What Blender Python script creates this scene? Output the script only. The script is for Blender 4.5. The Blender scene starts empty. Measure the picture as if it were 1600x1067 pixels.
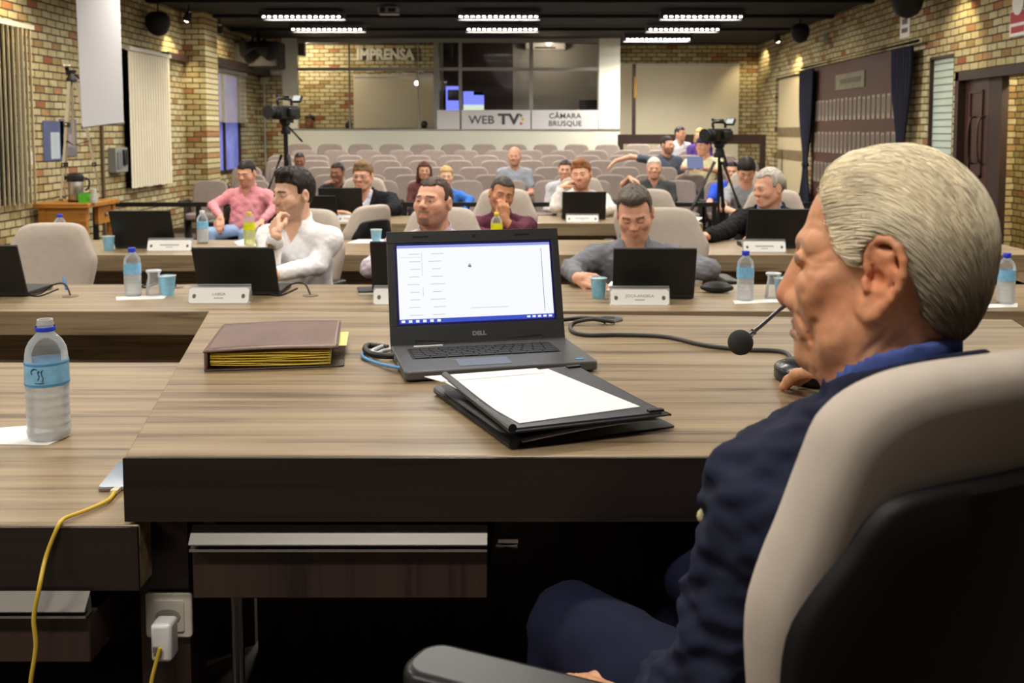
import bpy, math, random
import numpy as np
from mathutils import Vector, Matrix
random.seed(11)
R = math.radians
SC = bpy.context.scene
COL = SC.collection
# ------------------------------------------------------------ camera model
F, CX, CY, PIT, CAMZ = 1600.0, 830.0, 330.0, R(4.4), 1.46


def ray(u, v):
    a, b = (u - CX) / F, -(v - CY) / F
    c, s = math.cos(PIT), math.sin(PIT)
    return Vector((a, c + b * s, -s + b * c))


def P(u, v, d):
    r = ray(u, v)
    return Vector((0, 0, CAMZ)) + r * (d / r.y)


def PZ(u, v, z):
    r = ray(u, v)
    return Vector((0, 0, CAMZ)) + r * ((z - CAMZ) / r.z)


def PX(u, v, x):
    r = ray(u, v)
    return Vector((0, 0, CAMZ)) + r * (x / r.x)


# ------------------------------------------------------------ materials
def C(r, g, b, a=1.0):
    f = lambda c: (c / 255 / 12.92) if c / 255 <= 0.04045 else ((c / 255 + 0.055) / 1.055) ** 2.4
    return (f(r), f(g), f(b), a)


class NT:
    def __init__(self, name):
        self.m = bpy.data.materials.new(name)
        self.m.use_nodes = True
        self.t = self.m.node_tree
        self.t.nodes.clear()
        self.out = self.t.nodes.new('ShaderNodeOutputMaterial')

    def n(self, typ, **kw):
        x = self.t.nodes.new('ShaderNode' + typ)
        for k, v in kw.items():
            if k.startswith('_'):
                setattr(x, k[1:], v)
            else:
                key = int(k[1:]) if k[0] == 'i' and k[1:].isdigit() else k.replace('__', ' ')
                if isinstance(v, bpy.types.NodeSocket):
                    self.t.links.new(v, x.inputs[key])
                else:
                    x.inputs[key].default_value = v
        return x

    def link(self, a, b):
        self.t.links.new(a, b)


MATS = {}


def mat(name, col, rough=0.5, metal=0.0, spec=0.5, noise=0.0, nscale=20.0, bump=0.0, bscale=200.0, emit=0.0, coat=0.0, sheen=0.0):
    if name in MATS:
        return MATS[name]
    t = NT(name)
    b = t.n('BsdfPrincipled')
    b.inputs['Base Color'].default_value = col
    b.inputs['Roughness'].default_value = rough
    b.inputs['Metallic'].default_value = metal
    b.inputs['Specular IOR Level'].default_value = spec
    b.inputs['Coat Weight'].default_value = coat
    b.inputs['Sheen Weight'].default_value = sheen
    tc = t.n('TexCoord')
    if noise:
        nz = t.n('TexNoise', Vector=tc.outputs['Object'], Scale=nscale, Detail=4.0)
        hs = t.n('HueSaturation', Color=col)
        mr = t.n('MapRange', Value=nz.outputs['Fac'], i3=1 - noise, i4=1 + noise)
        mr.inputs[1].default_value, mr.inputs[2].default_value = 0.3, 0.7
        t.link(mr.outputs[0], hs.inputs['Value'])
        t.link(hs.outputs[0], b.inputs['Base Color'])
    if bump:
        nz = t.n('TexNoise', Vector=tc.outputs['Object'], Scale=bscale, Detail=3.0)
        bp = t.n('Bump', Strength=bump, Distance=0.002, Height=nz.outputs['Fac'])
        t.link(bp.outputs[0], b.inputs['Normal'])
    if emit:
        b.inputs['Base Color'].default_value = [c * .04 for c in col[:3]] + [1]
        b.inputs['Emission Color'].default_value = col
        b.inputs['Emission Strength'].default_value = emit
    t.link(b.outputs[0], t.out.inputs[0])
    MATS[name] = t.m
    return t.m


def wood(name, c1, c2, axis=0, rough=0.38, s=1.0, spec=0.5):
    t = NT(name)
    tc = t.n('TexCoord')
    sc = [26 * s, 26 * s, 26 * s]
    sc[axis] = 1.1 * s
    mp = t.n('Mapping', Vector=tc.outputs['Object'], Scale=sc)
    n1 = t.n('TexNoise', Vector=mp.outputs[0], Scale=1.0, Detail=6.0, Roughness=0.62, Distortion=0.4)
    sc2 = [110 * s] * 3
    sc2[axis] = 3.0 * s
    mp2 = t.n('Mapping', Vector=tc.outputs['Object'], Scale=sc2)
    n2 = t.n('TexNoise', Vector=mp2.outputs[0], Scale=1.0, Detail=3.0)
    mx = t.n('Math', _operation='MULTIPLY_ADD', i0=n2.outputs['Fac'], i1=0.3)
    t.link(n1.outputs['Fac'], mx.inputs[2])
    cr = t.n('ValToRGB', Fac=mx.outputs[0])
    e = cr.color_ramp.elements
    e[0].position, e[0].color = 0.48, c2
    e[1].position, e[1].color = 0.82, c1
    m = cr.color_ramp.elements.new(0.62)
    m.color = [(a * 0.6 + b_ * 0.4) for a, b_ in zip(c1, c2)]
    b = t.n('BsdfPrincipled', Roughness=rough)
    b.inputs['Specular IOR Level'].default_value = spec
    t.link(cr.outputs[0], b.inputs['Base Color'])
    bp = t.n('Bump', Strength=0.06, Distance=0.001, Height=n1.outputs['Fac'])
    t.link(bp.outputs[0], b.inputs['Normal'])
    t.link(b.outputs[0], t.out.inputs[0])
    MATS[name] = t.m
    return t.m


def brick(name, plane, w=0.20, h=0.078, tone=1.0):
    """plane 'y': wall in the y-z plane, 'x': wall in the x-z plane"""
    t = NT(name)
    tc = t.n('TexCoord')
    sp = t.n('SeparateXYZ', Vector=tc.outputs['Object'])
    cb = t.n('CombineXYZ', X=sp.outputs['Y' if plane == 'y' else 'X'], Y=sp.outputs['Z'])
    wob = t.n('TexNoise', Vector=cb.outputs[0], Scale=2.5, Detail=3.0)
    va = t.n('VectorMath', _operation='MULTIPLY_ADD', i0=wob.outputs['Color'], i1=(0.02, 0.02, 0), i2=cb.outputs[0])

    def bt(mort, a, b_, m):
        x = t.n('TexBrick', Vector=va.outputs[0], Color1=a, Color2=b_, Mortar=m, Scale=1.0)
        x.inputs['Mortar Size'].default_value = mort
        x.inputs['Mortar Smooth'].default_value = 0.25
        x.inputs['Brick Width'].default_value = w
        x.inputs['Row Height'].default_value = h
        x.inputs['Bias'].default_value = 0.0
        return x
    br = bt(0.0085, (0, 0, 0, 1), (1, 1, 1, 1), (0.5, 0.5, 0.5, 1))
    cr = t.n('ValToRGB', Fac=br.outputs['Color'])
    cr.color_ramp.interpolation = 'LINEAR'
    el = cr.color_ramp.elements
    k = tone
    cols = [(0.0, (150, 116, 70)), (0.07, (180, 162, 112)), (0.3, (196, 184, 138)), (0.6, (208, 198, 158)), (0.90, (190, 174, 124)), (0.965, (178, 136, 90)), (1.0, (160, 92, 62))]
    el[0].position, el[0].color = cols[0][0], [c * k for c in C(*cols[0][1])[:3]] + [1]
    el[1].position, el[1].color = cols[-1][0], [c * k for c in C(*cols[-1][1])[:3]] + [1]
    for p_, c_ in cols[1:-1]:
        z = el.new(p_)
        z.color = [c * k for c in C(*c_)[:3]] + [1]
    nz = t.n('TexNoise', Vector=tc.outputs['Object'], Scale=14.0, Detail=6.0, Roughness=0.7)
    mr = t.n('MapRange', Value=nz.outputs['Fac'], i1=0.3, i2=0.7, i3=0.72, i4=1.16)
    hs = t.n('HueSaturation', Color=cr.outputs[0], Value=mr.outputs[0])
    mo = t.n('Mix', _data_type='RGBA', Factor=br.outputs['Fac'])
    t.link(hs.outputs[0], mo.inputs[6])
    mo.inputs[7].default_value = [c * k for c in C(66, 52, 34)[:3]] + [1]
    b = t.n('BsdfPrincipled', Roughness=0.85)
    t.link(mo.outputs[2], b.inputs['Base Color'])
    hh = t.n('Math', _operation='MULTIPLY_ADD', i0=br.outputs['Fac'], i1=-1.0, i2=nz.outputs['Fac'])
    bp = t.n('Bump', Strength=0.6, Distance=0.012, Height=hh.outputs[0])
    t.link(bp.outputs[0], b.inputs['Normal'])
    t.link(b.outputs[0], t.out.inputs[0])
    MATS[name] = t.m
    return t.m


def clear(name, tint=(1, 1, 1, 1), body=0.12, rough=0.05, bodycol=(0.9, 0.93, 0.95, 1)):
    """thin clear sheet: mostly transparent, a share of faint white body and a fresnel reflection"""
    t = NT(name)
    tr = t.n('BsdfTransparent', Color=tint)
    pr = t.n('BsdfPrincipled', Roughness=rough)
    pr.inputs['Base Color'].default_value = bodycol
    fr = t.n('Fresnel', IOR=1.45)
    ad = t.n('Math', _operation='ADD', i0=fr.outputs[0], i1=body)
    ad.use_clamp = True
    mx = t.n('MixShader', Fac=ad.outputs[0], i1=tr.outputs[0], i2=pr.outputs[0])
    t.link(mx.outputs[0], t.out.inputs[0])
    MATS[name] = t.m
    return t.m


def glass(name, ior=1.45):
    t = NT(name)
    tr = t.n('BsdfTransparent')
    gl = t.n('BsdfGlossy', Roughness=0.02)
    fr = t.n('Fresnel', IOR=ior)
    mx = t.n('MixShader', Fac=fr.outputs[0], i1=tr.outputs[0], i2=gl.outputs[0])
    t.link(mx.outputs[0], t.out.inputs[0])
    MATS[name] = t.m
    return t.m


def attr_mat(name, rough=0.5, noise=0.1, nscale=60.0, bump=0.1, bscale=250.0, sss=0.0, stretch=None, spec=0.4):
    t = NT(name)
    at = t.n('Attribute', _attribute_name='Col')
    tc = t.n('TexCoord')
    vec = tc.outputs['Object']
    if stretch:
        vec = t.n('Mapping', Vector=vec, Scale=stretch).outputs[0]
    nz = t.n('TexNoise', Vector=vec, Scale=nscale, Detail=5.0)
    mr = t.n('MapRange', Value=nz.outputs['Fac'], i1=0.3, i2=0.7, i3=1 - noise, i4=1 + noise)
    hs = t.n('HueSaturation', Color=at.outputs['Color'], Value=mr.outputs[0])
    b = t.n('BsdfPrincipled', Roughness=rough)
    b.inputs['Specular IOR Level'].default_value = spec
    t.link(hs.outputs[0], b.inputs['Base Color'])
    if sss:
        b.inputs['Subsurface Weight'].default_value = sss
        b.inputs['Subsurface Radius'].default_value = (0.012, 0.005, 0.003)
        b.inputs['Subsurface Scale'].default_value = 0.5
    n2 = t.n('TexNoise', Vector=vec, Scale=bscale, Detail=3.0)
    bp = t.n('Bump', Strength=bump, Distance=0.002, Height=n2.outputs['Fac'])
    t.link(bp.outputs[0], b.inputs['Normal'])
    t.link(b.outputs[0], t.out.inputs[0])
    MATS[name] = t.m
    return t.m


# ------------------------------------------------------------ mesh builder
def frame_from(d, up=Vector((0, 0, 1))):
    d = d.normalized()
    if abs(d.dot(up)) > 0.98:
        up = Vector((0, 1, 0))
    a = d.cross(up).normalized()
    b = a.cross(d).normalized()
    return a, b


class MB:
    def __init__(self, T=None):
        self.v, self.f, self.m = [], [], []
        self.T = T

    def add(self, vs, fs, mi=0):
        o = len(self.v)
        if self.T is not None:
            vs = [self.T @ Vector(p) for p in vs]
        self.v += [tuple(p) for p in vs]
        self.f += [tuple(o + i for i in f) for f in fs]
        self.m += [mi] * len(fs)
        return self

    def box(self, lo, hi, mi=0, T=None):
        x0, y0, z0 = lo
        x1, y1, z1 = hi
        vs = [(x0, y0, z0), (x1, y0, z0), (x1, y1, z0), (x0, y1, z0), (x0, y0, z1), (x1, y0, z1), (x1, y1, z1), (x0, y1, z1)]
        if T is not None:
            vs = [T @ Vector(p) for p in vs]
        return self.add(vs, [(0, 3, 2, 1), (4, 5, 6, 7), (0, 1, 5, 4), (1, 2, 6, 5), (2, 3, 7, 6), (3, 0, 4, 7)], mi)

    def cbox(self, c, s, mi=0, T=None):
        return self.box([c[i] - s[i] / 2 for i in range(3)], [c[i] + s[i] / 2 for i in range(3)], mi, T)

    def prism(self, poly, z0, z1, mi=0, T=None):
        n = len(poly)
        vs = [(x, y, z0) for x, y in poly] + [(x, y, z1) for x, y in poly]
        if T is not None:
            vs = [T @ Vector(p) for p in vs]
        fs = [tuple(reversed(range(n))), tuple(range(n, 2 * n))] + [(i, (i + 1) % n, n + (i + 1) % n, n + i) for i in range(n)]
        return self.add(vs, fs, mi)

    def tube(self, pts, r, n=8, mi=0, caps=True, squash=1.0):
        pts = [Vector(p) for p in pts]
        rs = r if isinstance(r, (list, tuple)) else [r] * len(pts)
        vs, fs = [], []
        a = None
        for i, p in enumerate(pts):
            d = (pts[min(i + 1, len(pts) - 1)] - pts[max(i - 1, 0)])
            if d.length < 1e-9:
                d = Vector((0, 0, 1))
            d.normalize()
            if a is None:
                a, b = frame_from(d)
            else:
                a = (a - d * a.dot(d)).normalized()
                b = d.cross(a)
            for k in range(n):
                t = 2 * math.pi * k / n
                vs.append(p + a * math.cos(t) * rs[i] + b * math.sin(t) * rs[i] * squash)
        for i in range(len(pts) - 1):
            for k in range(n):
                k2 = (k + 1) % n
                fs.append((i * n + k, i * n + k2, (i + 1) * n + k2, (i + 1) * n + k))
        if caps:
            fs.append(tuple(reversed(range(n))))
            fs.append(tuple(range((len(pts) - 1) * n, len(pts) * n)))
        return self.add(vs, fs, mi)

    def lathe(self, prof, c=(0, 0, 0), n=24, mi=0, T=None, caps=True):
        vs, fs = [], []
        for r, z in prof:
            for k in range(n):
                t = 2 * math.pi * k / n
                vs.append(Vector((c[0] + r * math.cos(t), c[1] + r * math.sin(t), c[2] + z)))
        if T is not None:
            vs = [T @ p for p in vs]
        for i in range(len(prof) - 1):
            for k in range(n):
                k2 = (k + 1) % n
                fs.append((i * n + k, i * n + k2, (i + 1) * n + k2, (i + 1) * n + k))
        if caps:
            fs.append(tuple(reversed(range(n))))
            fs.append(tuple(range((len(prof) - 1) * n, len(prof) * n)))
        return self.add(vs, fs, mi)

    def ball(self, c, r, n=16, mi=0, T=None):
        rr = r if isinstance(r, (list, tuple)) else (r, r, r)
        m = n // 2
        vs, fs = [(0, 0, -1)], []
        for i in range(1, m):
            p = math.pi * i / m - math.pi / 2
            for k in range(n):
                t = 2 * math.pi * k / n
                vs.append((math.cos(p) * math.cos(t), math.cos(p) * math.sin(t), math.sin(p)))
        vs.append((0, 0, 1))
        for k in range(n):
            k2 = (k + 1) % n
            fs.append((0, 1 + k2, 1 + k))
            fs.append((len(vs) - 1, 1 + (m - 2) * n + k, 1 + (m - 2) * n + k2))
        for i in range(m - 2):
            for k in range(n):
                k2 = (k + 1) % n
                fs.append((1 + i * n + k, 1 + i * n + k2, 1 + (i + 1) * n + k2, 1 + (i + 1) * n + k))
        vs = [Vector((p[0] * rr[0], p[1] * rr[1], p[2] * rr[2])) for p in vs]
        if T is not None:
            vs = [T @ p for p in vs]
        vs = [p + Vector(c) for p in vs]
        return self.add(vs, fs, mi)

    def grid(self, fn, nu, nv, mi=0, closed=False):
        vs = [fn(i / (nu - (0 if closed else 1)), j / (nv - 1)) for j in range(nv) for i in range(nu)]
        fs = []
        for j in range(nv - 1):
            for i in range(nu if closed else nu - 1):
                i2 = (i + 1) % nu
                fs.append((j * nu + i, j * nu + i2, (j + 1) * nu + i2, (j + 1) * nu + i))
        return self.add(vs, fs, mi)

    def build(self, name, mats, parent=None, smooth=None, bevel=0.0, segs=2, solid=0.0, subsurf=0):
        me = bpy.data.meshes.new(name)
        me.from_pydata(self.v, [], self.f)
        if not isinstance(mats, (list, tuple)):
            mats = [mats]
        for m in mats:
            me.materials.append(m)
        if len(mats) > 1:
            me.polygons.foreach_set('material_index', self.m)
        me.update()
        if smooth is not None:
            me.shade_smooth()
            me.set_sharp_from_angle(angle=R(smooth))
        o = bpy.data.objects.new(name, me)
        COL.objects.link(o)
        if parent is not None:
            o.parent = parent
        if solid:
            s = o.modifiers.new('solid', 'SOLIDIFY')
            s.thickness = solid
            s.offset = 0
        if bevel:
            b = o.modifiers.new('bevel', 'BEVEL')
            b.width = bevel
            b.segments = segs
            b.limit_method = 'ANGLE'
            b.angle_limit = R(40)
            if smooth is None:
                me.shade_smooth()
                me.set_sharp_from_angle(angle=R(50))
        if subsurf:
            s = o.modifiers.new('sub', 'SUBSURF')
            s.levels = s.render_levels = subsurf
        return o


def tag(o, label=None, cat=None, group=None, kind=None):
    if label:
        o['label'] = label
    if cat:
        o['category'] = cat
    if group:
        o['group'] = group
    if kind:
        o['kind'] = kind
    return o


def thing(name, label, cat, loc=(0, 0, 0), rz=0.0, group=None):
    o = bpy.data.objects.new(name, None)
    COL.objects.link(o)
    o.location = loc
    o.rotation_euler = (0, 0, rz)
    o.empty_display_size = 0.05
    return tag(o, label, cat, group)


def copy_tree(o, parent=None):
    c = o.copy()
    COL.objects.link(c)
    if parent is not None:
        c.parent = parent
    for ch in list(o.children):
        copy_tree(ch, c)
    return c


def struct(name, mb, mats, label=None, cat=None, parent=None, **kw):
    o = mb.build(name, mats, parent, **kw)
    if parent is None:
        tag(o, label, cat, None, 'structure')
    return o


def text(name, s, size, mats, parent, M, extrude=0.001, thick=0.0, xscale=1.0, align='CENTER', space=1.0):
    cu = bpy.data.curves.new(name, 'FONT')
    cu.body = s
    cu.size = size
    cu.extrude = extrude
    cu.offset = thick
    cu.align_x = align
    cu.align_y = 'CENTER'
    cu.space_character = space
    cu.resolution_u = 3
    to = bpy.data.objects.new(name + '_tmp', cu)
    COL.objects.link(to)
    dg = bpy.context.evaluated_depsgraph_get()
    me = bpy.data.meshes.new_from_object(to.evaluated_get(dg))
    bpy.data.objects.remove(to)
    bpy.data.curves.remove(cu)
    me.name = name
    me.transform(Matrix.Diagonal((xscale, 1, 1, 1)))
    me.transform(M)
    me.materials.clear()
    me.materials.append(mats)
    o = bpy.data.objects.new(name, me)
    COL.objects.link(o)
    if parent is not None:
        o.parent = parent
    return o


def smooth_path(pts, n=8):
    pts = [Vector(p) for p in pts]
    out = []
    for i in range(len(pts) - 1):
        p0, p1, p2, p3 = pts[max(i - 1, 0)], pts[i], pts[i + 1], pts[min(i + 2, len(pts) - 1)]
        for k in range(n):
            t = k / n
            out.append(0.5 * ((2 * p1) + (p2 - p0) * t + (2 * p0 - 5 * p1 + 4 * p2 - p3) * t * t + (3 * p1 - p0 - 3 * p2 + p3) * t ** 3))
    out.append(pts[-1])
    return out


def rrect(w, h, r, n=5):
    pts = []
    for cx, cy, a0 in ((w / 2 - r, h / 2 - r, 0), (-w / 2 + r, h / 2 - r, 90), (-w / 2 + r, -h / 2 + r, 180), (w / 2 - r, -h / 2 + r, 270)):
        for k in range(n + 1):
            a = R(a0 + 90 * k / n)
            pts.append((cx + r * math.cos(a), cy + r * math.sin(a)))
    return pts


# upright plate: local x -> x, local y -> z, thickness along -y (faces the camera at rz = 0)
UP = Matrix(((1, 0, 0, 0), (0, 0, -1, 0), (0, 1, 0, 0), (0, 0, 0, 1)))


def sym(t, *a):
    return [t(*a)]


# ------------------------------------------------------------ signed distance bodies
def _n(p):
    return np.sqrt((p * p).sum(-1))


def s_cap(p, a, b, ra, rb=None):
    rb = ra if rb is None else rb
    a, b = np.asarray(a, np.float32), np.asarray(b, np.float32)
    ba = b - a
    pa = p - a
    h = np.clip((pa @ ba) / max(float(ba @ ba), 1e-9), 0, 1)
    return _n(pa - h[:, None] * ba) - (ra + (rb - ra) * h)


def s_ell(p, c, r, M=None):
    q = p - np.asarray(c, np.float32)
    if M is not None:
        q = q @ M
    r = np.asarray(r, np.float32)
    k0 = _n(q / r)
    k1 = _n(q / (r * r))
    return k0 * (k0 - 1) / np.maximum(k1, 1e-6)


def s_sph(p, c, r):
    return _n(p - np.asarray(c, np.float32)) - r


def smin(a, b, k):
    h = np.maximum(k - np.abs(a - b), 0) / k
    return np.minimum(a, b) - h * h * k * 0.25


def smax(a, b, k):
    return -smin(-a, -b, k)


def s_line(p, pts, r):
    d = None
    for i in range(len(pts) - 1):
        x = s_cap(p, pts[i], pts[i + 1], r)
        d = x if d is None else np.minimum(d, x)
    return d


def mesh_sdf(f, lo, hi, h, margin=0.03):
    """surface nets on a block-sparse grid -> vertices, quads"""
    lo, hi = np.array(lo, np.float64), np.array(hi, np.float64)
    B = 6
    nb = np.maximum(np.ceil((hi - lo) / (h * B)).astype(int), 1)
    bx = [lo[i] + (np.arange(nb[i]) + 0.5) * h * B - h * 0.5 for i in range(3)]
    G = np.stack(np.meshgrid(*bx, indexing='ij'), -1).reshape(-1, 3).astype(np.float32)
    dc = f(G)
    act = np.abs(dc) < h * B * 0.95 + margin
    n = nb * B
    D = np.repeat(np.repeat(np.repeat(np.where(dc < 0, -1.0, 1.0).astype(np.float32).reshape(nb), B, 0), B, 1), B, 2)
    ids = np.argwhere(act.reshape(nb))
    off = np.stack(np.meshgrid(*[np.arange(B)] * 3, indexing='ij'), -1).reshape(-1, 3)
    if len(ids):
        idx = (ids[:, None, :] * B + off[None]).reshape(-1, 3)
        pts = (lo + idx * h).astype(np.float32)
        out = np.empty(len(pts), np.float32)
        for s in range(0, len(pts), 400000):
            out[s:s + 400000] = f(pts[s:s + 400000])
        D[idx[:, 0], idx[:, 1], idx[:, 2]] = out
    D[0], D[-1], D[:, 0], D[:, -1], D[:, :, 0], D[:, :, -1] = [np.maximum(q, 1e-4) for q in (D[0], D[-1], D[:, 0], D[:, -1], D[:, :, 0], D[:, :, -1])]
    S = D < 0
    cnt = np.zeros(np.array(S.shape) - 1, np.int8)
    for a in (0, 1):
        for b in (0, 1):
            for c in (0, 1):
                cnt += S[a:S.shape[0] - 1 + a, b:S.shape[1] - 1 + b, c:S.shape[2] - 1 + c]
    cells = np.argwhere((cnt > 0) & (cnt < 8))
    cid = -np.ones(cnt.shape, np.int32)
    cid[tuple(cells.T)] = np.arange(len(cells))
    acc = np.zeros((len(cells), 3))
    num = np.zeros(len(cells))
    for ax in range(3):
        o1, o2 = [i for i in range(3) if i != ax]
        for a in (0, 1):
            for b in (0, 1):
                p0 = cells.copy()
                p0[:, o1] += a
                p0[:, o2] += b
                p1 = p0.copy()
                p1[:, ax] += 1
                d0, d1 = D[tuple(p0.T)], D[tuple(p1.T)]
                m = (d0 < 0) != (d1 < 0)
                t = d0[m] / (d0[m] - d1[m])
                q = p0[m].astype(float)
                q[:, ax] += t
                acc[m] += q
                num[m] += 1
    V = lo + acc / num[:, None] * h
    Q = []
    for ax in range(3):
        o1, o2 = [(1, 2), (2, 0), (0, 1)][ax]
        s0 = [slice(None)] * 3
        s1 = [slice(None)] * 3
        s0[ax] = slice(0, -1)
        s1[ax] = slice(1, None)
        A, Bm = S[tuple(s0)], S[tuple(s1)]
        e = np.argwhere(A != Bm)
        e = e[(e[:, o1] > 0) & (e[:, o2] > 0) & (e[:, o1] < S.shape[o1] - 1) & (e[:, o2] < S.shape[o2] - 1)]
        inside = A[tuple(e.T)]

        def cell(d1, d2):
            c = e.copy()
            c[:, o1] += d1
            c[:, o2] += d2
            return cid[tuple(c.T)]
        q = np.stack([cell(-1, -1), cell(0, -1), cell(0, 0), cell(-1, 0)], 1)
        q[~inside] = q[~inside][:, ::-1]
        Q.append(q)
    Q = np.concatenate(Q)
    Q = Q[(Q >= 0).all(1)]
    return V, Q


def np_mesh(name, V, Q, mats, parent=None, col=None, smooth=True):
    me = bpy.data.meshes.new(name)
    me.vertices.add(len(V))
    me.vertices.foreach_set('co', np.asarray(V, np.float32).ravel())
    k = Q.shape[1]
    me.loops.add(len(Q) * k)
    me.loops.foreach_set('vertex_index', Q.astype(np.int32).ravel())
    me.polygons.add(len(Q))
    me.polygons.foreach_set('loop_start', np.arange(0, len(Q) * k, k, dtype=np.int32))
    me.update(calc_edges=True)
    me.validate()
    if col is not None:
        at = me.color_attributes.new('Col', 'FLOAT_COLOR', 'POINT')
        c = np.ones((len(V), 4), np.float32)
        c[:, :3] = col
        at.data.foreach_set('color', c.ravel())
    me.materials.append(mats)
    if smooth:
        me.shade_smooth()
    o = bpy.data.objects.new(name, me)
    COL.objects.link(o)
    if parent is not None:
        o.parent = parent
    return o
# ------------------------------------------------------------ room constants
XL, XR, YB, YG, ZC = -5.05, 4.5, 20.5, 19.2, 3.2
ZR = 0.23          # rostrum floor
WOOD = wood('light_walnut', C(168, 147, 116), C(100, 82, 61))
WOODD = wood('dark_walnut', C(66, 49, 43), C(38, 27, 25), axis=2, s=0.8)
OAK = wood('honey_oak', C(198, 138, 62), C(150, 92, 34))
BRL = brick('brick_side', 'y', tone=.93)
BRB = brick('brick_end', 'x')
M_BLACK = mat('black_ceiling', C(5, 5, 5), 0.9)
M_BLK = mat('black_plastic', C(20, 20, 21), 0.45)
M_BLKM = mat('black_matt', C(12, 12, 12), 0.7)
M_WHITE = mat('white_paint', C(236, 237, 222), 0.6)
M_WPAPER = mat('white_paper', C(240, 240, 238), 0.7)
M_ALU = mat('aluminium', C(122, 118, 112), 0.4, metal=0.15, noise=0.05, nscale=8)
M_STEEL = mat('brushed_steel', C(176, 176, 176), 0.3, metal=1.0)
M_GREYM = mat('grey_mullion', C(150, 150, 142), 0.5)
M_DKBROWN = mat('dark_brown_wood', C(52, 34, 28), 0.5, noise=0.15)
M_REDBROWN = mat('red_brown_panel', C(74, 46, 37), 0.6, noise=0.08)
M_CARPET = mat('floor_grey', C(92, 80, 70), 0.7, noise=0.08, nscale=6)
M_NIGHT = mat('night_pane', C(14, 16, 24), 0.08)
M_GLASS = glass('clear_glass', 1.16)
M_BLUEC = mat('navy_curtain', C(15, 16, 40), 0.85, noise=0.2, nscale=12)
M_CREAM = mat('cream_blind', C(230, 222, 198), 0.75, noise=0.03, nscale=3)


def holes_wall(name, plane, pos, th, a0, a1, z0, z1, holes, m):
    """wall slab with rectangular holes; plane 'y' spans y,z at x=pos..pos+th, plane 'x' spans x,z"""
    b = MB()
    A = sorted({a0, a1, *[h[0] for h in holes], *[h[1] for h in holes]})
    Z = sorted({z0, z1, *[h[2] for h in holes], *[h[3] for h in holes]})
    for i in range(len(A) - 1):
        for j in range(len(Z) - 1):
            ca, cz = (A[i] + A[i + 1]) / 2, (Z[j] + Z[j + 1]) / 2
            if any(h[0] < ca < h[1] and h[2] < cz < h[3] for h in holes):
                continue
            p0, p1 = min(pos, pos + th), max(pos, pos + th)
            if plane == 'y':
                b.box((p0, A[i], Z[j]), (p1, A[i + 1], Z[j + 1]))
            else:
                b.box((A[i], p0, Z[j]), (A[i + 1], p1, Z[j + 1]))
    return struct(name, b, m)


# floor, rostrum, seating tiers
struct('floor', MB().box((XL - .3, -1.5, -0.1), (XR + .3, YB + .3, 0)), M_CARPET)
struct('floor_rostrum', MB().box((-3.6, -1.5, 0), (3.4, 3.1, ZR)), M_CARPET)
struct('ceiling', MB().box((XL - .3, -1.5, ZC), (XR + .3, YB + .3, ZC + .1)), M_BLACK)
for i, y in enumerate((13.55, 15.35, 17.3)):
    struct('trim_%d' % (i + 1), MB().box((XL + .01, y, ZC - .045), (XR - .01, y + .16, ZC)), M_BLACK)

# side walls
WZ0, WZ1 = 0.77, 2.48
winL = [(8.75, 10.2, WZ0, WZ1), (12.75, 14.0, WZ0, WZ1), (16.3, 18.15, WZ0, WZ1)]
holes_wall('wall_left', 'y', XL, -0.25, -1.5, YB + .3, 0, ZC, winL, BRL)
winR = [(16.85, 19.0, 0.35, 2.45), (10.98, 11.66, 0.6, 2.3)]
door = (8.0, 10.90, 0.0, 2.09)
holes_wall('wall_right', 'y', XR, 0.25, -1.5, YB + .3, 0, ZC, winR + [door], BRL)
bwin = (1.75, 4.05, 0.9, 2.72)
holes_wall('wall_back', 'x', YB, 0.25, XL - .3, XR + .3, 0, ZC, [bwin], BRB)
# brick return walls on the left in front of the third window, ledge under the ceiling
b = MB().box((XL, 14.95, 0), (-4.72, 15.55, ZC))
struct('wall_left_return', b, BRB)
struct('trim_4', MB().box((XL, 14.1, 2.47), (XL + .10, 14.95, 2.56)).box((XL, 15.55, 2.5), (XL + .25, 19.1, 2.62)), M_DKBROWN)
struct('wall_left_corner', MB().box((XL, 19.05, 0), (-4.62, 19.25, ZC)), BRB)


def window(n, x, y0, y1, z0, z1, side):
    fr = MB()
    w, t = 0.06, 0.08
    xs = (x + 0.08, x + 0.16) if side > 0 else (x - 0.16, x - 0.08)
    fr.box((xs[0], y0, z0), (xs[1], y1, z0 + w)).box((xs[0], y0, z1 - w), (xs[1], y1, z1))
    ys = [y0, (y0 + y1) / 2 - w / 2, y1 - w]
    for y in ys:
        fr.box((xs[0], y, z0), (xs[1], y + w, z1))
    o = struct('window_%d' % n, fr, M_DKBROWN)
    xm = (xs[0] + xs[1]) / 2
    p = MB().box((xm - .004, y0, z0), (xm + .004, y1, z1)).build('pane', mat('dusk_pane', C(120, 130, 214), .2, emit=.28, noise=.4, nscale=3) if n == 3 else M_NIGHT, o)
    return o


for i, h in enumerate(winL):
    window(i + 1, XL, h[0], h[1], h[2], h[3], -1)
window(4, XR, winR[0][0], winR[0][1], winR[0][2], winR[0][3], 1)
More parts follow.
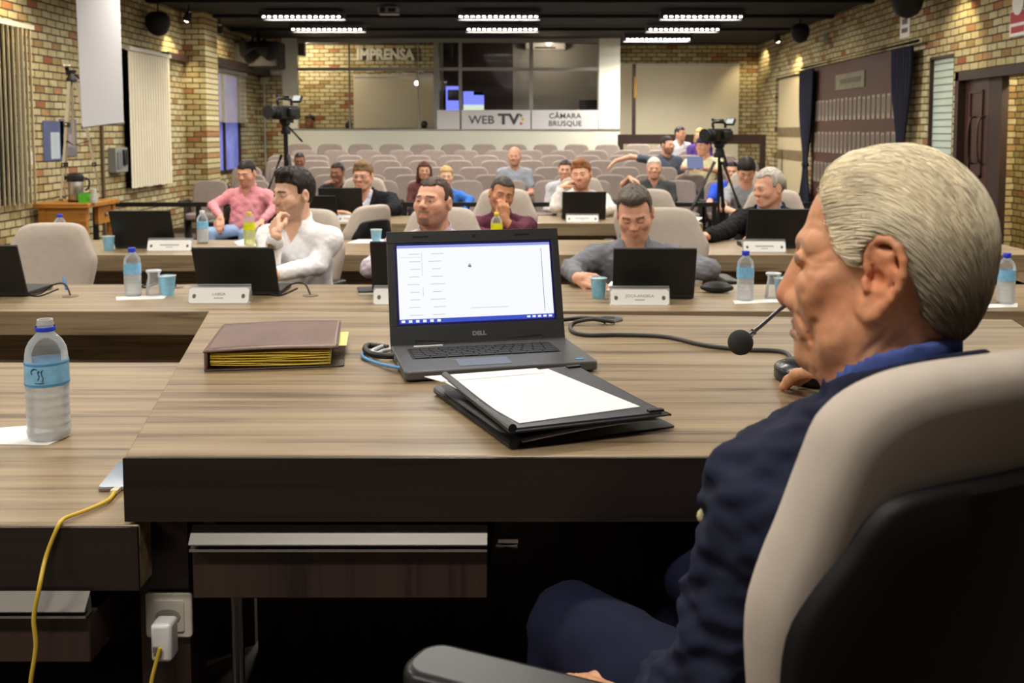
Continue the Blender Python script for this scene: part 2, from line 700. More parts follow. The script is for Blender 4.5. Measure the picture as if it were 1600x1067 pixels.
# narrow slit window on the right: pale obscured glass set deep in a dark reveal
h = winR[1]
o = struct('window_5', MB().box((XR + .20, h[0], h[2]), (XR + .25, h[1], h[3]), 0).box((XR, h[0], h[3] - .03), (XR + .25, h[1], h[3])).box((XR, h[0], h[2]), (XR + .25, h[1], h[2] + .03)).box((XR, h[1] - .03, h[2]), (XR + .25, h[1], h[3])).box((XR, h[0], h[2]), (XR + .25, h[0] + .015, h[3])), M_DKBROWN)
SLIT = mat('frosted_pane', C(196, 214, 204), 0.25, noise=0.04, nscale=4)
bb = MB().box((XR + .04, h[0] + .015, h[2] + .03), (XR + .06, h[1] - .03, h[3] - .03))
bb.build('pane', SLIT, o)
gl = MB()
for k in range(1, 22):
    z = h[2] + k * 0.077
    gl.box((XR + .035, h[0] + .015, z - .005), (XR + .04, h[1] - .03, z + .005))
gl.build('glazing_bar', mat('grey_joint', C(110, 120, 112), 0.5), o)

# back window (right of the booth) with its vertical blind
fr = MB()
for x in (bwin[0], bwin[1] - .06):
    fr.box((x, YB + .08, bwin[2]), (x + .06, YB + .16, bwin[3]))
for z in (bwin[2], bwin[3] - .06):
    fr.box((bwin[0], YB + .08, z), (bwin[1], YB + .16, z + .06))
o = struct('window_6', fr, M_DKBROWN)
MB().box((bwin[0], YB + .11, bwin[2]), (bwin[1], YB + .12, bwin[3])).build('pane', M_NIGHT, o)


def blind_x(name, label, x, y0, y1, z0, z1, twist, group=None, side=1, pitch=0.085):
    """vertical blind hanging in front of a side wall"""
    t = thing(name, label, 'blind', (x, (y0 + y1) / 2, z0), 0, group)
    L = y1 - y0
    MB().box((-.03, -L / 2, z1 - z0), (.03, L / 2, z1 - z0 + .045)).build('head_rail', mat('rail_white', C(208, 204, 196), 0.5), t)
    s = MB()
    n = int(L / pitch)
    for k in range(n):
        y = -L / 2 + (k + .5) * L / n
        a = R(twist + random.uniform(-7, 7)) if twist > 20 else R(twist)
        T = Matrix.Translation((0, y, 0)) @ Matrix.Rotation(a, 4, 'Z')
        s.box((-.0015, -L / n * .56, random.uniform(0, .012)), (.0015, L / n * .56, z1 - z0), 0, T)
    s.build('slats', M_CREAM, t)
    return t


blind_x('vertical_blind', 'half open cream vertical blind beside the bare brick, left of the camera tripod', XL + .10, 8.35, 10.25, 0.76, 2.47, 40)
blind_x('vertical_blind', 'closed cream vertical blind on the left brick wall, right of the hanging projection screen', XL + .10, 12.68, 14.12, 0.76, 2.47, 4)
blind_x('vertical_blind', 'short grey blind in the far left recess above the bluish window', XL + .04, 16.35, 18.1, 1.62, 2.45, 12)
# right wall: roller blind with darker bands in the recess
t = thing('roller_blind', 'pale roller blind with darker bands in the right wall recess behind the navy curtain', 'blind', (XR + .05, 17.9, .36))
MB().box((-.005, -1.03, 0), (.005, 1.03, 2.06)).build('fabric', mat('roller_fabric', C(186, 172, 140), 0.8), t)
s = MB()
for z in (.62, 1.02):
    s.box((-.012, -1.03, z), (-.006, 1.03, z + .17))
s.build('band', mat('roller_band', C(112, 98, 70), 0.8, noise=.3, nscale=9), t)
MB().tube([(-.01, -1.03, 2.08), (-.01, 1.03, 2.08)], .03).build('roller_tube', M_DKBROWN, t)

# blind at the back right window
t = thing('vertical_blind', 'wide cream vertical blind on the back wall right of the glass booth', 'blind', ((bwin[0] + bwin[1]) / 2 - .03, YB - .06, .82))
L = 2.5
MB().box((-L / 2, -.03, 1.95), (L / 2, .03, 2.0)).build('head_rail', mat('rail_white', C(208, 204, 196), 0.5), t)
s = MB()
for k in range(29):
    x = -L / 2 + (k + .5) * L / 29
    T = Matrix.Translation((x, 0, 0)) @ Matrix.Rotation(R(9), 4, 'Z')
    s.box((-L / 29 * .56, -.0015, 0), (L / 29 * .56, .0015, 1.95), 0, T)
s.build('slats', M_CREAM, t)

# ------------------------------------------------------------ door on the right
t = struct('door_1', MB().box((XR - .02, door[1] - .09, 0), (XR + .26, door[1], door[3])).box((XR - .02, door[0], door[3] - .09), (XR + .26, door[1], door[3])).box((XR - .02, door[0], 0), (XR + .26, door[0] + .09, door[3])), M_DKBROWN)
M_DOOR = wood('mahogany_door', C(74, 46, 38), C(42, 25, 21), axis=2, s=.7)
lf = MB()
y0, y1 = 10.23, 10.79
lf.box((XR + .05, y0, 0.02), (XR + .09, y1, 2.0))
for z0, z1 in ((.15, .85), (1.0, 1.86)):
    lf.box((XR + .035, y0 + .12, z0), (XR + .05, y1 - .12, z0 + .03)).box((XR + .035, y0 + .12, z1), (XR + .05, y1 - .12, z1 + .03))
    lf.box((XR + .035, y0 + .12, z0), (XR + .05, y0 + .15, z1)).box((XR + .035, y1 - .15, z0), (XR + .05, y1 - .12, z1))
lf = lf.build('leaf', M_DOOR, t)
hd = MB()
for y in (y0 + .08, y0 + .30):
    hd.tube(smooth_path([(XR + .05, y, 1.14), (XR - .0, y, 1.17), (XR - .02, y, 1.3), (XR - .02, y, 1.5), (XR + .0, y, 1.6), (XR + .05, y, 1.62)], 4), .011, 8)
hd.build('handle', mat('dark_bronze', C(90, 74, 62), .35, metal=.8), lf, smooth=60)
MB().box((XR + .05, 9.96, .02), (XR + .12, y0 - .005, 2.0)).build('jamb', M_DKBROWN, t)
# corridor beyond the open leaf
struct('wall_corridor', MB().box((XR + 1.3, 6.5, 0), (XR + 1.5, 12.5, 2.6)), BRL)
struct('wall_corridor_end', MB().box((XR + .25, 12.3, 0), (XR + 1.5, 12.5, 2.6)), BRB)
struct('floor_corridor', MB().box((XR, 6.5, -.1), (XR + 1.5, 12.5, 0)), M_CARPET)
struct('ceiling_corridor', MB().box((XR + .25, 6.5, 2.6), (XR + 1.5, 12.5, 2.7)), M_WHITE)
hp = PX(1552, 232, XR + 1.3)
t = thing('hand_dryer', 'rounded white unit on the corridor brick wall seen through the open door', 'wall unit', (XR + 1.3, hp.y, hp.z - .15))
MB().ball((-.05, 0, .12), (.05, .13, .17), 18).build('housing', mat('white_gloss', C(232, 232, 228), .3), t, smooth=80)

# ------------------------------------------------------------ glass press booth
zd = P(700, 203, YG).z
x0, x1 = -4.62, P(968, 200, YG).x
xs = lambda u: (u - CX) / F * YG
o = struct('wall_booth', MB().box((x0, YG - .05, 0), (x1, YG + .05, zd)).box((xs(935), YG - .05, zd), (x1, YG + .05, ZC)).box((x0, YG - .06, zd), (xs(468), YG + .04, ZC)), M_WHITE)
bm = MB()
for u, w in ((683, .10), (720, .06), (830, .07), (548, .02), (655, .02), (935, .05)):
    bm.box((xs(u) - w / 2, YG - .035, zd), (xs(u) + w / 2, YG + .035, ZC))
zt = P(700, 108, YG).z
bm.box((xs(468), YG - .02, zt - .03), (xs(935), YG + .02, zt + .03)).box((xs(468), YG - .04, ZC - .08), (xs(935), YG + .04, ZC))
bm.build('mullion', M_GREYM, o)
MB().box((xs(468), YG - .004, zd), (xs(935), YG + .004, ZC - .05)).build('pane', M_GLASS, o)
MB().box((x0, YG - .07, zd), (x1, YG + .35, zd + .025)).build('counter', mat('grey_counter', C(150, 148, 140), .5), o)
# partition, side wall and dark interior of the right half
struct('wall_booth_partition', MB().box((xs(683) - .03, YG + .06, 0), (xs(683) + .03, YB, ZC)), M_GREYM)
struct('wall_booth_side', MB().box((x1 - .05, YG + .05, 0), (x1, YB, ZC)), M_WHITE)
struct('wall_booth_rear', MB().box((xs(683) + .03, YB - .12, 0), (xs(800), YB - .02, ZC), 0).box((xs(800), YB - .12, 0), (x1 - .05, YB - .02, ZC), 1), [mat('dark_maroon_wall', C(58, 46, 46), .7), mat('mid_grey_wall', C(150, 147, 142), .7)])
# sign panels
M_SIGN = mat('sign_white', C(224, 224, 228), .5)
M_LET = mat('sign_grey', C(72, 74, 80), .5)
zs0, zs1 = P(700, 202, YG).z, P(700, 172, YG).z
for u0, u1, lab in ((684, 719, 'blank white panel at the left end of the sign band on the booth glass'), (722, 829, 'white panel reading WEB TV on the booth glass'), (831, 934, 'white panel reading CÂMARA BRUSQUE on the booth glass')):
    xa, xb = xs(u0), xs(u1)
    t = thing('sign_panel', lab, 'sign', ((xa + xb) / 2, YG - .07, zs0))
    MB().box((-(xb - xa) / 2, -.008, 0), ((xb - xa) / 2, .008, zs1 - zs0)).build('board', M_SIGN, t)
    Tm = lambda dx, dz: Matrix.Translation((dx, -.0095, dz)) @ UP
    H = zs1 - zs0
    px = YG / F
    if 'WEB' in lab:
        text('lettering', 'WEB', .215, M_LET, t, Tm((753 - 775.5) * px, H * .47), .001, .003, 1.05)
        text('lettering', 'TV', .27, M_LET, t, Tm((795 - 775.5) * px, H * .5), .001, .011, 1.2)
        for (c, dz, nm) in ((C(40, 120, 70), .72, 0), (C(232, 180, 40), .52, 1), (C(206, 70, 44), .3, 2)):
            xo = (814.5 + (2.6 if nm == 1 else 0) - 775.5) * px
            MB().prism([(xo - .022, -.035), (xo + .034, 0), (xo - .022, .035)], 0, .002, 0, Matrix.Translation((0, -.0095, H * dz)) @ UP).build('emblem_triangle', mat('tri%d' % nm, c, .5), t)
    if 'BRUSQUE' in lab:
        text('lettering', 'CÂMARA', .135, M_LET, t, Tm(0, H * .68), .001, .002, 1.05, space=1.05)
        text('lettering', 'BRUSQUE', .135, M_LET, t, Tm(0, H * .29), .001, .002, 1.02, space=1.05)
# IMPRENSA letters on the brick inside
c = P(602, 86, YB - .03)
t = thing('wall_lettering', 'big white letters reading IMPRENSA on the brick inside the press booth', 'sign', (c.x, YB - .03, c.z))
text('lettering', 'IMPRENSA', .29, mat('letter_white', C(236, 234, 216), .5), t, Matrix.Translation((0, -.02, 0)) @ UP, .018, .013, .86)
# blind inside booth
a, bb_ = P(553, 200, YB - .1), P(682, 118, YB - .1)
t = thing('vertical_blind', 'closed cream blind under the IMPRENSA letters inside the booth', 'blind', ((a.x + bb_.x) / 2, YB - .06, a.z))
L, Hh = bb_.x - a.x, bb_.z - a.z
MB().box((-L / 2, -.03, Hh - .03), (L / 2, .03, Hh + .02)).build('head_rail', mat('rail_white', C(208, 204, 196), 0.5), t)
s = MB()
for k in range(18):
    x = -L / 2 + (k + .5) * L / 18
    s.box((-L / 36 * 1.1, -.0015, 0), (L / 36 * 1.1, .0015, Hh - .03), 0, Matrix.Translation((x, 0, 0)) @ Matrix.Rotation(R(7), 4, 'Z'))
s.build('slats', M_CREAM, t)
# booth equipment
zc_ = zd + .025
EM_BLUE = mat('screen_blue', C(110, 120, 240), .4, emit=1.1)
EM_PALE = mat('screen_pale', C(200, 214, 190), .4, emit=0.9)
for u0, u1, v0, lab in ((697, 720, 135, 'lit blue monitor at the dark booth left of the thin mullion'), (724, 756, 143, 'lit blue monitor with a pale strip behind the WEB TV panel')):
    p0, p1 = P(u0, 172, YG + .3), P(u1, v0, YG + .3)
    w, hh = p1.x - p0.x, p1.z - p0.z
    t = thing('monitor', lab, 'monitor', ((p0.x + p1.x) / 2, YG + .3, zc_ + .002))
    z0 = p0.z - zc_
    MB().box((-w / 2 - .02, .012, z0 - .02), (w / 2 + .02, .04, z0 + hh + .02)).build('casing', M_BLK, t)
    q = MB().box((-w / 2, .004, z0), (w / 2, .012, z0 + hh), 0)
    if u0 < 700:
        q.box((-w / 2 + .03, .002, z0 + hh * .4), (w / 2 - .0, .004, z0 + hh * .86), 2)
    else:
        q.box((-w / 2, .002, z0), (w / 2, .004, z0 + hh * .28), 1).box((0, .002, z0 + hh * .8), (w / 2, .004, z0 + hh), 2)
    q.build('screen', [EM_BLUE, EM_PALE, M_NIGHT], t)
    MB().box((-.02, .04, 0), (.02, .07, z0 + .06)).box((-.1, .0, 0), (.1, .14, .012)).build('stand', M_BLK, t)
p0, p1 = P(905, 172, YG + .3), P(934, 156, YG + .3)
t = thing('laptop', 'dark laptop lid behind the CÂMARA BRUSQUE panel in the booth', 'laptop', ((p0.x + p1.x) / 2, YG + .22, zc_))
w = p1.x - p0.x
MB().box((-w / 2, .1, .02), (w / 2, .11, p1.z - zc_)).build('lid', M_BLK, t)
MB().box((-w / 2, .1, 0), (w / 2, .3, .02)).build('base', M_BLK, t)
for u, v, lab in ((470, 75, 'black loudspeaker hanging at the left end of the press booth'), (700, 80, 'black loudspeaker hanging behind the central booth mullion')):
    p = P(u, v, YG + .35)
    t = thing('loudspeaker', lab, 'loudspeaker', (p.x, p.y, p.z))
    MB().cbox((0, 0, 0), (.17, .16, .3)).build('cabinet', M_BLK, t, bevel=.015)
    MB().lathe([(.06, 0), (.05, .004), (.01, .01)], (0, 0, 0), 16, 0, Matrix.Translation((0, -.083, -.04)) @ Matrix.Rotation(R(90), 4, 'X')).build('cone', M_BLKM, t)
    MB().tube([(0, .02, .14), (0, .02, ZC - p.z)], .012, 6).build('bracket', M_BLKM, t)
p = P(852, 70, YB - .25)
t = thing('air_conditioner', 'pale wall air conditioner near the ceiling inside the booth', 'air conditioner', (p.x, YB - .14, p.z - .1))
MB().box((-.4, -.2, 0), (.4, 0, .24)).build('housing', mat('ac_white', C(180, 178, 174), .5), t, bevel=.03)
MB().box((-.2, -.21, .02), (.2, -.2, .05)).build('outlet_slot', M_BLKM, t)
for u, v in ((545, 196), (663, 196)):
    p = PZ(u, 202, zc_) if False else P(u, v, YG + .2)
    t = thing('desk_loudspeaker', 'small round black object on the booth counter %s' % ('left of the blind' if u < 600 else 'in front of the blind'), 'loudspeaker', (p.x, YG + .2, zc_))
    MB().ball((0, 0, .075), (.065, .06, .075), 14).build('body', M_BLK, t, smooth=80)
    MB().lathe([(.06, 0), (.06, .012), (.03, .02)], n=16).build('foot', M_BLKM, t)
p = P(651, 130, YG + .25)
t = thing('pendant_bulb', 'small glowing bulb hanging on a thin cord behind the booth glass', 'lamp', (p.x, p.y, p.z))
MB().ball((0, 0, 0), .04, 12).build('bulb', mat('warm_bulb', (1, .82, .5, 1), .4, emit=9), t, smooth=80)
MB().tube([(0, 0, .04), (0, 0, ZC - p.z)], .006, 6).build('cord', M_BLKM, t)

# brown balustrade at the back right
y = 18.5
xa, xb = P(966, 215, y).x, P(1196, 215, y).x
t = thing('balustrade', 'dark brown wooden balustrade at the back right below the wide blind', 'railing', ((xa + xb) / 2, y, 0))
hw = (xb - xa) / 2
zt_, zb_, z3, z4 = P(1000, 210, y).z, P(1000, 225, y).z, P(1000, 254, y).z, P(1000, 263, y).z
MB().box((-hw, -.04, zb_), (hw, .04, zt_)).build('top_board', M_DKBROWN, t)
MB().box((-hw, -.03, z4), (hw, .03, z3)).build('lower_rail', M_DKBROWN, t)
for x in (-hw + .04, 0, hw - .05):
    MB().box((x - .05, -.045, 0), (x + .05, .045, zt_)).build('post', M_DKBROWN, t)
p0, p1 = P(990, 208, 19.9), P(990, 100, 19.9)
t = thing('tall_post', 'tall dark post with a yellow middle section in front of the wide back blind', 'post', (p0.x, 19.9, 0))
MB().box((-.035, -.03, 0), (.035, .03, p1.z)).build('shaft', M_DKBROWN, t)
MB().box((-.0, -.034, P(990, 153, 19.9).z), (.05, .0, P(990, 120, 19.9).z)).build('yellow_section', mat('ochre', C(190, 140, 40), .5), t)

# ------------------------------------------------------------ mural of portraits with navy curtains on the right wall
ym0, ym1 = 12.35, 16.3
t = thing('portrait_mural', 'red-brown panel with rows of small framed portraits between the navy curtains', 'mural', (XR - .036, (ym0 + ym1) / 2, .45))
hl = (ym1 - ym0) / 2
MB().box((0, -hl, 0), (.03, hl, 2.02)).build('backing_board', M_REDBROWN, t)
tp = MB().box((-.015, -.55, 1.62), (0, .75, 1.84)).build('title_plate', mat('plate_dull', C(112, 104, 84), .5, noise=.2, nscale=8), t)
tb = MB()
random.seed(3)
for k in range(9):
    tb.box((-.018, -.4 + k * .105, 1.70), (-.015, -.33 + k * .105, 1.77))
tb.build('lettering', mat('plate_text', C(70, 70, 58), .6), tp)
frame_m = mat('portrait_frame', C(142, 132, 118), .5)
photo_m = mat('portrait_photo', C(104, 92, 84), .5, noise=.3, nscale=12)
mb = MB().box((-.012, -.06, -.155), (0, .06, .155), 0).box((-.014, -.035, -.09), (-.012, .04, .12), 1)
proto = mb.build('portrait_plate', [frame_m, photo_m], t)
first = True
for r_, (z, n0) in enumerate(((1.34, 0), (.86, 0), (.4, 0))):
    for k in range(19):
        y = -hl + .28 + k * (2 * hl - .5) / 18
        if r_ == 2 and k < 5:
            continue
        if first:
            o, first = proto, False
        else:
            o = proto.copy()
            COL.objects.link(o)
        o.location = (0, y, z + random.uniform(-.006, .006))


def curtain(label, y0, y1, waist, group):
    t = thing('curtain', label, 'curtain', (XR - .10, (y0 + y1) / 2, .1), 0, group)
    W, Hh = (y1 - y0), 2.45 - .1

    def fn(u, v):
        z = v * Hh
        zz = (z - waist) / .55
        k = 1 - .62 * math.exp(-zz * zz)
        y = (u - .5) * W * k
        x = -.035 * k * math.sin(u * 2 * math.pi * 6.5 + .6 * math.sin(v * 3)) - .02
        return (x, y, z)
    MB().grid(fn, 70, 30).build('drape', M_BLUEC, t, smooth=80, solid=.004)
    zz = waist
    MB().lathe([(.055, -.03), (.062, 0), (.055, .03)], (-.02, 0, zz), 16, 0, None, False).build('tie_band', mat('navy_band', C(12, 13, 32), .8), t, smooth=80)
    return t


curtain('navy blue curtain tied in the middle left of the portrait mural', 16.0, 16.75, .85, 'navy curtains')
curtain('navy blue curtain tied in the middle right of the portrait mural beside the slit window', 11.85, 12.5, 1.15, 'navy curtains')
MB_ = MB().tube([(XR - .1, 11.75, 2.5), (XR - .1, 16.8, 2.5)], .018)
tag(MB_.build('curtain_rod', M_BLKM, smooth=60), 'dark rod carrying the two navy curtains', 'curtain rod')

# papers on the right wall
p = PX(1415, 38, XR)
t = thing('wall_notice', 'white notice with dark print on the brick above the right navy curtain', 'sign', (XR - .005, p.y, p.z))
MB().box((-.004, -.16, -.16), (.0, .16, .16)).build('sheet', M_WPAPER, t)
MB().box((-.006, -.09, -.0), (-.004, .09, .07)).box((-.006, -.10, -.1), (-.004, .1, -.045)).build('print_block', M_LET, t)
p = PX(1592, 32, XR)
t = thing('wall_notice', 'red and white notice with a round emblem high on the brick above the door', 'sign', (XR - .005, p.y, p.z))
MB().box((-.004, -.16, -.14), (.0, .16, .10)).build('sheet', M_WPAPER, t)
MB().box((-.006, -.15, -.02), (-.004, .15, .09)).box((-.006, -.13, -.11), (-.004, .13, -.05)).build('red_block', mat('notice_red', C(176, 40, 52), .5), t)
MB().lathe([(.11, 0), (.11, .006), (.08, .007)], (0, 0, 0), 20, 0, Matrix.Translation((-.006, 0, .16)) @ Matrix.Rotation(R(-90), 4, 'Y')).build('round_emblem', M_WPAPER, t)
p = PX(1290, 60, XR)
tag(MB().box((XR - .006, p.y - .1, p.z - .08), (XR - .002, p.y + .1, p.z + .08)).build('wall_notice', mat('faint_paper', C(120, 122, 110), .7)), 'small faded grey sheet on the brick above the portrait mural', 'sign')
# ------------------------------------------------------------ ceiling fixtures (the lamps of the room)
LAMP_E, SPOT_E = 46.0, 40.0
M_TUBE = mat('lamp_tube', (1, .97, .92, 1), .4, emit=14)
M_HOUS = mat('fixture_black', C(24, 24, 25), .5)


def fixture_proto():
    t = thing('ceiling_light', 'x', 'ceiling light', (0, 0, 0))
    L, W = 1.18, .24
    hb = MB().box((-L / 2, -W / 2, -.02), (L / 2, W / 2, .0))
    hb.box((-L / 2, -W / 2, -.10), (-L / 2 + .01, W / 2, -.02)).box((L / 2 - .01, -W / 2, -.10), (L / 2, W / 2, -.02))
    hb.build('housing', M_HOUS, t)
    fn = MB()
    n = 14
    for sy in (-1, 1):
        y = sy * (W / 2 - .006)
        fn.box((-L / 2, y - .004, -.062), (L / 2, y + .004, -.02)).box((-L / 2, y - .004, -.115), (L / 2, y + .004, -.094))
        for k in range(n + 1):
            x = -L / 2 + .02 + k * (L - .04) / n
            fn.box((x - .019, y - .004, -.095), (x + .019, y + .004, -.03))
    fn.build('louvre', M_HOUS, t)
    MB().box((-L / 2 + .02, -.02, -.088), (L / 2 - .02, .02, -.066)).build('tube', M_TUBE, t)
    MB().tube([(-L / 2 + .1, 0, 0), (-L / 2 + .1, 0, .03)], .006, 6).tube([(L / 2 - .1, 0, 0), (L / 2 - .1, 0, .03)], .006, 6).build('hanger', M_HOUS, t)
    return t


ROWS = [.3, 2.9, 5.2, 7.5, 9.9, 12.1, 14.7, 16.5, 18.2]
COLS = [(-3.24, 'left'), (-.46, 'middle'), (2.42, 'right')]
rown = {14.7: 'second row in front of the booth', 16.5: 'row nearest the booth', 18.2: 'short row right beside the booth ceiling'}
ROWL = ['above the rostrum behind the front desk', 'row above the front desk', 'row above the first councillor table', 'row above the second councillor table', 'row above the third councillor table', 'row above the low audience railing']
fx = fixture_proto()
first = True
for i, y in enumerate(ROWS):
    for x, cn in COLS:
        if (y == .3 and cn == 'right') or (y == 18.2 and cn != 'right'):
            continue
        rn = rown.get(y) or ROWL[i]
        o = fx if first else copy_tree(fx)
        first = False
        o.location = (x - (.2 if y > 18 else 0), y, ZC - .03)
        o['label'] = 'louvred strip light on the ceiling, %s column, %s' % (cn, rn)
        o['group'] = 'louvred strip lights'
        la = bpy.data.lights.new('strip_lamp', 'AREA')
        la.shape, la.size, la.size_y = 'RECTANGLE', 1.12, .16
        la.energy = LAMP_E * ((1.2 if cn == 'left' else 1.0) if y < 1 else   .85 if y < 4 else 1.0 if y < 6 else 1.2 if y < 13 else 1.35 * (2.2 if y > 18 else 1))
        la.color = (1.0, .925, .81)
        lo = bpy.data.objects.new('strip_lamp', la)
        COL.objects.link(lo)
        lo.location = (o.location.x, y, ZC - .03 - .078)


def spot(name, label, loc, aim, col=(1, .78, .45), e=None, size=70, cat='spotlight', lamp=True):
    loc = Vector(loc)
    t = thing(name, label, cat, loc, 0, 'wall spotlights')
    d = (Vector(aim) - loc).normalized()
    M = d.to_track_quat('Z', 'Y').to_matrix().to_4x4()
    MB().lathe([(.02, -.12), (.045, -.10), (.06, .0), (.058, .005), (.04, -.03)], n=16, T=M, caps=False).build('shade', M_BLKM, t, smooth=50)
    MB().ball((0, 0, 0), .035, 12).build('bulb', mat('spot_bulb', (1, .85, .6, 1), .4, emit=22), t, smooth=80)
    MB().tube([d * -.1, d * -.1 + Vector((0, 0, ZC - loc.z - 0.0 + d.z * .1))], .01, 6).build('stem', M_BLKM, t)
    if lamp:
        la = bpy.data.lights.new('spot_lamp', 'SPOT')
        la.energy, la.spot_size, la.spot_blend, la.shadow_soft_size = e or SPOT_E, R(size), .6, .04
        la.color = col
        lo = bpy.data.objects.new('spot_lamp', la)
        COL.objects.link(lo)
        lo.location = loc + d * .05
        lo.rotation_euler = d.to_track_quat('-Z', 'Y').to_euler()
    return t


p = P(259, 24, 14.2)
spot('spotlight', 'small warm spotlight washing the left brick wall above the hanging round speaker', (-4.72, p.y, 3.0), (XL, p.y + .3, 2.2), size=80)
p = P(328, 46, 15.9)
spot('spotlight', 'bright warm spotlight washing the brick behind the left return wall', (-4.80, 15.95, 3.02), (XL, 16.7, 2.3), size=95, e=80)
spot('spotlight', 'warm spotlight high on the left brick wall above the half open blind', (-4.6, 9.6, 3.05), (XL, 9.9, 2.3), size=85)
p = P(1183, 58, 19.8)
spot('spotlight', 'bright warm spotlight in the back right corner', (4.15, 19.6, P(1183, 58, 19.6).z), (XR + .1, 20.2, 1.8), e=190, size=100)
spot('spotlight', 'warm spotlight high on the right brick wall near the round hanging speaker', (4.1, 17.2, 2.98), (XR, 17.5, 2.1), e=45, size=85)
spot('spotlight', 'warm spotlight high on the right brick wall above the slit window', (4.1, 10.6, 3.05), (XR, 10.9, 2.0), e=26, size=95)

# second, larger corridor lamp behind the open door and press booth lamps
for nm, lab, loc, e in (('ceiling_lamp', 'round ceiling lamp in the corridor behind the open door', (XR + .8, 9.6, 2.6), 130), ('ceiling_lamp', 'round ceiling lamp above the booth counter on its left half', (-4.35, 19.75, ZC), 42), ('ceiling_lamp', 'small orange ceiling lamp in the dark right half of the booth', (xs(858), 19.75, ZC), 10), ('ceiling_lamp', 'round ceiling lamp behind the slit window', (XR + .8, 11.4, 2.6), 14)):
    t = thing(nm, lab, 'lamp', loc)
    kk = .5 if 'booth' in lab else 1
    MB().lathe([(.13 * kk, 0), (.13 * kk, -.03), (.09 * kk, -.05)], n=20).build('base', M_WHITE, t)
    MB().lathe([(.085 * kk, -.05), (.07 * kk, -.075), (.02 * kk, -.088)], n=20).build('diffuser', mat('diffuser_orange' if 'orange' in lab else 'diffuser', (1, .55, .2, 1) if 'orange' in lab else (1, .9, .7, 1), .5, emit=10), t, smooth=60)
    la = bpy.data.lights.new('round_lamp', 'POINT')
    la.energy, la.color, la.shadow_soft_size = e, (1, .85, .62), .09
    lo = bpy.data.objects.new('round_lamp', la)
    COL.objects.link(lo)
    lo.location = Vector(loc) - Vector((0, 0, .2))

# round black speakers hanging in front of the side walls
def hang_speaker(label, c, r):
    t = thing('loudspeaker', label, 'loudspeaker', c, 0, 'round hanging loudspeakers')
    MB().lathe([(.01, r * 1.0), (r * .6, r * .9), (r * .95, r * .5), (r, .1 * r), (r * .93, -.35 * r), (r * .7, -.8 * r), (r * .3, -1.05 * r), (.01, -1.1 * r)], n=24).build('body', M_BLKM, t, smooth=60)
    MB().lathe([(r * .9, .62 * r), (r * .8, .75 * r)], n=24, caps=False).build('rim', M_BLK, t, smooth=60)
    MB().tube([(0, 0, r), (0, 0, ZC - c[2])], .012, 6).build('bracket', M_BLKM, t)


p = P(247, 36, 13.6)
hang_speaker('round black speaker hanging before the left brick wall above the closed blind', tuple(p), .155)
p = P(1250, 51, 15.6)
hang_speaker('round black speaker hanging before the right brick wall left of the portrait mural', tuple(p), .14)
p = P(1418, 2, 11.5)
hang_speaker('large round black speaker hanging above the notice by the right navy curtain', (p.x, p.y, p.z), .17)
# big dark cabinet high in the far left corner
p = P(402, 87, 17.8)
t = thing('loudspeaker', 'big black box loudspeaker mounted high in the far left corner beside the booth', 'loudspeaker', p)
MB().cbox((0, 0, 0), (.86, .5, .46)).build('cabinet', M_BLKM, t, bevel=.03)
MB().cbox((0, -.255, 0), (.78, .01, .38)).build('grille', M_BLK, t)
MB().tube([(0, .1, .2), (0, .1, ZC - p.z)], .03, 8).build('bracket', M_BLKM, t)
p = P(388, 74, 17.2)
t = thing('loudspeaker', 'black tilted loudspeaker in front of the big black box in the far left corner', 'loudspeaker', p)
MB().tube([(-.1, 0, 0), (.22, .2, .0)], .17, 20).build('cabinet', M_BLKM, t, smooth=60)
MB().tube([(.05, .1, .1), (.05, .1, ZC - p.z)], .02, 8).build('bracket', M_BLKM, t)
# emergency light boxes near the corner
p = P(432, 113, 19.0)
t = thing('emergency_light', 'small white emergency light box beside the booth column', 'lamp', (p.x, 19.0, p.z))
MB().cbox((0, 0, 0), (.22, .08, .09)).build('housing', mat('box_white', C(196, 196, 186), .5), t, bevel=.01)
MB().cbox((0, -.042, -.01), (.16, .006, .04)).build('diffuser', mat('box_diff', C(222, 222, 212), .4), t)
p = P(412, 127, 19.0)
t = thing('conduit', 'thin white conduit with a square box running down the far left brick', 'conduit', (p.x, 19.03, 0))
MB().tube([(0, 0, .3), (0, 0, p.z)], .018, 8).build('pipe', mat('box_white', C(196, 196, 186), .5), t)
MB().cbox((0, 0, p.z), (.13, .05, .12)).build('junction_box', mat('box_white', C(196, 196, 186), .5), t)
# projector on the ceiling
p = P(607, 17, 14.2)
t = thing('projector', 'grey projector hanging from the dark ceiling near the top of the room', 'projector', p)
MB().cbox((0, 0, 0), (.27, .24, .10)).build('body', mat('projector_grey', C(150, 148, 150), .5), t, bevel=.015)
MB().lathe([(.035, 0), (.04, .03), (.03, .035)], n=16, T=Matrix.Translation((-.06, -.12, 0)) @ Matrix.Rotation(R(90), 4, 'X')).build('lens', M_BLK, t)
MB().cbox((.06, -.122, 0), (.1, .004, .05)).build('vent', M_BLKM, t)
MB().tube([(0, 0, .05), (0, 0, ZC - p.z)], .022, 10).build('mount', mat('projector_grey', C(150, 148, 150), .5), t)
# ceiling rails between the light rows
for i, (y, x0_, x1_) in enumerate(((13.9, -2.6, 1.6), (15.6, -3.3, 2.4))):
    tag(MB().tube([(x0_, y, ZC - .14), (x1_, y, ZC - .14)], .012, 6).build('ceiling_rail', mat('rail_grey', C(70, 70, 72), .5)), 'thin grey rail under the dark ceiling %s' % ('behind the projector' if i == 0 else 'just in front of the booth'), 'rail')

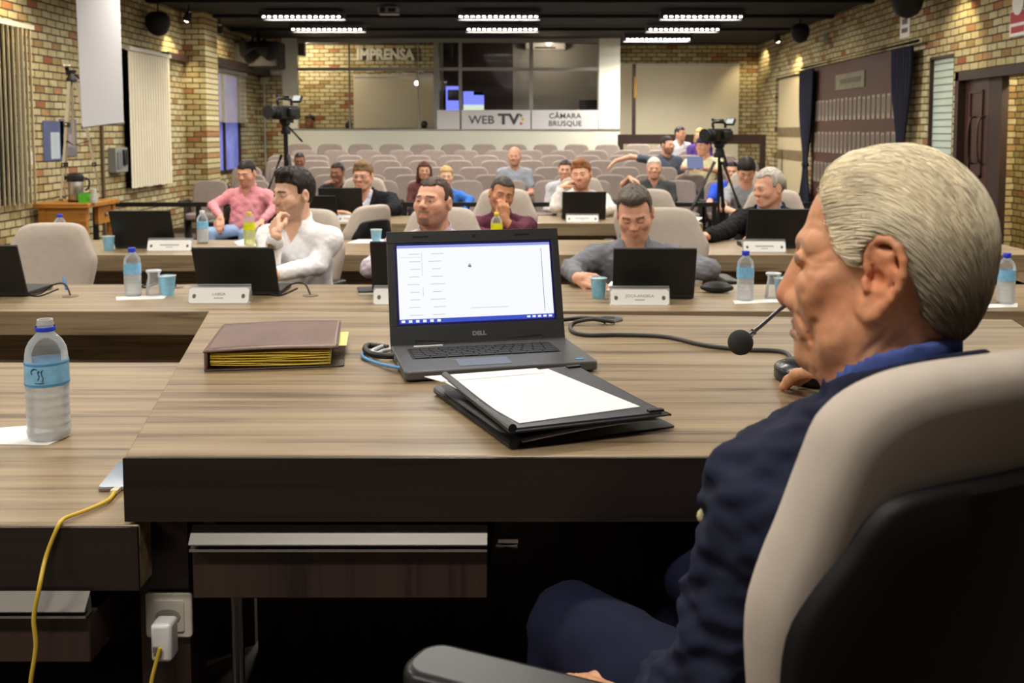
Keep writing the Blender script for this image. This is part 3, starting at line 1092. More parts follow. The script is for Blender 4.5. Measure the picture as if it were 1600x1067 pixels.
# ------------------------------------------------------------ projection screen hanging by the left wall
d0, d1 = 9.3, 10.25
bl, br = P(128, 199, d0), P(193, 191, d1 - .55)
T0, T1 = P(117, 0, d0), P(187, 0, d1 - .55)
t = thing('projection_screen', 'hanging white projection screen seen edge on beside the left brick wall', 'projection screen', bl)
tl = bl + Vector((P(118, 10, d0).x - bl.x, 0, 0)) + Vector((0, 0, ZC - .14 - bl.z))
tr = br + (T1 - br) * ((ZC - .14 - br.z) / (T1.z - br.z))


def scr(u, v):
    a = bl.lerp(br, u)
    b2 = tl.lerp(tr, u)
    return tuple(a.lerp(b2, v) - bl)


MB().grid(scr, 2, 2).build('fabric', mat('screen_fabric', C(196, 196, 200), .8), t, solid=.006)
MB().tube([tuple(Vector((0, 0, 0))), tuple(br - bl)], .016, 8).build('bottom_bar', mat('screen_bar', C(150, 150, 150), .5), t)
MB().tube([tuple(tl - bl - (tr - tl) * .05), tuple(tr - bl + (tr - tl) * .05)], .05, 12).build('roller_case', mat('screen_case', C(190, 190, 190), .5), t)
MB().tube([tuple(tl - bl), tuple(tl - bl + Vector((0, 0, .14)))], .012, 6).tube([tuple(tr - bl), tuple(tr - bl + Vector((0, 0, .14)))], .012, 6).build('hanger', M_BLKM, t)


# ------------------------------------------------------------ tripods and cameras
def tripod(name, label, cat, base, head, spread, mats, brace_at=.45, group=None, rot=0.0, col=0.0):
    t = thing(name, label, cat, base, 0, group)
    h = head - base[2] - col
    mt, mj = mats
    for k in range(3):
        a = R(rot + 120 * k)
        ft = Vector((spread * math.cos(a), spread * math.sin(a), .015))
        tp = Vector((.045 * math.cos(a), .045 * math.sin(a), h))
        lg = MB()
        lg.tube([tp, tp.lerp(ft, .36)], .017, 8).tube([tp.lerp(ft, .36), tp.lerp(ft, .70)], .013, 8).tube([tp.lerp(ft, .70), ft], .010, 8)
        leg = lg.build('leg', mt, t, smooth=60)
        j = MB()
        for q in (.36, .70):
            j.tube([tp.lerp(ft, q - .015), tp.lerp(ft, q + .02)], .023, 8)
        j.tube([tp.lerp(ft, .985), ft], .02, 8)
        j.build('leg_clamp', mj, leg, smooth=60)
    MB().tube([(0, 0, h * .45), (0, 0, h + .02 + col)], .014 if col < .1 else .024, 8).build('centre_column', mt, t, smooth=60)
    br_ = MB()
    for k in range(3):
        a = R(rot + 120 * k)
        q = Vector((.045 * math.cos(a), .045 * math.sin(a), h)).lerp(Vector((spread * math.cos(a), spread * math.sin(a), .015)), .5)
        br_.tube([(0, 0, h * .47), q], .007, 6)
    br_.build('brace', mj, t)
    hb = MB().lathe([(.05, 0), (.055, .03), (.04, .05), (.035, .09), (.05, .1), (.05, .12)], (0, 0, h + col), 16)
    hb.tube([(.03, 0, h + col + .08), (.12, .25, h + col - .08)], .011, 8)
    hb.build('tripod_head', mj, t, smooth=50)
    return t


def videocam(label, c, yaw, s=1.0, flip=False):
    t = thing('video_camera', label, 'video camera', c, yaw)
    MB().cbox((0, 0, .11 * s), (.13 * s, .34 * s, .15 * s)).build('body', M_BLK, t, bevel=.015)
    MB().lathe([(.06 * s, 0), (.062 * s, .06 * s), (.05 * s, .07 * s), (.055 * s, .12 * s), (.07 * s, .15 * s), (.06 * s, .15 * s)], n=20, T=Matrix.Translation((0, -.17 * s, .11 * s)) @ Matrix.Rotation(R(90), 4, 'X')).build('lens', M_BLKM, t, smooth=50)
    MB().tube(smooth_path([(0, -.13 * s, .19 * s), (0, -.13 * s, .25 * s), (0, .1 * s, .25 * s), (0, .12 * s, .19 * s)], 4), .016 * s, 8).build('handle', M_BLK, t, smooth=60)
    MB().tube([(.03 * s, -.2 * s, .28 * s), (.03 * s, .02 * s, .28 * s)], .017 * s, 10).build('microphone', M_BLKM, t, smooth=60)
    T = Matrix.Translation((.02 * s, .2 * s, .26 * s)) @ Matrix.Rotation(R(-35), 4, 'X')
    vf = MB().cbox((0, 0, 0), (.11 * s, .03 * s, .08 * s), 0, T).build('viewfinder', M_BLK, t)
    MB().cbox((0, .016 * s, 0), (.09 * s, .003, .065 * s), 0, T).cbox((0, -.016 * s, 0), (.09 * s, .003, .065 * s), 0, T).build('viewfinder_screen', mat('vf_screen', C(220, 226, 216), .4, emit=.7), vf)
    MB().cbox((.085 * s, .02 * s, .11 * s), (.04 * s, .14 * s, .09 * s)).build('side_grip', M_BLK, t, bevel=.01)
    MB().cbox((0, .02 * s, .02 * s), (.09 * s, .14 * s, .04 * s)).build('mount_plate', M_BLKM, t)
    MB().cbox((0, .19 * s, .1 * s), (.09 * s, .06 * s, .11 * s)).build('battery', M_BLKM, t)
    return t


# photo tripod by the left wall
tb = P(112, 300, 9.9)
tripod('camera_tripod', 'silver and black camera tripod standing on the wooden side table, no camera on it', 'tripod', (-4.76, 10.68, P(58, 318, 10.26).z), P(108, 128, 10.68).z, .25, (mat('tripod_silver', C(206, 198, 184), .4, metal=.4), M_BLK), rot=20)
hd = thing('tripod_panhandle', 'pale pan bar on top of the empty silver tripod', 'tripod handle', P(104, 103, 10.66))
MB().tube([(0, 0, 0), (.17, .1, .012)], .014, 8).tube([(-.03, -.02, -.0), (.03, .02, 0)], .028, 8).build('bar', mat('tripod_silver', C(168, 160, 148), .4, metal=.6), hd)
MB().tube([(0, 0, -.015), (0, .03, -.09)], .02, 8).build('pivot', M_BLK, hd)
# left video camera
dL = 11.0
hp = P(446, 192, dL)
tripod('camera_tripod', 'black tripod carrying the left video camera behind the man in the white shirt', 'tripod', (hp.x, hp.y, 0), hp.z - .12, .52, (M_BLK, M_BLKM), rot=195, col=.22)
videocam('black video camera with a lit viewfinder on the left tripod', (hp.x, hp.y, hp.z), R(-20), 1.0)
# right video camera
dR = 9.6
hp = P(1124, 226, dR)
tripod('camera_tripod', 'black tripod carrying the right video camera in front of the yellow shirt', 'tripod', (hp.x, hp.y, 0), hp.z - .12, .62, (M_BLK, M_BLKM), rot=190, col=.04)
videocam('black video camera with tilted viewfinder on the right tripod', (hp.x, hp.y, hp.z), R(-42), .82)

# ------------------------------------------------------------ small things on the left wall
p = PX(178, 250, XL)
t = thing('intercom', 'grey wall intercom box with a dark handset on the left brick wall', 'intercom', (XL, p.y, p.z))
MB().cbox((.05, 0, 0), (.1, .36, .3)).build('housing', mat('intercom_grey', C(140, 142, 140), .5), t, bevel=.01)
MB().cbox((.115, .07, .03), (.03, .11, .19)).build('handset', M_BLK, t, bevel=.01)
MB().cbox((.105, -.09, .0), (.012, .12, .2)).build('faceplate', mat('intercom_dark', C(112, 114, 114), .5), t)
p = PX(83, 220, XL)
t = thing('wall_poster', 'narrow blue and white poster on the left brick wall behind the silver tripod', 'poster', (XL, p.y, p.z))
MB().cbox((.006, 0, 0), (.01, .46, .42)).build('sheet', mat('poster_blue', C(86, 98, 140), .6), t)
MB().cbox((.013, 0.02, -.05), (.004, .2, .28)).build('white_strip', mat('poster_pale', C(190, 206, 220), .6), t)
p = PX(106, 215, XL)
t = thing('wall_poster', 'dark grey poster on the left brick wall right of the narrow blue one', 'poster', (XL, p.y, p.z))
MB().cbox((.006, 0, 0), (.01, .4, .4)).build('sheet', mat('poster_grey', C(110, 110, 118), .6), t)
MB().cbox((.013, 0, -.03), (.004, .26, .14)).build('print_block', mat('poster_lilac', C(150, 140, 160), .6), t)
p = PX(46, 247, XL)
t = thing('light_switch', 'white switch plate on the left brick wall beside the half open blind', 'switch', (XL, p.y, p.z))
MB().cbox((.008, 0, 0), (.016, .09, .13)).build('plate', mat('switch_white', C(226, 222, 210), .5), t)
MB().cbox((.018, 0, 0), (.006, .03, .05)).build('rocker', mat('switch_white2', C(206, 202, 192), .5), t)
p = PX(158, 240, XL)
tag(MB().box((XL, p.y - .025, .2), (XL + .03, p.y + .025, 2.1)).build('conduit', mat('conduit_brown', C(96, 78, 54), .6)), 'brown cable duct running down the left brick wall beside the intercom', 'conduit')

# ------------------------------------------------------------ oak side table with the thermos
ty = 10.26
fl_, fr_ = P(58, 318, ty), P(132, 322, ty)
zt = fl_.z
t = thing('side_table', 'honey coloured wooden desk with a drawer against the left brick wall', 'table', (-4.71, 10.66, 0))
MB().box((-.30, -.40, zt - .05), (.26, .40, zt)).build('top', OAK, t, bevel=.008)
MB().box((-.25, -.36, 0), (.21, -.33, zt - .05)).build('front_panel', OAK, t)
for x in (-.26, .15):
    for y in (-.37, .30):
        MB().box((x, y, 0), (x + .07, y + .07, zt - .05)).build('leg', OAK, t)
dr = MB().box((.17, -.05, zt - .24), (.21, .28, zt - .06)).build('drawer', OAK, t)
MB().ball((.225, .12, zt - .15), .02, 10).build('knob', M_ALU, dr)
M_STL = mat('thermos_steel', C(176, 170, 160), .28, metal=.9)
th = P(119, 318, 10.5)
t = thing('thermos', 'steel pump thermos with a black top on the wooden side table', 'thermos', (th.x, 10.5, zt))
MB().lathe([(.07, .01), (.075, .02), (.075, .21), (.07, .22)], n=24).build('body', M_STL, t, smooth=40)
MB().lathe([(.078, 0), (.08, .02), (.075, .025)], n=24).build('base', M_BLK, t, smooth=40)
MB().lathe([(.078, .21), (.085, .24), (.08, .27), (.05, .295), (.03, .3)], n=24).cbox((-.06, -.02, .25), (.07, .05, .04)).tube(smooth_path([(.06, .05, .25), (.11, .07, .22), (.1, .07, .14), (.075, .05, .12)], 4), .01, 8).build('pump_top', M_BLK, t, smooth=40)
gp = P(131, 318, 10.42)
t = thing('green_box', 'bright green box next to the thermos', 'box', (gp.x + .015, 10.40, zt))
MB().cbox((0, 0, .045), (.09, .07, .09)).build('carton', mat('green', C(84, 196, 50), .5), t)
MB().cbox((0, 0, .092), (.07, .05, .004)).build('opening', mat('green_dark', C(56, 140, 36), .5), t)
for dx, h_, lab in ((.10, .14, 'tall white sleeve of paper cups right of the green box'), (.055, .09, 'short white sleeve of paper cups beside the green box')):
    t = thing('cup_stack', lab, 'cups', (gp.x + dx + .02, 10.38 if h_ > .1 else 10.5, zt))
    q = MB()
    for k in range(int(h_ / .02)):
        q.lathe([(.026, k * .02), (.031, k * .02 + .018), (.033, k * .02 + .02)], n=16)
    q.build('cups', mat('cup_white', C(226, 228, 222), .5), t)
    MB().lathe([(.034, 0), (.034, h_ * .3)], n=16, caps=False).build('wrapper', mat('cup_wrap', C(190, 190, 196), .5), t)
# ------------------------------------------------------------ desks
WOODF = wood('dark_walnut_long', C(44, 35, 30), C(27, 21, 18), axis=0, s=.8)
ZD, ZS, ZT = 0.983, 0.88, 0.75
yn = 1.51
NL, FL, FR = PZ(195, 712, ZD), PZ(327, 484, ZD), PZ(1582, 499, ZD)
NRx = 1.03
quad = [(NL.x, NL.y), (NRx, NL.y), (FR.x, FR.y), (FL.x, FL.y)]
desk = thing('desk', 'raised wedge shaped walnut presiding desk with the open laptop on it', 'desk', (0, 2.0, ZR))
off = Vector((0, 2.0, ZR))


def lq(z0, z1, inset=0.0):
    cx_ = sum(p[0] for p in quad) / 4
    cy_ = sum(p[1] for p in quad) / 4
    return [(p[0] + (cx_ - p[0]) * inset - off.x, p[1] + (cy_ - p[1]) * inset - off.y) for p in quad]


MB().prism(lq(0, 0), ZD - .098 - ZR, ZD - ZR).build('top', WOOD, desk, bevel=.003)
MB().box((NL.x - off.x - .001, NL.y - off.y - .006, ZD - .098 - ZR), (NRx - off.x, NL.y - off.y, ZD - ZR - .002)).build('fascia', WOODF, desk)
# modesty panel at the audience side and end panels
y0_ = NL.y
leg = MB()
legx0, legx1 = P(222, 900, 1.575).x, P(298, 900, 1.575).x
leg.box((legx0, 1.565 - 2.0, 0), (legx1, 1.64 - 2.0, ZD - .098 - ZR))
leg.build('leg_panel', WOODD, desk)
MB().box((-.65, 2.35 - 2.0, 0), (NRx + .02, 2.38 - 2.0, ZD - .098 - ZR)).build('modesty_panel', WOODD, desk)
MB().box((NRx - .14, 1.62 - 2, 0), (NRx - .08, 2.35 - 2, ZD - .098 - ZR)).build('leg_panel', WOODD, desk)
p = P(350, 1000, 1.72)
MB().tube([(p.x, 1.80 - 2, 0), (p.x, 1.80 - 2, ZD - .098 - ZR)], .012, 10).build('steel_leg', M_STEEL, desk)


def drawer(root, off_, u0, u1, va, vb, vc, y, lab):
    a, b_ = P(u0, va, y), P(u1, vc, y)
    d = thing_child('drawer', root)
    zc0, zc1 = P(u0, vb, y).z, a.z
    MBd = MB().box((a.x - off_.x, y - off_.y, b_.z - off_.z), (b_.x - off_.x, y + .40 - off_.y, zc0 - .004 - off_.z))
    MBd = MBd.build('drawer', WOODD, root, bevel=.002)
    h = MB()
    yy = y - off_.y
    hh_ = zc1 - zc0
    prof = [(.006, zc1), (-.016, zc1 - hh_ * .64), (-.016, zc1 - hh_ * .68), (-.001, zc1 - hh_ * .70), (-.003, zc0 + .004), (-.013, zc0 + .0035), (-.013, zc0), (.01, zc0)]
    n = len(prof)
    vs = [(a.x - off_.x, yy + q[0], q[1] - off_.z) for q in prof] + [(b_.x - off_.x, yy + q[0], q[1] - off_.z) for q in prof]
    h.add(vs, [(i, i + 1, n + i + 1, n + i) for i in range(n - 1)] + [tuple(range(n)), tuple(reversed(range(n, 2 * n)))])
    h.build('handle', M_ALU, MBd)
    return MBd


def thing_child(n, r):
    return None


dw = drawer(desk, off, 299, 762, 822, 857, 935, 1.492, '')
k = P(775, 855, 1.492)
lk = MB().tube([(k.x - off.x, 1.500 - 2, k.z - off.z), (k.x + .032 - off.x, 1.500 - 2, k.z - off.z)], .0055, 12).cbox((k.x + .018 - off.x, 1.500 - 2, k.z + .008 - off.z), (.03, .01, .006))
lk.build('lock', M_STEEL, desk, smooth=40)
# socket on the leg
p = P(266, 958, 1.565)
so = thing('wall_socket', 'white power socket on the dark leg panel under the desk', 'socket', (p.x, 1.565, p.z))
M_SOCK = mat('socket_white', C(226, 220, 206), .45)
w = .073
MB().prism(rrect(w, w, .006), 0, .008, 0, UP).build('plate', M_SOCK, so, bevel=.002)
ip = MB().prism(rrect(.05, .05, .004), .008, .0105, 0, UP).build('insert', mat('socket_insert', C(206, 200, 188), .45), so)
MB().prism([(.02 * math.cos(R(a)), .012 * math.sin(R(a))) for a in range(0, 360, 30)], .0105, .012, 0, UP).build('outlet', mat('socket_dark', C(150, 144, 132), .5), ip)
ch = thing('phone_charger', 'small white cube charger plugged into the socket, yellow cable leaving it', 'charger', (P(258, 995, 1.525).x, 1.525, P(258, 995, 1.525).z))
M_CHG = mat('charger_white', C(238, 238, 236), .3)
MB().box((-.015, -.022, -.03), (.017, .012, .03)).build('body', M_CHG, ch, bevel=.006, segs=3)
MB().box((-.004, .012, -.004), (.004, .03, .004)).build('prongs', M_STEEL, ch)
MB().box((-.010, -.026, -.012), (.0, -.021, -.004)).build('usb_plug', M_ALU, ch)
# tangled dark plug hanging at the right under the desk
p = P(988, 828, 2.34)
t = thing('cable_box', 'small dark junction box with a looped cable under the desk', 'junction box', (p.x, 2.335, p.z))
MB().cbox((0, 0, 0), (.05, .03, .04)).build('box', M_BLK, t)
MB().tube(smooth_path([(.02, -.005, .01), (.05, -.01, -.01), (.045, -.01, -.05), (.02, -.01, -.04)], 5), .004, 6).build('cable', M_BLK, t)
MB().tube([(.11, 0, .03), (.11, 0, -.12)], .003, 6).build('cord', M_BLK, t)

# lower side desk at the left
sd = thing('desk', 'lower walnut side desk left of the presiding desk, holding the open water bottle', 'desk', (-1.5, 2.0, ZR))
so_ = Vector((-1.5, 2.0, ZR))
yS0, yS1 = PZ(100, 820, ZS).y, PZ(100, 566, ZS).y
xr = P(218, 870, yS0).x
MB().prism([(-2.6 + 1.5, yS0 - 2), (xr + 1.5, yS0 - 2), (xr + 1.5, yS0 + .05 - 2), (legx0 - .002 + 1.5, yS0 + .05 - 2), (-.66 + 1.5, yS1 - 2), (-2.6 + 1.5, yS1 - 2)], ZS - .098 - ZR, ZS - ZR).build('top', WOOD, sd, bevel=.003)
MB().box((-1.1, yS0 - 2 - .006, ZS - .098 - ZR), (xr + 1.5, yS0 - 2, ZS - ZR - .002)).build('fascia', WOODF, sd)
drawer(sd, so_, -240, 142, 926, 960, 1035, yS0 - .018, '')
MB().box((-1.05, 2.38 - 2, 0), (-.665 + 1.5, 2.41 - 2, ZS - .098 - ZR)).build('modesty_panel', WOODD, sd)
MB().box((-1.08, 1.64 - 2, 0), (-1.02, 2.38 - 2, ZS - .098 - ZR)).build('leg_panel', WOODD, sd)


def ctable(label, x0, x1, y0, y1, xl=None):
    t = thing('council_table', label, 'table', ((x0 + x1) / 2, y0, 0), 0, 'council tables')
    hw_ = (x1 - x0) / 2
    MB().box((-hw_, 0, ZT - .098), (hw_, y1 - y0, ZT)).build('top', WOOD, t, bevel=.003)
    MB().box((-hw_ + .12, .24, .03), (hw_ - .12, .27, ZT - .098)).build('modesty_panel', WOOD, t)
    n = max(2, int((x1 - x0) / 1.6) + 1)
    for k in range(n):
        x = -hw_ + .15 + k * (2 * hw_ - .3) / (n - 1)
        MB().box((x - .02, .27, 0), (x + .02, y1 - y0 - .06, ZT - .098)).build('leg_panel', WOODD, t)
    return t


Y1, Y2, Y3 = PZ(0, 486, ZT).y, PZ(300, 398, ZT).y, PZ(900, 349, ZT).y
ctable('front walnut council table directly behind the presiding desk', -3.3, 2.75, Y1, Y1 + .72)
ctable('second walnut council table behind the man in the white shirt', -3.3, 3.0, Y2, Y2 + .82)
ctable('third walnut council table, farthest from the presiding desk', -1.95, P(1098, 360, Y3).x, Y3, Y3 + .72)

# low dark railing before the audience
t = thing('railing', 'low black railing between the council tables and the audience seats', 'railing', (-.8, 11.6, 0))
zr_ = P(800, 316, 11.6).z
MB().box((-4.2, -.03, zr_ - .05), (4.1, .03, zr_)).build('top_rail', M_BLK, t)
MB().box((-4.2, -.02, .16), (4.1, .02, .2)).build('lower_rail', M_BLK, t)
for k in range(8):
    x = -4.15 + k * 8.2 / 7
    MB().box((x - .025, -.025, 0), (x + .025, .025, zr_)).build('post', M_BLK, t)
# ------------------------------------------------------------ laptops
M_LAP = mat('laptop_grey', C(92, 92, 94), .42, metal=.35, noise=.03)
M_LAPB = mat('laptop_black', C(22, 22, 22), .55)
M_BEZ = mat('bezel', C(54, 55, 56), .5)
M_KEY = mat('key_black', C(34, 34, 36), .5)
M_SCR = mat('screen_white', C(250, 252, 255), .5, emit=.72)
M_SCRB = mat('screen_taskbar', C(58, 82, 200), .5, emit=.7)
M_SCRL = mat('screen_line', C(150, 168, 165), .5, emit=.9)
M_SCRT = mat('screen_topbar', C(150, 162, 240), .5, emit=.7)
M_SCRG = mat('screen_grey', C(110, 120, 130), .5, emit=.5)
M_SCRD = mat('screen_border', C(40, 34, 110), .4, emit=.25)


def laptop(label, loc, rz, W=.376, D=.258, tilt=17, main=False, group=None):
    t = thing('laptop', label, 'laptop', loc, rz, group)
    T = .022
    base = MB().prism(rrect(W, D, .012), .004, T).build('base', M_LAP if main else M_LAPB, t, bevel=.003)
    if main:
        MB().prism(rrect(W - .012, D - .02, .01), 0, .004).build('underside', M_BLK, t)
        kb = MB().prism(rrect(W * .80, .098, .004), T - .001, T + .0006, 0, Matrix.Translation((-.01, .025, 0)))
        rows = [(15, 0), (15, .002), (14.5, .005), (13.5, .009), (12.5, .013), (9, 0)]
        for r_ in range(6):
            y = .025 + .041 - r_ * .0165
            n = int(rows[r_][0])
            x0 = -.01 - W * .39
            Wd = W * .78
            for k in range(n):
                wk = Wd / n
                if r_ == 5 and k == 4:
                    wk *= 1.0
                kb.cbox((x0 + (k + .5) * Wd / n, y, T + .0012), (wk - .003, .0132, .0022), 1)
        kb.build('keyboard', [M_BLK, M_KEY], base)
        MB().prism(rrect(.105, .062, .004), T - .001, T + .0007, 0, Matrix.Translation((-.03, -.075, 0))).build('touchpad', mat('touchpad', C(104, 112, 132), .35), base)
        MB().cbox((-W * .30, .095, T + .0008), (.062, .009, .0012)).build('sticker', mat('sticker_white', C(226, 226, 226), .5), base)
        MB().prism(rrect(.016, .012, .002), T, T + .001, 0, Matrix.Translation((W * .42, -.10, 0))).build('sticker', mat('sticker_blue', C(64, 150, 206), .4), base)
        pb = MB()
        for y in (.07, .03, -.03):
            pb.cbox((-W / 2 - .0005, y, .013), (.002, .022, .007))
        pb.build('port', M_ALU, base)
    hy = D / 2 - .012
    H = .252 if main else .236 * W / .37
    M = Matrix.Translation((0, hy, T - .004)) @ Matrix.Rotation(R(90 - tilt), 4, 'X')
    # local lid frame: x right, y up the lid, z towards the user
    lid = MB(M).prism([(x, y + H / 2) for x, y in rrect(W, H, .010)], -.011, -.003).build('lid', M_LAPB if not main else M_LAP, t, bevel=.002)
    bz = .016
    fr = MB(M)
    sb = .044 if main else .03
    fr.box((-W / 2, 0.0, -.003), (W / 2, sb, 0)).box((-W / 2, H - .026, -.003), (W / 2, H, 0)).box((-W / 2, sb, -.003), (-W / 2 + bz, H - .026, 0)).box((W / 2 - bz, sb, -.003), (W / 2, H - .026, 0))
    fr.build('bezel', M_BEZ if main else M_BLK, lid, bevel=.001)
    s = MB(M)
    x0, x1, y0, y1 = -W / 2 + bz, W / 2 - bz, sb, H - .026
    s.box((x0, y0, -.0032), (x1, y1, -.0022), 5)
    if main:
        e = .0055
        x0, x1, y0, y1 = x0 + e, x1 - e, y0 + e, y1 - e
        q = lambda a, b_, c_, d_, mi, z=.0002: s.box((x0 + (x1 - x0) * a, y0 + (y1 - y0) * c_, -.0022), (x0 + (x1 - x0) * b_, y0 + (y1 - y0) * d_, -.0022 + z), mi)
        q(0, 1, .055, .965, 0)
        q(0, 1, 0, .055, 1)
        q(0, 1, .965, 1, 3)
        for k in range(6):
            q(.012 + k * .045, .034 + k * .045, .012, .044, 0, .0004)
        for k in range(5):
            q(.82 + k * .036, .842 + k * .036, .016, .040, 0, .0004)
        random.seed(5)
        for k in range(9):
            v = .89 - k * .098
            q(.06 + random.random() * .02, .13 + random.random() * .02, v - .006, v, 2, .0004)
            q(.20 + random.random() * .02, .27 + random.random() * .03, v - .006, v, 2, .0004)
        for (a, b_) in ((.80, .91), (.60, .78), (.34, .46)):
            q(.155, .157, a, b_, 2, .0004)
        q(.02, .15, .845, .848, 2, .0004)
        q(.94, .943, .09, .92, 4, .0004)
        q(.453, .473, .70, .72, 4, .0004)
        q(.456, .470, .72, .745, 2, .0004)
        q(.46, .70, .165, .17, 2, .0004)
    s.build('screen', [M_SCR, M_SCRB, M_SCRL, M_SCRT, M_SCRG, M_SCRD] if main else [M_BLK] * 5 + [mat('screen_dim', C(60, 66, 80), .3)], lid)
    if main:
        text('logo', 'DELL', .0125, mat('logo_silver', C(190, 190, 190), .35, metal=.6), lid, M @ Matrix.Translation((0, .022, .0004)), .0003, .0006, 1.1)
        MB(M).lathe([(.0045, 0), (.004, .0006), (.001, .0008)], (.0, H - .013, 0), 16).build('webcam', M_BLK, lid)
        for bx_ in (-.12, .11):
            MB(M).cbox((bx_, H - .013, 0), (.035, .004, .0008)).build('bezel_pad', M_BLKM, lid)
        MB().tube([(-W * .36, hy + .004, T), (W * .36, hy + .004, T)], .009, 12).build('hinge', M_BLK, t, smooth=60)
    return t


a, b_ = PZ(644, 597, ZD), PZ(937, 580, ZD)
ang = math.atan2(b_.y - a.y, b_.x - a.x)
mid = (a + b_) / 2
Wm = (b_ - a).length
cen = mid + Vector((-math.sin(ang), math.cos(ang), 0)) * .129
Wm *= 1.03
cen += Vector((-.008, -.008, 0))
laptop('open grey laptop with a lit white screen on the presiding desk', (cen.x, cen.y, ZD), ang, W=Wm, tilt=16, main=True)
LAPS = [
    (-84, 46, 463, 'black laptop seen from behind at the far left of the front council table', 0, 20),
    (313, 438, 461, 'black laptop seen from behind in front of the man in the white shirt', 0, 24),
    (583, 712, 459, 'black laptop seen from behind before the bearded man, half hidden by the lit screen', 0, 16),
    (957, 1084, 466, 'black laptop seen from behind in front of the man in the grey shirt', -1, 20),
    (181, 276, 388, 'black laptop seen from behind on the second table near the wooden side table', 0, 20),
    (645, 736, 388, 'black laptop on the second table before the man in the purple shirt', 0, 20),
    (1163, 1262, 388, 'black laptop seen from behind before the grey-haired man in the dark suit', 0, 20),
    (500, 568, 338, 'black laptop seen from behind before the man with glasses', 0, 14),
    (462, 529, 346, 'black laptop on the third table behind the head of the man in the white shirt', 0, 26),
    (878, 946, 343, 'black laptop seen from behind at the right end of the third table', 0, 18),
]
for u0, u1, v, lab, rot, tl in LAPS:
    a, b_ = PZ(u0, v, ZT), PZ(u1, v, ZT)
    w = (b_ - a).length
    m = (a + b_) / 2
    laptop(lab, (m.x, m.y + .258 * w / .376 / 2 - .02, ZT), R(180 + rot), W=w, D=.258 * w / .376, tilt=tl, group='black council laptops')


# ------------------------------------------------------------ bottles, cups, glasses
M_PET = clear('pet_clear', body=.10, rough=.04)
M_WATER = clear('pet_frosted', body=.52, rough=.12, bodycol=C(226, 232, 238))
M_WATERY = clear('juice', body=.5, rough=.12, bodycol=C(226, 232, 170), tint=(1, 1, .75, 1))
M_LAB = mat('label_blue', C(134, 196, 236), .4, noise=.16, nscale=60)
M_LABY = mat('label_yellow', C(222, 226, 30), .4, noise=.1, nscale=60)
M_CAPB = mat('cap_blue', C(44, 64, 214), .35)
M_CAPY = mat('cap_yellow', C(232, 204, 50), .35)
M_CAPW = mat('cap_white', C(226, 228, 234), .35)


def bottle(label, loc, kind='blue', cap=True, big=1.0, detail=False, group='small water bottles'):
    t = thing('water_bottle' if kind != 'yellow' else 'juice_bottle', label, 'bottle', loc, random.uniform(0, 6), group)
    s = big
    lo = [(.026, 0), (.033, .003), (.036, .012)]
    z = .012
    for k in range(5):
        lo += [(.0362, z + .006), (.0345, z + .011), (.0362, z + .016)]
        z += .0165
    lo += [(.0362, .102)]
    up = [(.0355, .102), (.0352, .148), (.0352, .150), (.033, .163), (.027, .175), (.019, .184), (.0145, .189), (.0135, .194)]
    sc = lambda pr: [(r * s, q * s) for r, q in pr]
    MB().lathe(sc(lo), n=28, caps=True).build('lower_body', M_WATERY if kind == 'yellow' else M_WATER, t, smooth=70)
    sh = MB().lathe(sc(up), n=28, caps=False).build('shoulder', M_PET, t, smooth=70)
    lb = MB().lathe(sc([(.0366, .098), (.0368, .100), (.0364, .140), (.0362, .142)]), n=28, caps=False).build('label', M_LABY if kind == 'yellow' else M_LAB, t, smooth=60)
    if cap:
        MB().lathe(sc([(.0155, .192), (.016, .193), (.016, .209), (.0145, .211)]), n=20).build('cap', {'yellow': M_CAPY, 'clear': M_CAPW}.get(kind, M_CAPB), t, smooth=40)
    else:
        MB().lathe(sc([(.0135, .194), (.0135, .212), (.0125, .213), (.0105, .212), (.0105, .196)]), n=20, caps=False).lathe(sc([(.0145, .203), (.0145, .205)]), n=20, caps=False).build('neck', clear('pet_neck', body=.5, rough=.15, bodycol=C(220, 222, 226)), t, smooth=40)
        MB().lathe(sc([(.0165, .192), (.0172, .193), (.0172, .199), (.0165, .2)]), n=20, caps=False).build('cap_ring', M_CAPB, t, smooth=40)
    if detail:
        MB().lathe(sc([(.0372, .1), (.0372, .103)]), n=28, caps=False).lathe(sc([(.037, .136), (.037, .139)]), n=28, caps=False).build('label_border', mat('label_dark', C(84, 148, 204), .4), lb, smooth=60)
        inv = -t.rotation_euler.z
        em = MB()

        def on(a, z):
            q = R(a) + inv
            return (.0374 * s * math.cos(q), .0374 * s * math.sin(q), z * s)
        for pts in ([(-82, .126), (-86, .128), (-87, .124), (-84, .119), (-88, .112)], [(-74, .13), (-78, .127), (-77, .12), (-74, .115), (-77, .110)], [(-104, .122), (-106, .128), (-98, .132), (-90, .131)]):
            em.tube(smooth_path([on(a, z) for a, z in pts], 4), .0007 * s, 5)
        em.tube([on(-96, .1075), on(-84, .1065), on(-72, .1075)], .0006 * s, 5)
        em.build('label_emblem', mat('label_ink', C(34, 52, 82), .5), lb)
    return t


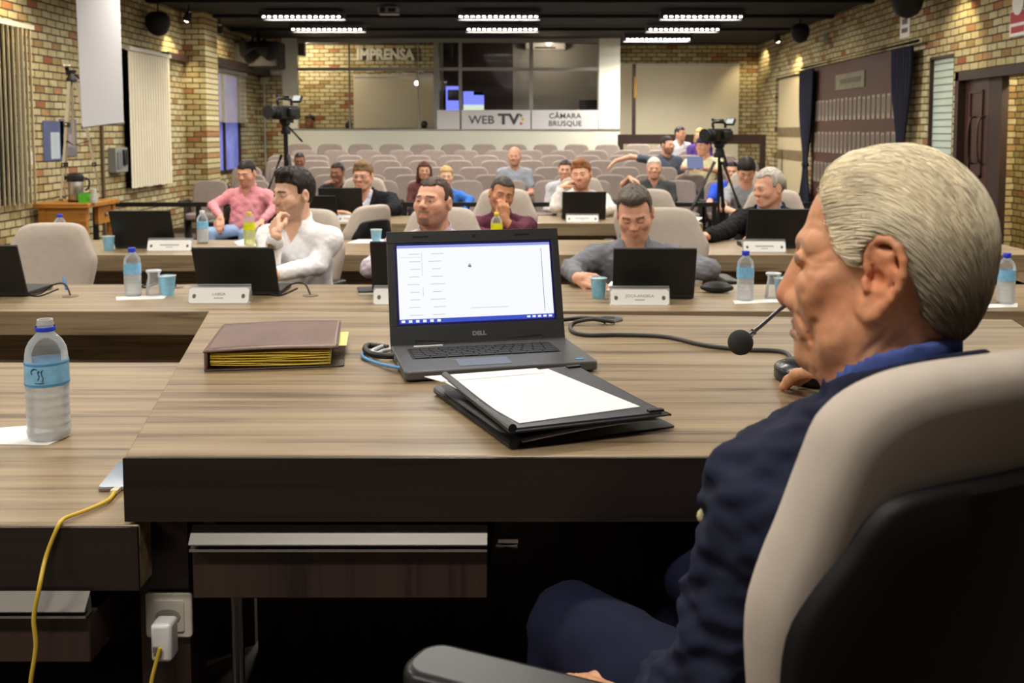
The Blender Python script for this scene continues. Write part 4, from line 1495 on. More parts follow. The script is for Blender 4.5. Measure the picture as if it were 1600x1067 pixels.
p = PZ(77, 684, ZS)
bottle('open half litre water bottle without a cap on the lower side desk, nearest the camera', tuple(p), cap=False, big=p.y / 1600 * 66 / .0733, detail=True)
bs = [(208, 462, 'blue', 'water bottle with blue cap standing on a white napkin near the upturned glass, left'),
      (1164, 469, 'blue', 'water bottle with blue cap on a white napkin right of the grey-shirted man'),
      (1571, 474, 'blue', 'water bottle with blue cap at the far right behind the old man\'s head'),
      (317, 380, 'clear', 'water bottle with pale cap on the second table left of the man in white'),
      (95, 388, 'blue', 'water bottle with blue cap peeking over the empty chair at the left'),
      (390, 383, 'yellow', 'juice bottle with yellow cap on the second table beside the man in white'),
      (776, 384, 'yellow', 'juice bottle with yellow cap before the man in the purple shirt')]
for u, v, k, lab in bs:
    p = PZ(u, v, ZT)
    bottle(lab, tuple(p), k, group='juice bottles' if k == 'yellow' else 'small water bottles')

M_CUPB = mat('cup_blue', C(140, 200, 232), .5, noise=.14, nscale=50)


def cup(label, p):
    t = thing('paper_cup', label, 'cup', p, random.uniform(0, 6), 'blue paper cups')
    MB().lathe([(.026, 0), (.0265, .002), (.0355, .084)], n=24).lathe([(.0345, .084), (.028, .02)], n=24, caps=False).build('cup_body', M_CUPB, t, smooth=50)
    MB().lathe([(.0352, .081), (.0372, .083), (.0372, .087), (.035, .088)], n=24, caps=False).build('rim', mat('cup_white', C(226, 228, 222), .5), t, smooth=50)
    return t


def tumbler(label, p):
    t = thing('glass', label, 'glass', p, 0, 'upturned drinking glasses')
    MB().lathe([(.034, 0), (.036, .001), (.031, .05), (.024, .085), (.026, .095), (.033, .104)], n=24, caps=False).build('bowl', clear('tumbler_glass', body=.16, rough=.03), t, smooth=60)
    MB().lathe([(.033, .104), (.034, .108), (.03, .112), (.005, .112)], n=24, caps=False).build('foot', clear('tumbler_foot', body=.55, rough=.1), t, smooth=60)
    return t


for u, v, lab in ((262, 461, 'blue paper cup on the front table left of the white-shirted man\'s laptop'), (935, 465, 'blue paper cup held by the man in the grey shirt'), (170, 391, 'blue paper cup on the second table left of a black laptop'), (588, 379, 'blue paper cup on the second table behind the bearded man'), (1222, 465, 'blue paper cup on the front table, half hidden by the old man\'s nose')):
    cup(lab, tuple(PZ(u, v, ZT)))
for u, v, lab in ((241, 461, 'upturned glass on the white napkin at the left of the front table'), (1208, 466, 'upturned glass right of the water bottle, before the old man\'s face'), (1530, 471, 'upturned glass on a white napkin at the right behind the old man\'s head'), (127, 389, 'upturned glass beside the left empty chair on the second table')):
    tumbler(lab, tuple(PZ(u, v, ZT)))


def sheet(name, label, pts, z, cat='paper', m=None, th=.0012):
    ps = [PZ(u, v, z) for u, v in pts]
    c = sum(ps, Vector()) / len(ps)
    b = MB().prism([(q.x - c.x, q.y - c.y) for q in ps], 0, th)
    o = b.build(name, m or M_WPAPER)
    o.location = (c.x, c.y, z)
    return tag(o, label, cat)


sheet('napkin', 'white napkin under the water bottle and glass at the left of the front table', [(181, 464), (262, 461), (255, 467), (182, 469)][::-1], ZT + .0002, 'napkin')
sheet('napkin', 'white napkin under the water bottle right of the grey-shirted man', [(1145, 470), (1216, 467), (1230, 472), (1148, 475)][::-1], ZT + .0002, 'napkin')
sheet('napkin', 'white napkin under the water bottle behind the old man\'s head', [(1512, 477), (1590, 474), (1590, 480), (1514, 482)][::-1], ZT + .0002, 'napkin')
sheet('napkin', 'white folded napkin by the open water bottle on the lower side desk', [(-40, 672), (40, 666), (110, 680), (75, 696), (-40, 694)][::-1], ZS + .0004, 'napkin')
sheet('paper_sheet', 'loose white papers on the second table before the turned empty chair', [(541, 380), (560, 374), (640, 374), (640, 380)][::-1], ZT + .0004)
sheet('paper_sheet', 'white papers on the right end of the third table', [(1062, 342), (1075, 337), (1098, 340), (1090, 346)][::-1], ZT + .0004)
sheet('paper_sheet', 'white papers on the second table behind the man in the white shirt', [(366, 378), (380, 374), (428, 376), (420, 384), (372, 384)][::-1], ZT + .0004)
sheet('paper_sheet', 'white sheet lying between the blue cup and the grey-shirted man\'s laptop', [(944, 452), (955, 440), (975, 440), (972, 458)][::-1], ZT + .0004)

M_ACR = clear('acrylic', body=.25, rough=.05)
M_INK = mat('plate_ink', C(150, 150, 156), .6)
M_INK2 = mat('plate_crest', C(96, 92, 96), .6)
NP = [(341, 474, 94, 'white name plate before the laptop of the man in the white shirt', 'LABEIA'), (630, 476, 94, 'white name plate half hidden behind the lit laptop', ''), (1000, 477, 92, 'white name plate before the laptop of the man in the grey shirt', 'JOCA-ANGELA'),
      (264, 392, 68, 'white name plate on the second table beside the black laptop at the left', 'x'), (1195, 394, 66, 'white name plate on the second table before the man in the dark suit', 'x'), (545, 347, 36, 'white name plate on the third table before the man with glasses', ''), (910, 347, 50, 'white name plate before the laptop on the right of the third table', 'x')]
for u, v, wpx, lab, tx in NP:
    p = PZ(u, v, ZT)
    w = wpx / F * p.y
    h = .066 if wpx > 60 else .056
    t = thing('name_plate', lab, 'name plate', p, R(random.uniform(-2, 2)), 'white name plates')
    c_ = .008
    pol = [(-w / 2 + c_, 0), (w / 2 - c_, 0), (w / 2, c_), (w / 2, h - c_), (w / 2 - c_, h), (-w / 2 + c_, h), (-w / 2, h - c_), (-w / 2, c_)]
    TT = Matrix.Rotation(R(-24), 4, 'X') @ UP
    cd = MB().prism(pol, .002, .004, 0, TT).build('card', M_WPAPER, t)
    ho = MB().box((-w / 2 - .004, .0, 0), (w / 2 + .004, 0.0015, h + .006), 0, Matrix.Rotation(R(-24), 4, 'X')).box((-w / 2 - .004, .026, 0), (w / 2 + .004, .028, h + .004), 0, Matrix.Translation((0, .03, 0)) @ Matrix.Rotation(R(14), 4, 'X')).box((-w / 2 - .004, -.006, 0), (w / 2 + .004, .05, .002))
    ho.build('holder', M_ACR, t)
    if tx and tx != 'x':
        text('lettering', tx, .016, M_INK, cd, TT @ Matrix.Translation((0, h * .58, .0042)), .0002, .0002, 1.1)
    b2 = MB(TT)
    b2.box((-.02, h * .30, .004), (.02, h * .36, .0043), 0)
    if tx in ('', 'x'):
        b2.box((-w * .22, h * .50, .004), (w * .22, h * .60, .0043), 0)
    for sx in (-1, 1):
        b2.prism([(sx * (w / 2 - .022) + .008 * math.cos(R(a)), h * .46 + .010 * math.sin(R(a))) for a in range(0, 360, 45)], .004, .0044, 1)
    b2.build('crest', [M_INK, M_INK2], cd)

# ------------------------------------------------------------ binder
M_LEA = mat('brown_leather', C(112, 86, 78), .34, noise=.16, nscale=14, bump=.25, bscale=120)
M_LEAD = mat('brown_leather_dark', C(60, 42, 38), .4, bump=.2, bscale=140)
M_YEL = mat('yellow_pages', C(206, 178, 40), .7)
a, b_ = PZ(318, 581, ZD), PZ(538, 573, ZD)
ang = math.atan2(b_.y - a.y, b_.x - a.x)
Wb, Db, Hb = (b_ - a).length, .31, .040
t = thing('binder', 'brown leather binder stuffed with yellow pages on the presiding desk', 'binder', (a.x, a.y, ZD), ang)
MB().prism([(x + Wb / 2, y + Db / 2) for x, y in rrect(Wb, Db, .006)], 0, .004).build('back_cover', M_LEAD, t, bevel=.0015)
MB().box((.001, .0, .002), (.008, Db, Hb - .001)).build('spine', M_LEA, t, bevel=.003)
cv = MB().grid(lambda u, v: (u * (Wb - .012), v * Db, Hb + .003 * math.sin(u * 3.1) - .002 * v), 24, 10).build('front_cover', M_LEA, t, smooth=60, solid=.004)
st = MB()
for pts in ([(.010, .006), (Wb - .018, .006)], [(Wb - .018, .006), (Wb - .018, Db - .006)], [(Wb - .018, Db - .006), (.01, Db - .006)]):
    st.tube([(x, y, Hb + .003 * math.sin(x / Wb * 3.1) - .002 * y / Db + .0022) for x, y in [Vector(pts[0]).lerp(Vector(pts[1]), k / 10) for k in range(11)]], .0006, 5)
st.build('stitching', mat('stitch', C(196, 180, 170), .6), cv)
pg = MB()
random.seed(2)
for k in range(11):
    z = .006 + k * .0028
    am = .002 * math.sin(k * 1.9)
    pg.grid(lambda u, v, z=z, am=am, k=k: (.012 + u * (Wb - .040), .006 + v * (Db - .014) + .001 * (k % 3), z + am * math.sin(u * 5 + k) + .006 * (1 - u) ** 3 * (1 - k / 11)), 16, 3, k % 2)
pg.build('pages', [M_YEL, mat('yellow_pages_light', C(226, 204, 96), .7)], t, smooth=60, solid=.0016)
MB().box((Wb - .032, .09, .026), (Wb + .002, .24, .0268), 0, Matrix.Rotation(R(-1), 4, 'Z')).build('page_tab', mat('tab_yellow', C(246, 240, 150), .6), t)
MB().box((Wb - .03, .17, .022), (Wb + .012, .215, .0226), 0, Matrix.Rotation(R(3), 4, 'Z')).build('page_tab', mat('tab_yellow2', C(236, 220, 110), .6), t)

# ------------------------------------------------------------ two black folders with papers
M_FOL = mat('black_folder', C(30, 30, 34), .42, bump=.2, bscale=300)
M_FOLI = mat('folder_inside', C(64, 64, 72), .4)


def quad_px(pts, z):
    return [PZ(u, v, z) for u, v in pts]


def folder(label, L_, Fr, Rt, z0, inner):
    """Three corners in pixels (left, front, right) on the plane z0; the fourth completes the rectangle"""
    A, B, Cc = PZ(*L_, z0), PZ(*Fr, z0), PZ(*Rt, z0)
    e1 = (Cc - B)
    w = e1.length
    e1.normalize()
    e2 = Vector((-e1.y, e1.x, 0))
    h = (A - B).dot(e2)
    t = thing('folder', label, 'folder', B, 0)
    t.rotation_euler = (0, 0, math.atan2(e1.y, e1.x))
    MB().prism([(x + w / 2, y + h / 2) for x, y in rrect(w, h, .006)], 0, .003).build('back_cover', M_FOL, t, bevel=.001)
    if inner:
        MB().prism([(x + w / 2 - .004, y + h / 2 + .002) for x, y in rrect(w - .008, h - .012, .004)], .003, .0055).build('inner_board', M_FOLI, t)
        sp = MB().tube([(.004, 0, .008), (.004, h, .008)], .007, 10)
        sp.build('spine', M_FOL, t, smooth=60)
        MB().box((w - .030, .01, .0055), (w - .004, .02, .009)).box((w - .03, h - .02, .0055), (w - .004, h - .01, .009)).build('corner', M_BLK, t)
    else:
        MB().grid(lambda u, v: (u * w * .97, v * h, .014 + .010 * math.sin(u * 2.2) * (1 - v * .3)), 14, 4).build('front_cover', M_FOL, t, smooth=60, solid=.003)
        MB().tube([(.004, 0, .009), (.004, h, .009)], .009, 10).build('spine', M_FOL, t, smooth=60)
        MB().grid(lambda u, v: (.02 + u * (w - .05), .006 + v * (h - .02), .008 + .008 * math.sin(u * 2.2)), 10, 4).build('sheets', M_WPAPER, t, smooth=60, solid=.002)
    return t, w, h


folder('lower closed black folder holding loose white sheets on the presiding desk', (652, 620), (800, 703), (1056, 668), ZD, False)
zf2 = ZD + .031
t2, w2, h2 = folder('upper opened black folder with a white page on top, lying on another folder', (644, 598), (797, 678), (1046, 650), zf2, True)
o = sheet('paper_sheet', 'white printed page lying on the opened black folder', [(692, 596), (856, 577), (1000, 636), (812, 662)][::-1], zf2 + .0058)
o = sheet('paper_sheet', 'white sheet sticking out between the laptop and the opened folder', [(663, 589), (838, 576), (850, 583), (690, 597)][::-1], zf2 + .0035 + .0035)

# ------------------------------------------------------------ microphone
M_FOAM = mat('foam_black', C(44, 46, 44), .95, bump=.8, bscale=900)
mbp = Vector((.548, 1.955, ZD))
t = thing('microphone', 'black gooseneck microphone with a round foam head, its base held by the old man', 'microphone', mbp)
MB().lathe([(.072, 0), (.076, .004), (.076, .022), (.073, .027), (.05, .036), (.02, .041), (.005, .042)], n=36).build('base', mat('mic_black', C(26, 26, 28), .25), t, smooth=40)
q = PZ(1256, 580, ZD + .036) - mbp
MB().lathe([(.010, 0), (.010, .002), (.006, .004)], (q.x, q.y, .036), 16).build('button', mat('mic_blue', C(40, 40, 120), .3), t, smooth=40)
MB().lathe([(.0125, 0), (.0125, .001), (.0105, .001)], (q.x, q.y, .0365), 20, caps=False).build('button_ring', M_STEEL, t)
bc = P(1157, 535, 1.78) - mbp
k1 = P(1228, 477, 1.83) - mbp
MB().tube(smooth_path([(.0, .02, .04), (.005, .02, .12), k1 + Vector((.05, .05, .0)), k1, k1.lerp(bc, .55), bc], 8), .0038, 8).build('gooseneck', mat('mic_steel', C(120, 118, 124), .3, metal=.8), t, smooth=60)
MB().ball(tuple(bc), (.0225, .0225, .0225), 24).build('foam_windscreen', M_FOAM, t, smooth=80)
dd = (k1 - bc).normalized()
MB().tube([bc + dd * .015, bc + dd * .034], [.012, .006], 12).build('capsule_collar', M_BLK, t, smooth=60)


def cable(label, pts, r, m, name='cable', n=8):
    ps = smooth_path(pts, n)
    c = ps[0].copy()
    o = MB().tube([q - c for q in ps], r, 8).build(name, m, smooth=70)
    o.location = c
    return tag(o, label, 'cable')


zc2 = ZD + .005
cable('black cable looping from behind the lit laptop across the desk to the microphone', [PZ(960, 503, zc2), PZ(925, 499, zc2 + .012), PZ(895, 505, zc2), PZ(893, 516, zc2), PZ(915, 523, zc2), PZ(975, 523, zc2), PZ(1040, 526, zc2), PZ(1100, 539, zc2), PZ(1160, 546, zc2), PZ(1225, 550, zc2), Vector((.53, 2.045, zc2))], .0048, mat('cable_grey', C(58, 58, 58), .5))
cable('short black power lead from the lit laptop to the desk grommet', [PZ(860, 502, zc2), PZ(885, 499, zc2 + .004), PZ(910, 497, zc2 + .008), PZ(935, 499, zc2 + .006), PZ(947, 503, zc2)], .0055, M_BLK)
g = PZ(950, 500, ZD)
t = thing('cable_grommet', 'round dark cable grommet on the presiding desk right of the laptop', 'grommet', g)
MB().lathe([(.036, 0), (.038, .002), (.036, .005), (.02, .006)], n=28).build('ring', mat('grommet_grey', C(74, 74, 72), .4), t, smooth=40)
MB().lathe([(.02, .0035), (.019, .0062), (.004, .0062)], n=20).build('opening', M_BLKM, t)
cable('blue network cable plugged into the left side of the lit laptop', [PZ(640, 575, ZD + .012), PZ(622, 574, ZD + .012), PZ(596, 569, ZD + .006), PZ(573, 561, ZD + .006), PZ(566, 554, ZD + .006), PZ(580, 548, ZD + .006), PZ(600, 545, ZD + .006)], .0036, mat('cable_blue', C(92, 150, 206), .4))
cable('thick black plug cable curling at the left side of the lit laptop', [PZ(622, 556, ZD + .012), PZ(600, 556, ZD + .012), PZ(580, 553, ZD + .012), PZ(571, 546, ZD + .012), PZ(575, 540, ZD + .012), PZ(592, 541, ZD + .010), PZ(606, 543, ZD + .008)], .007, M_BLK)
cable('white video cable behind the black plug left of the lit laptop', [PZ(618, 545, ZD + .010), PZ(600, 548, ZD + .010), PZ(588, 552, ZD + .012), PZ(582, 548, ZD + .016), PZ(600, 540, ZD + .010)], .0045, mat('cable_white', C(206, 208, 212), .4))

# yellow charging cable and phone
M_YC = mat('cable_yellow', C(226, 192, 70), .4)
ph = PZ(184, 752, ZS)
t = thing('smartphone', 'silver smartphone on the side desk, half under the edge of the presiding desk', 'phone', (ph.x + .012, ph.y + .02, ZS), R(8))
MB().prism([(x, y) for x, y in rrect(.068, .138, .010)], 0, .007).build('body', M_ALU, t, bevel=.002)
MB().prism([(x, y) for x, y in rrect(.066, .136, .009)], .007, .0078).build('screen', mat('phone_glass', C(120, 140, 160), .1), t)
c0 = PZ(180, 768, ZS + .004)
cable('yellow charging cable running from the smartphone over the desk edge', [c0, PZ(168, 782, ZS + .005), PZ(135, 797, ZS + .005), PZ(105, 808, ZS + .006), PZ(96, 814, ZS + .006), P(89, 826, yS0 - .012), P(72, 870, yS0 - .02), P(62, 915, yS0 - .045), P(53, 965, yS0 - .048), P(56, 1010, yS0 - .046), P(48, 1067, yS0 - .044), P(44, 1130, yS0 - .03), P(80, 1240, 1.48), P(170, 1220, 1.49), P(226, 1100, 1.492), P(240, 1050, 1.494), P(250, 1012, 1.497)], .0033, M_YC, n=10)
tag(MB().cbox((0, 0, 0), (.011, .018, .006)).build('charging_plug', mat('plug_cream', C(222, 212, 186), .4)), 'small pale plug joining the yellow cable to the smartphone', 'plug').location = tuple(PZ(181, 766, ZS + .0045))

# small things on the front council table
for u, v, lab in ((110, 463, 'small desk grommet with thin cables right of the left laptop'), (485, 462, 'small desk grommet with thin cables right of the white-shirted man\'s laptop'), (275, 449, 'thin dark lead left of the white-shirted man\'s laptop')):
    g = PZ(u, v, ZT)
    t = thing('cable_grommet', lab, 'grommet', g)
    MB().lathe([(.034, 0), (.034, .003), (.02, .004)], n=20).build('ring', mat('grommet_brown', C(120, 104, 86), .5), t, smooth=40)
    MB().tube(smooth_path([(0, 0, .004), (-.03, .02, .05), (-.09, .04, .045), (-.14, .03, .01), (-.17, .0, .006), (-.12, -.02, .006), (-.06, .02, .03)], 5), .004, 6).build('cord', M_BLK, t, smooth=60)
    if 'left laptop' in lab:
        MB().tube([(-.02, .01, .03), (-.05, .05, .075)], .006, 6).build('plug', mat('cable_blue', C(92, 150, 206), .4), t)
p = PZ(1120, 457, ZT)
t = thing('spectacle_case', 'rounded black case at the right of the grey-shirted man\'s laptop', 'case', p, R(-8))
MB().ball((0, 0, .022), (.075, .04, .022), 18).build('lower_shell', M_BLK, t, smooth=80)
MB().ball((.0, 0, .026), (.068, .034, .024), 18).build('lid', M_LAPB, t, smooth=80)
p = PZ(574, 458, ZT)
t = thing('smartphone', 'dark smartphone with a white edge before the bearded man\'s elbow', 'phone', p, R(12))
MB().prism(rrect(.085, .13, .012), 0, .012).build('body', mat('phone_white', C(216, 214, 204), .4), t, bevel=.002)
MB().prism(rrect(.086, .131, .012), .012, .02).build('cover', M_BLK, t, bevel=.002)

# ------------------------------------------------------------ council chairs
M_UPH = mat('beige_upholstery', C(184, 172, 161), .85, noise=.05, nscale=30, bump=.15, bscale=700)
M_SHELL = mat('chair_shell', C(11, 11, 12), .6, spec=.3)


def shield(a, b, n=2.6, k=40):
    out = []
    for i in range(k):
        th = 2 * math.pi * i / k
        c, s = math.cos(th), math.sin(th)
        out.append((a * math.copysign(abs(c) ** (2 / n), c), b * math.copysign(abs(s) ** (2 / n), s)))
    return out


def mirror(half):
    """smooth right half from the top centre down -> closed outline"""
    pts = [tuple(p[:2]) for p in smooth_path([(x, y, 0) for x, y in half], 3)]
    return pts + [(-x, y) for x, y in reversed(pts[1:-1])]


def chair(label, loc, rz, big=False, arms=((.29, 0), (-.29, 0)), tilt=8, group='beige council chairs'):
    t = thing('office_chair', label, 'chair', loc, rz, group)
    # faces local -y ; back plane at y=.24
    M = Matrix.Translation((0, .24, .72)) @ Matrix.Rotation(R(-tilt), 4, 'X') @ UP
    OUT = mirror([(.0, 1.045), (.07, 1.044), (.12, 1.038), (.155, 1.024), (.178, 1.0), (.195, .96), (.215, .91), (.236, .865), (.248, .83), (.245, .78), (.228, .70), (.205, .60), (.185, .52), (.15, .475), (.08, .46), (0, .457)])
    SHO = mirror([(0, .938), (.07, .936), (.12, .931), (.145, .922), (.160, .905), (.172, .88), (.195, .84), (.208, .80), (.205, .74), (.19, .66), (.165, .56), (.13, .51), (.06, .50), (0, .50)])
    if big:
        OUT = [(x * (1 - .13 * max(0, min(1, (1.0 - y) / .16))), y) for x, y in OUT]
        SHO = [(x, y + .016) for x, y in SHO]

    def loft(o_, lay, cy, mm):
        b_ = MB(M)
        k = len(o_)
        vs, fs = [], []
        for z, ins in lay:
            for x, y in o_:
                x2, y2 = x * (1 - ins / .25), cy + (y - cy) * (1 - ins / .29)
                vs.append((x2, y2 - .72, z + .05 * (x2 / .25) ** 2))
        for q in range(len(lay) - 1):
            for j in range(k):
                j2 = (j + 1) % k
                fs.append((q * k + j, q * k + j2, (q + 1) * k + j2, (q + 1) * k + j))
        # close both faces with bands shrinking to the middle so that they follow the curve
        for sgn in (0, 1):
            last = 0 if sgn == 0 else (len(lay) - 1) * k
            z0, ins0 = lay[0] if sgn == 0 else lay[-1]
            for f_ in (.75, .5, .25, .02):
                st_ = len(vs)
                for x, y in o_:
                    x2, y2 = x * (1 - ins0 / .25) * f_, cy + (y - cy) * (1 - ins0 / .29) * f_
                    vs.append((x2, y2 - .72, z0 + .05 * (x2 / .25) ** 2))
                for j in range(k):
                    j2 = (j + 1) % k
                    q4 = (last + j, last + j2, st_ + j2, st_ + j)
                    fs.append(q4 if sgn else q4[::-1])
                last = st_
            fs.append(tuple(range(last, last + k)))
        b_.add(vs, fs)
        return b_
    loft(OUT, [(-.030, .030), (-.028, .012), (-.020, .003), (-.006, 0), (.012, .002), (.026, .012), (.036, .030)], .76, M_UPH).build('backrest', M_UPH, t, smooth=75)
    loft(SHO, [(-.028, 0), (-.040, .0), (-.046, .006)], .72, M_SHELL).build('back_shell', M_SHELL, t, smooth=50)
    MB().prism([(x, y - .02) for x, y in shield(.25, .24, 3.0, 32)], .40, .48).build('seat', M_UPH, t, bevel=.025, segs=3)
    MB().prism([(x, y - .02) for x, y in shield(.23, .22, 3.0, 32)], .37, .40).build('seat_pan', M_SHELL, t)
    for x, rot in arms:
        sx = 1 if x > 0 else -1
        T = Matrix.Translation((x, .10, 0)) @ Matrix.Rotation(R(rot), 4, 'Z')
        ar = MB()
        ar.prism(rrect(.075, .27, .03), .655, .687, 0, T @ Matrix.Translation((0, -.12, 0)))
        ap = ar.build('armrest', mat('armrest_pad', C(24, 24, 26), .33), t, bevel=.010, segs=3)
        MB().tube(smooth_path([T @ Vector((0, -.12, .655)), T @ Vector((0, -.08, .52)), T @ Vector((-sx * .03, -.05, .42)), Vector((sx * .15, .03, .385))], 5), .018, 8).build('armrest_post', M_SHELL, ap, smooth=60)
    MB().tube(smooth_path([(0, .1, .38), (0, .24, .38), (0, .30, .48), (0, .295, .62)], 5), .03, 8, squash=.4).build('back_bracket', M_SHELL, t, smooth=60)
    MB().tube([(0, 0, .08), (0, 0, .37)], .026, 12).build('gas_column', M_SHELL, t, smooth=60)
    bs_ = MB()
    for q in range(5):
        an = R(72 * q + 20)
        bs_.tube([(0, 0, .095), (.28 * math.cos(an), .28 * math.sin(an), .065)], [.03, .016], 8)
    bs_ = bs_.build('star_base', M_SHELL, t, smooth=60)
    for q in range(5):
        an = R(72 * q + 20)
        cx_, cy_ = .28 * math.cos(an), .28 * math.sin(an)
        MB().tube([(cx_ - .02 * math.sin(an), cy_ + .02 * math.cos(an), .028), (cx_ + .02 * math.sin(an), cy_ - .02 * math.cos(an), .028)], .028, 12).build('castor', M_BLK, bs_, smooth=60)
    return t


FGA = 208.0
fa = R(FGA)
fgf = Vector((math.sin(fa), -math.cos(fa), 0))
fgr = Vector((-math.cos(fa), -math.sin(fa), 0))
FGC = Vector((.3875, .9175, ZR)) + fgf * .24
chair('large beige executive chair with a black back shell in which the old man sits', tuple(FGC), fa, True, arms=((.245, 37), (-.30, 0)), tilt=10, group=None)
# ------------------------------------------------------------ audience seats
M_SEAT = mat('audience_fabric', C(150, 137, 131), .85, noise=.06, nscale=20)
M_SEATD = mat('audience_frame', C(50, 46, 46), .6)


def seat_proto():
    t = thing('theatre_seat', 'x', 'seat', (0, 0, 0), 0, 'grey audience seats')
    M = Matrix.Translation((0, .22, .60)) @ Matrix.Rotation(R(-10), 4, 'X') @ UP
    MB(M).prism(shield(.225, .245, 4.5, 28), -.03, .04).build('backrest', M_SEAT, t, bevel=.022, segs=2)
    MB().prism([(x, y) for x, y in shield(.22, .22, 4.5, 24)], .36, .44).build('seat', M_SEAT, t, bevel=.02)
    for sx in (-1, 1):
        MB().box((sx * .268 - .022, -.18, .575), (sx * .268 + .022, .18, .605)).build('armrest', M_SEATD, t, bevel=.008)
    MB().box((-.262, -.04, 0), (-.242, .2, .58)).box((.242, -.04, 0), (.262, .2, .58)).box((-.25, .0, .33), (.25, .2, .36)).build('frame', M_SEATD, t)
    return t


seat_p = None
ORD = ['first', 'second', 'third', 'fourth', 'fifth', 'sixth', 'seventh', 'eighth', 'ninth', 'tenth', 'eleventh', 'twelfth', 'thirteenth', 'fourteenth', 'fifteenth', 'sixteenth']
ROWW = ['front row nearest the black railing', 'second row from the railing', 'third row from the railing', 'middle row', 'third row from the booth', 'second row from the booth', 'rearmost row against the booth']
TIER = [(13.0, 0.81), (13.85, .88), (14.7, .955), (15.55, 1.03), (16.4, 1.09), (17.25, 1.158), (18.1, 1.25)]
tz = []
for i, (y, zt_) in enumerate(TIER):
    z = max(0.0, zt_ - .84)
    tz.append(z)
    if z > .01:
        y1 = TIER[i + 1][0] - .30 if i < 6 else YB
        struct('floor_tier', MB().box((XL, y - .30, 0), (XR, y1, z)), M_CARPET)
for i, (y, zt_) in enumerate(TIER):
    x0_ = .26 + (.10 if i == 4 else .0) + (.275 if i % 2 == 1 else 0) - 8 * .551
    k = 0
    for j in range(15):
        x = x0_ + j * .551
        if x < -4.55 or x > (3.5 if i < 5 else 2.9):
            continue
        if seat_p is None:
            o = seat_p = seat_proto()
        else:
            o = copy_tree(seat_p)
        o.location = (x, y, tz[i])
        o['label'] = 'grey fabric seat, %s from the left in the %s' % (ORD[k], ROWW[i])
        k += 1
# ------------------------------------------------------------ people
M_SKIN = attr_mat('skin', .5, .08, 90, .10, 300, spec=.35)
M_HAIR = attr_mat('hair', .55, .28, 70, .5, 160, stretch=(1, 1, .35), spec=.3)
M_CLOTH = attr_mat('cloth', .85, .06, 60, .12, 500, spec=.2)


def rgb(*c):
    return np.array(C(*c)[:3], np.float32)


def frame(a):
    a = R(a)
    return Vector((math.sin(a), -math.cos(a), 0)), Vector((math.cos(a), math.sin(a), 0))


def head_matrix(yaw, pitch=0, roll=0):
    """columns: person's left, forward, up"""
    f, l = frame(yaw)
    z = Vector((0, 0, 1))
    Mt = Matrix((l, f, z)).transposed()
    # pitch > 0 looks down, roll > 0 tilts towards the person's left
    return Mt @ Matrix.Rotation(R(-pitch), 3, 'X') @ Matrix.Rotation(R(roll), 3, 'Y')


def nphash(p, s, seed):
    q = p * s + seed
    return np.sin(q[:, 0] * 1.7 + 1.3 * np.sin(q[:, 1] * 1.1) + .7 * np.sin(q[:, 2] * .9)) * np.cos(q[:, 2] * 1.3 + 1.1 * np.sin(q[:, 0] * .8 + q[:, 1])) + .5 * np.sin(q[:, 1] * 2.1 + q[:, 2] * 1.9 + np.sin(q[:, 0] * 2.3))


def head_d(q, nose=1.0, jaw=1.0, fat=1.0, female=False):
    d = s_ell(q, (0, -.012, .028), (.0765, .098, .090))
    d = smin(d, s_ell(q, (0, .018, -.036), (.062 * fat, .070, .080)), .03)
    for s in (-1, 1):
        d = smin(d, s_cap(q, (s * .055 * jaw, -.002, -.048), (s * .026, .062, -.094), .019 * fat, .015), .03)
        d = smin(d, s_sph(q, (s * .043, .056, -.022), .025), .028)
        d = smin(d, s_cap(q, (s * .012, .0845, .021), (s * .040, .070, .019), .011), .018)
        d = smax(d, -s_ell(q, (s * .032, .101, .003), (.020, .020, .0125)), .014)
        d = smin(d, s_ell(q, (s * .0315, .0735, .002), (.0155, .0145, .0125)), .004)
    d = smin(d, s_sph(q, (0, .074, -.096), .0175 * jaw), .022)
    d = smin(d, s_cap(q, (0, .083, .014), (0, .104 + .004 * nose, -.022), .0075, .0115 * nose), .011)
    for s in (-1, 1):
        d = smin(d, s_sph(q, (s * .0125, .097, -.0255), .0092 * nose), .007)
    d = smin(d, s_ell(q, (0, .073, -.063), (.034, .021, .022)), .016)
    for s in (-1, 1):
        d = smin(d, s_cap(q, (0, .0945, -.0585), (s * .020, .084, -.0625), .0052, .003), .005)
        d = smin(d, s_cap(q, (0, .0925, -.0705), (s * .018, .083, -.067), .0062, .003), .005)
    d = smax(d, -s_cap(q, (-.024, .089, -.0645), (.024, .089, -.0645), .002) + 0 * q[:, 0], .006)
    for s in (-1, 1):
        e = q.copy()
        e[:, 0] *= s
        er = s_ell(e, (.081, -.014, -.003), (.010, .020, .033))
        er = smax(er, -s_ell(e, (.091, -.008, .002), (.008, .011, .019)), .006)
        d = smin(d, er, .008)
    return d


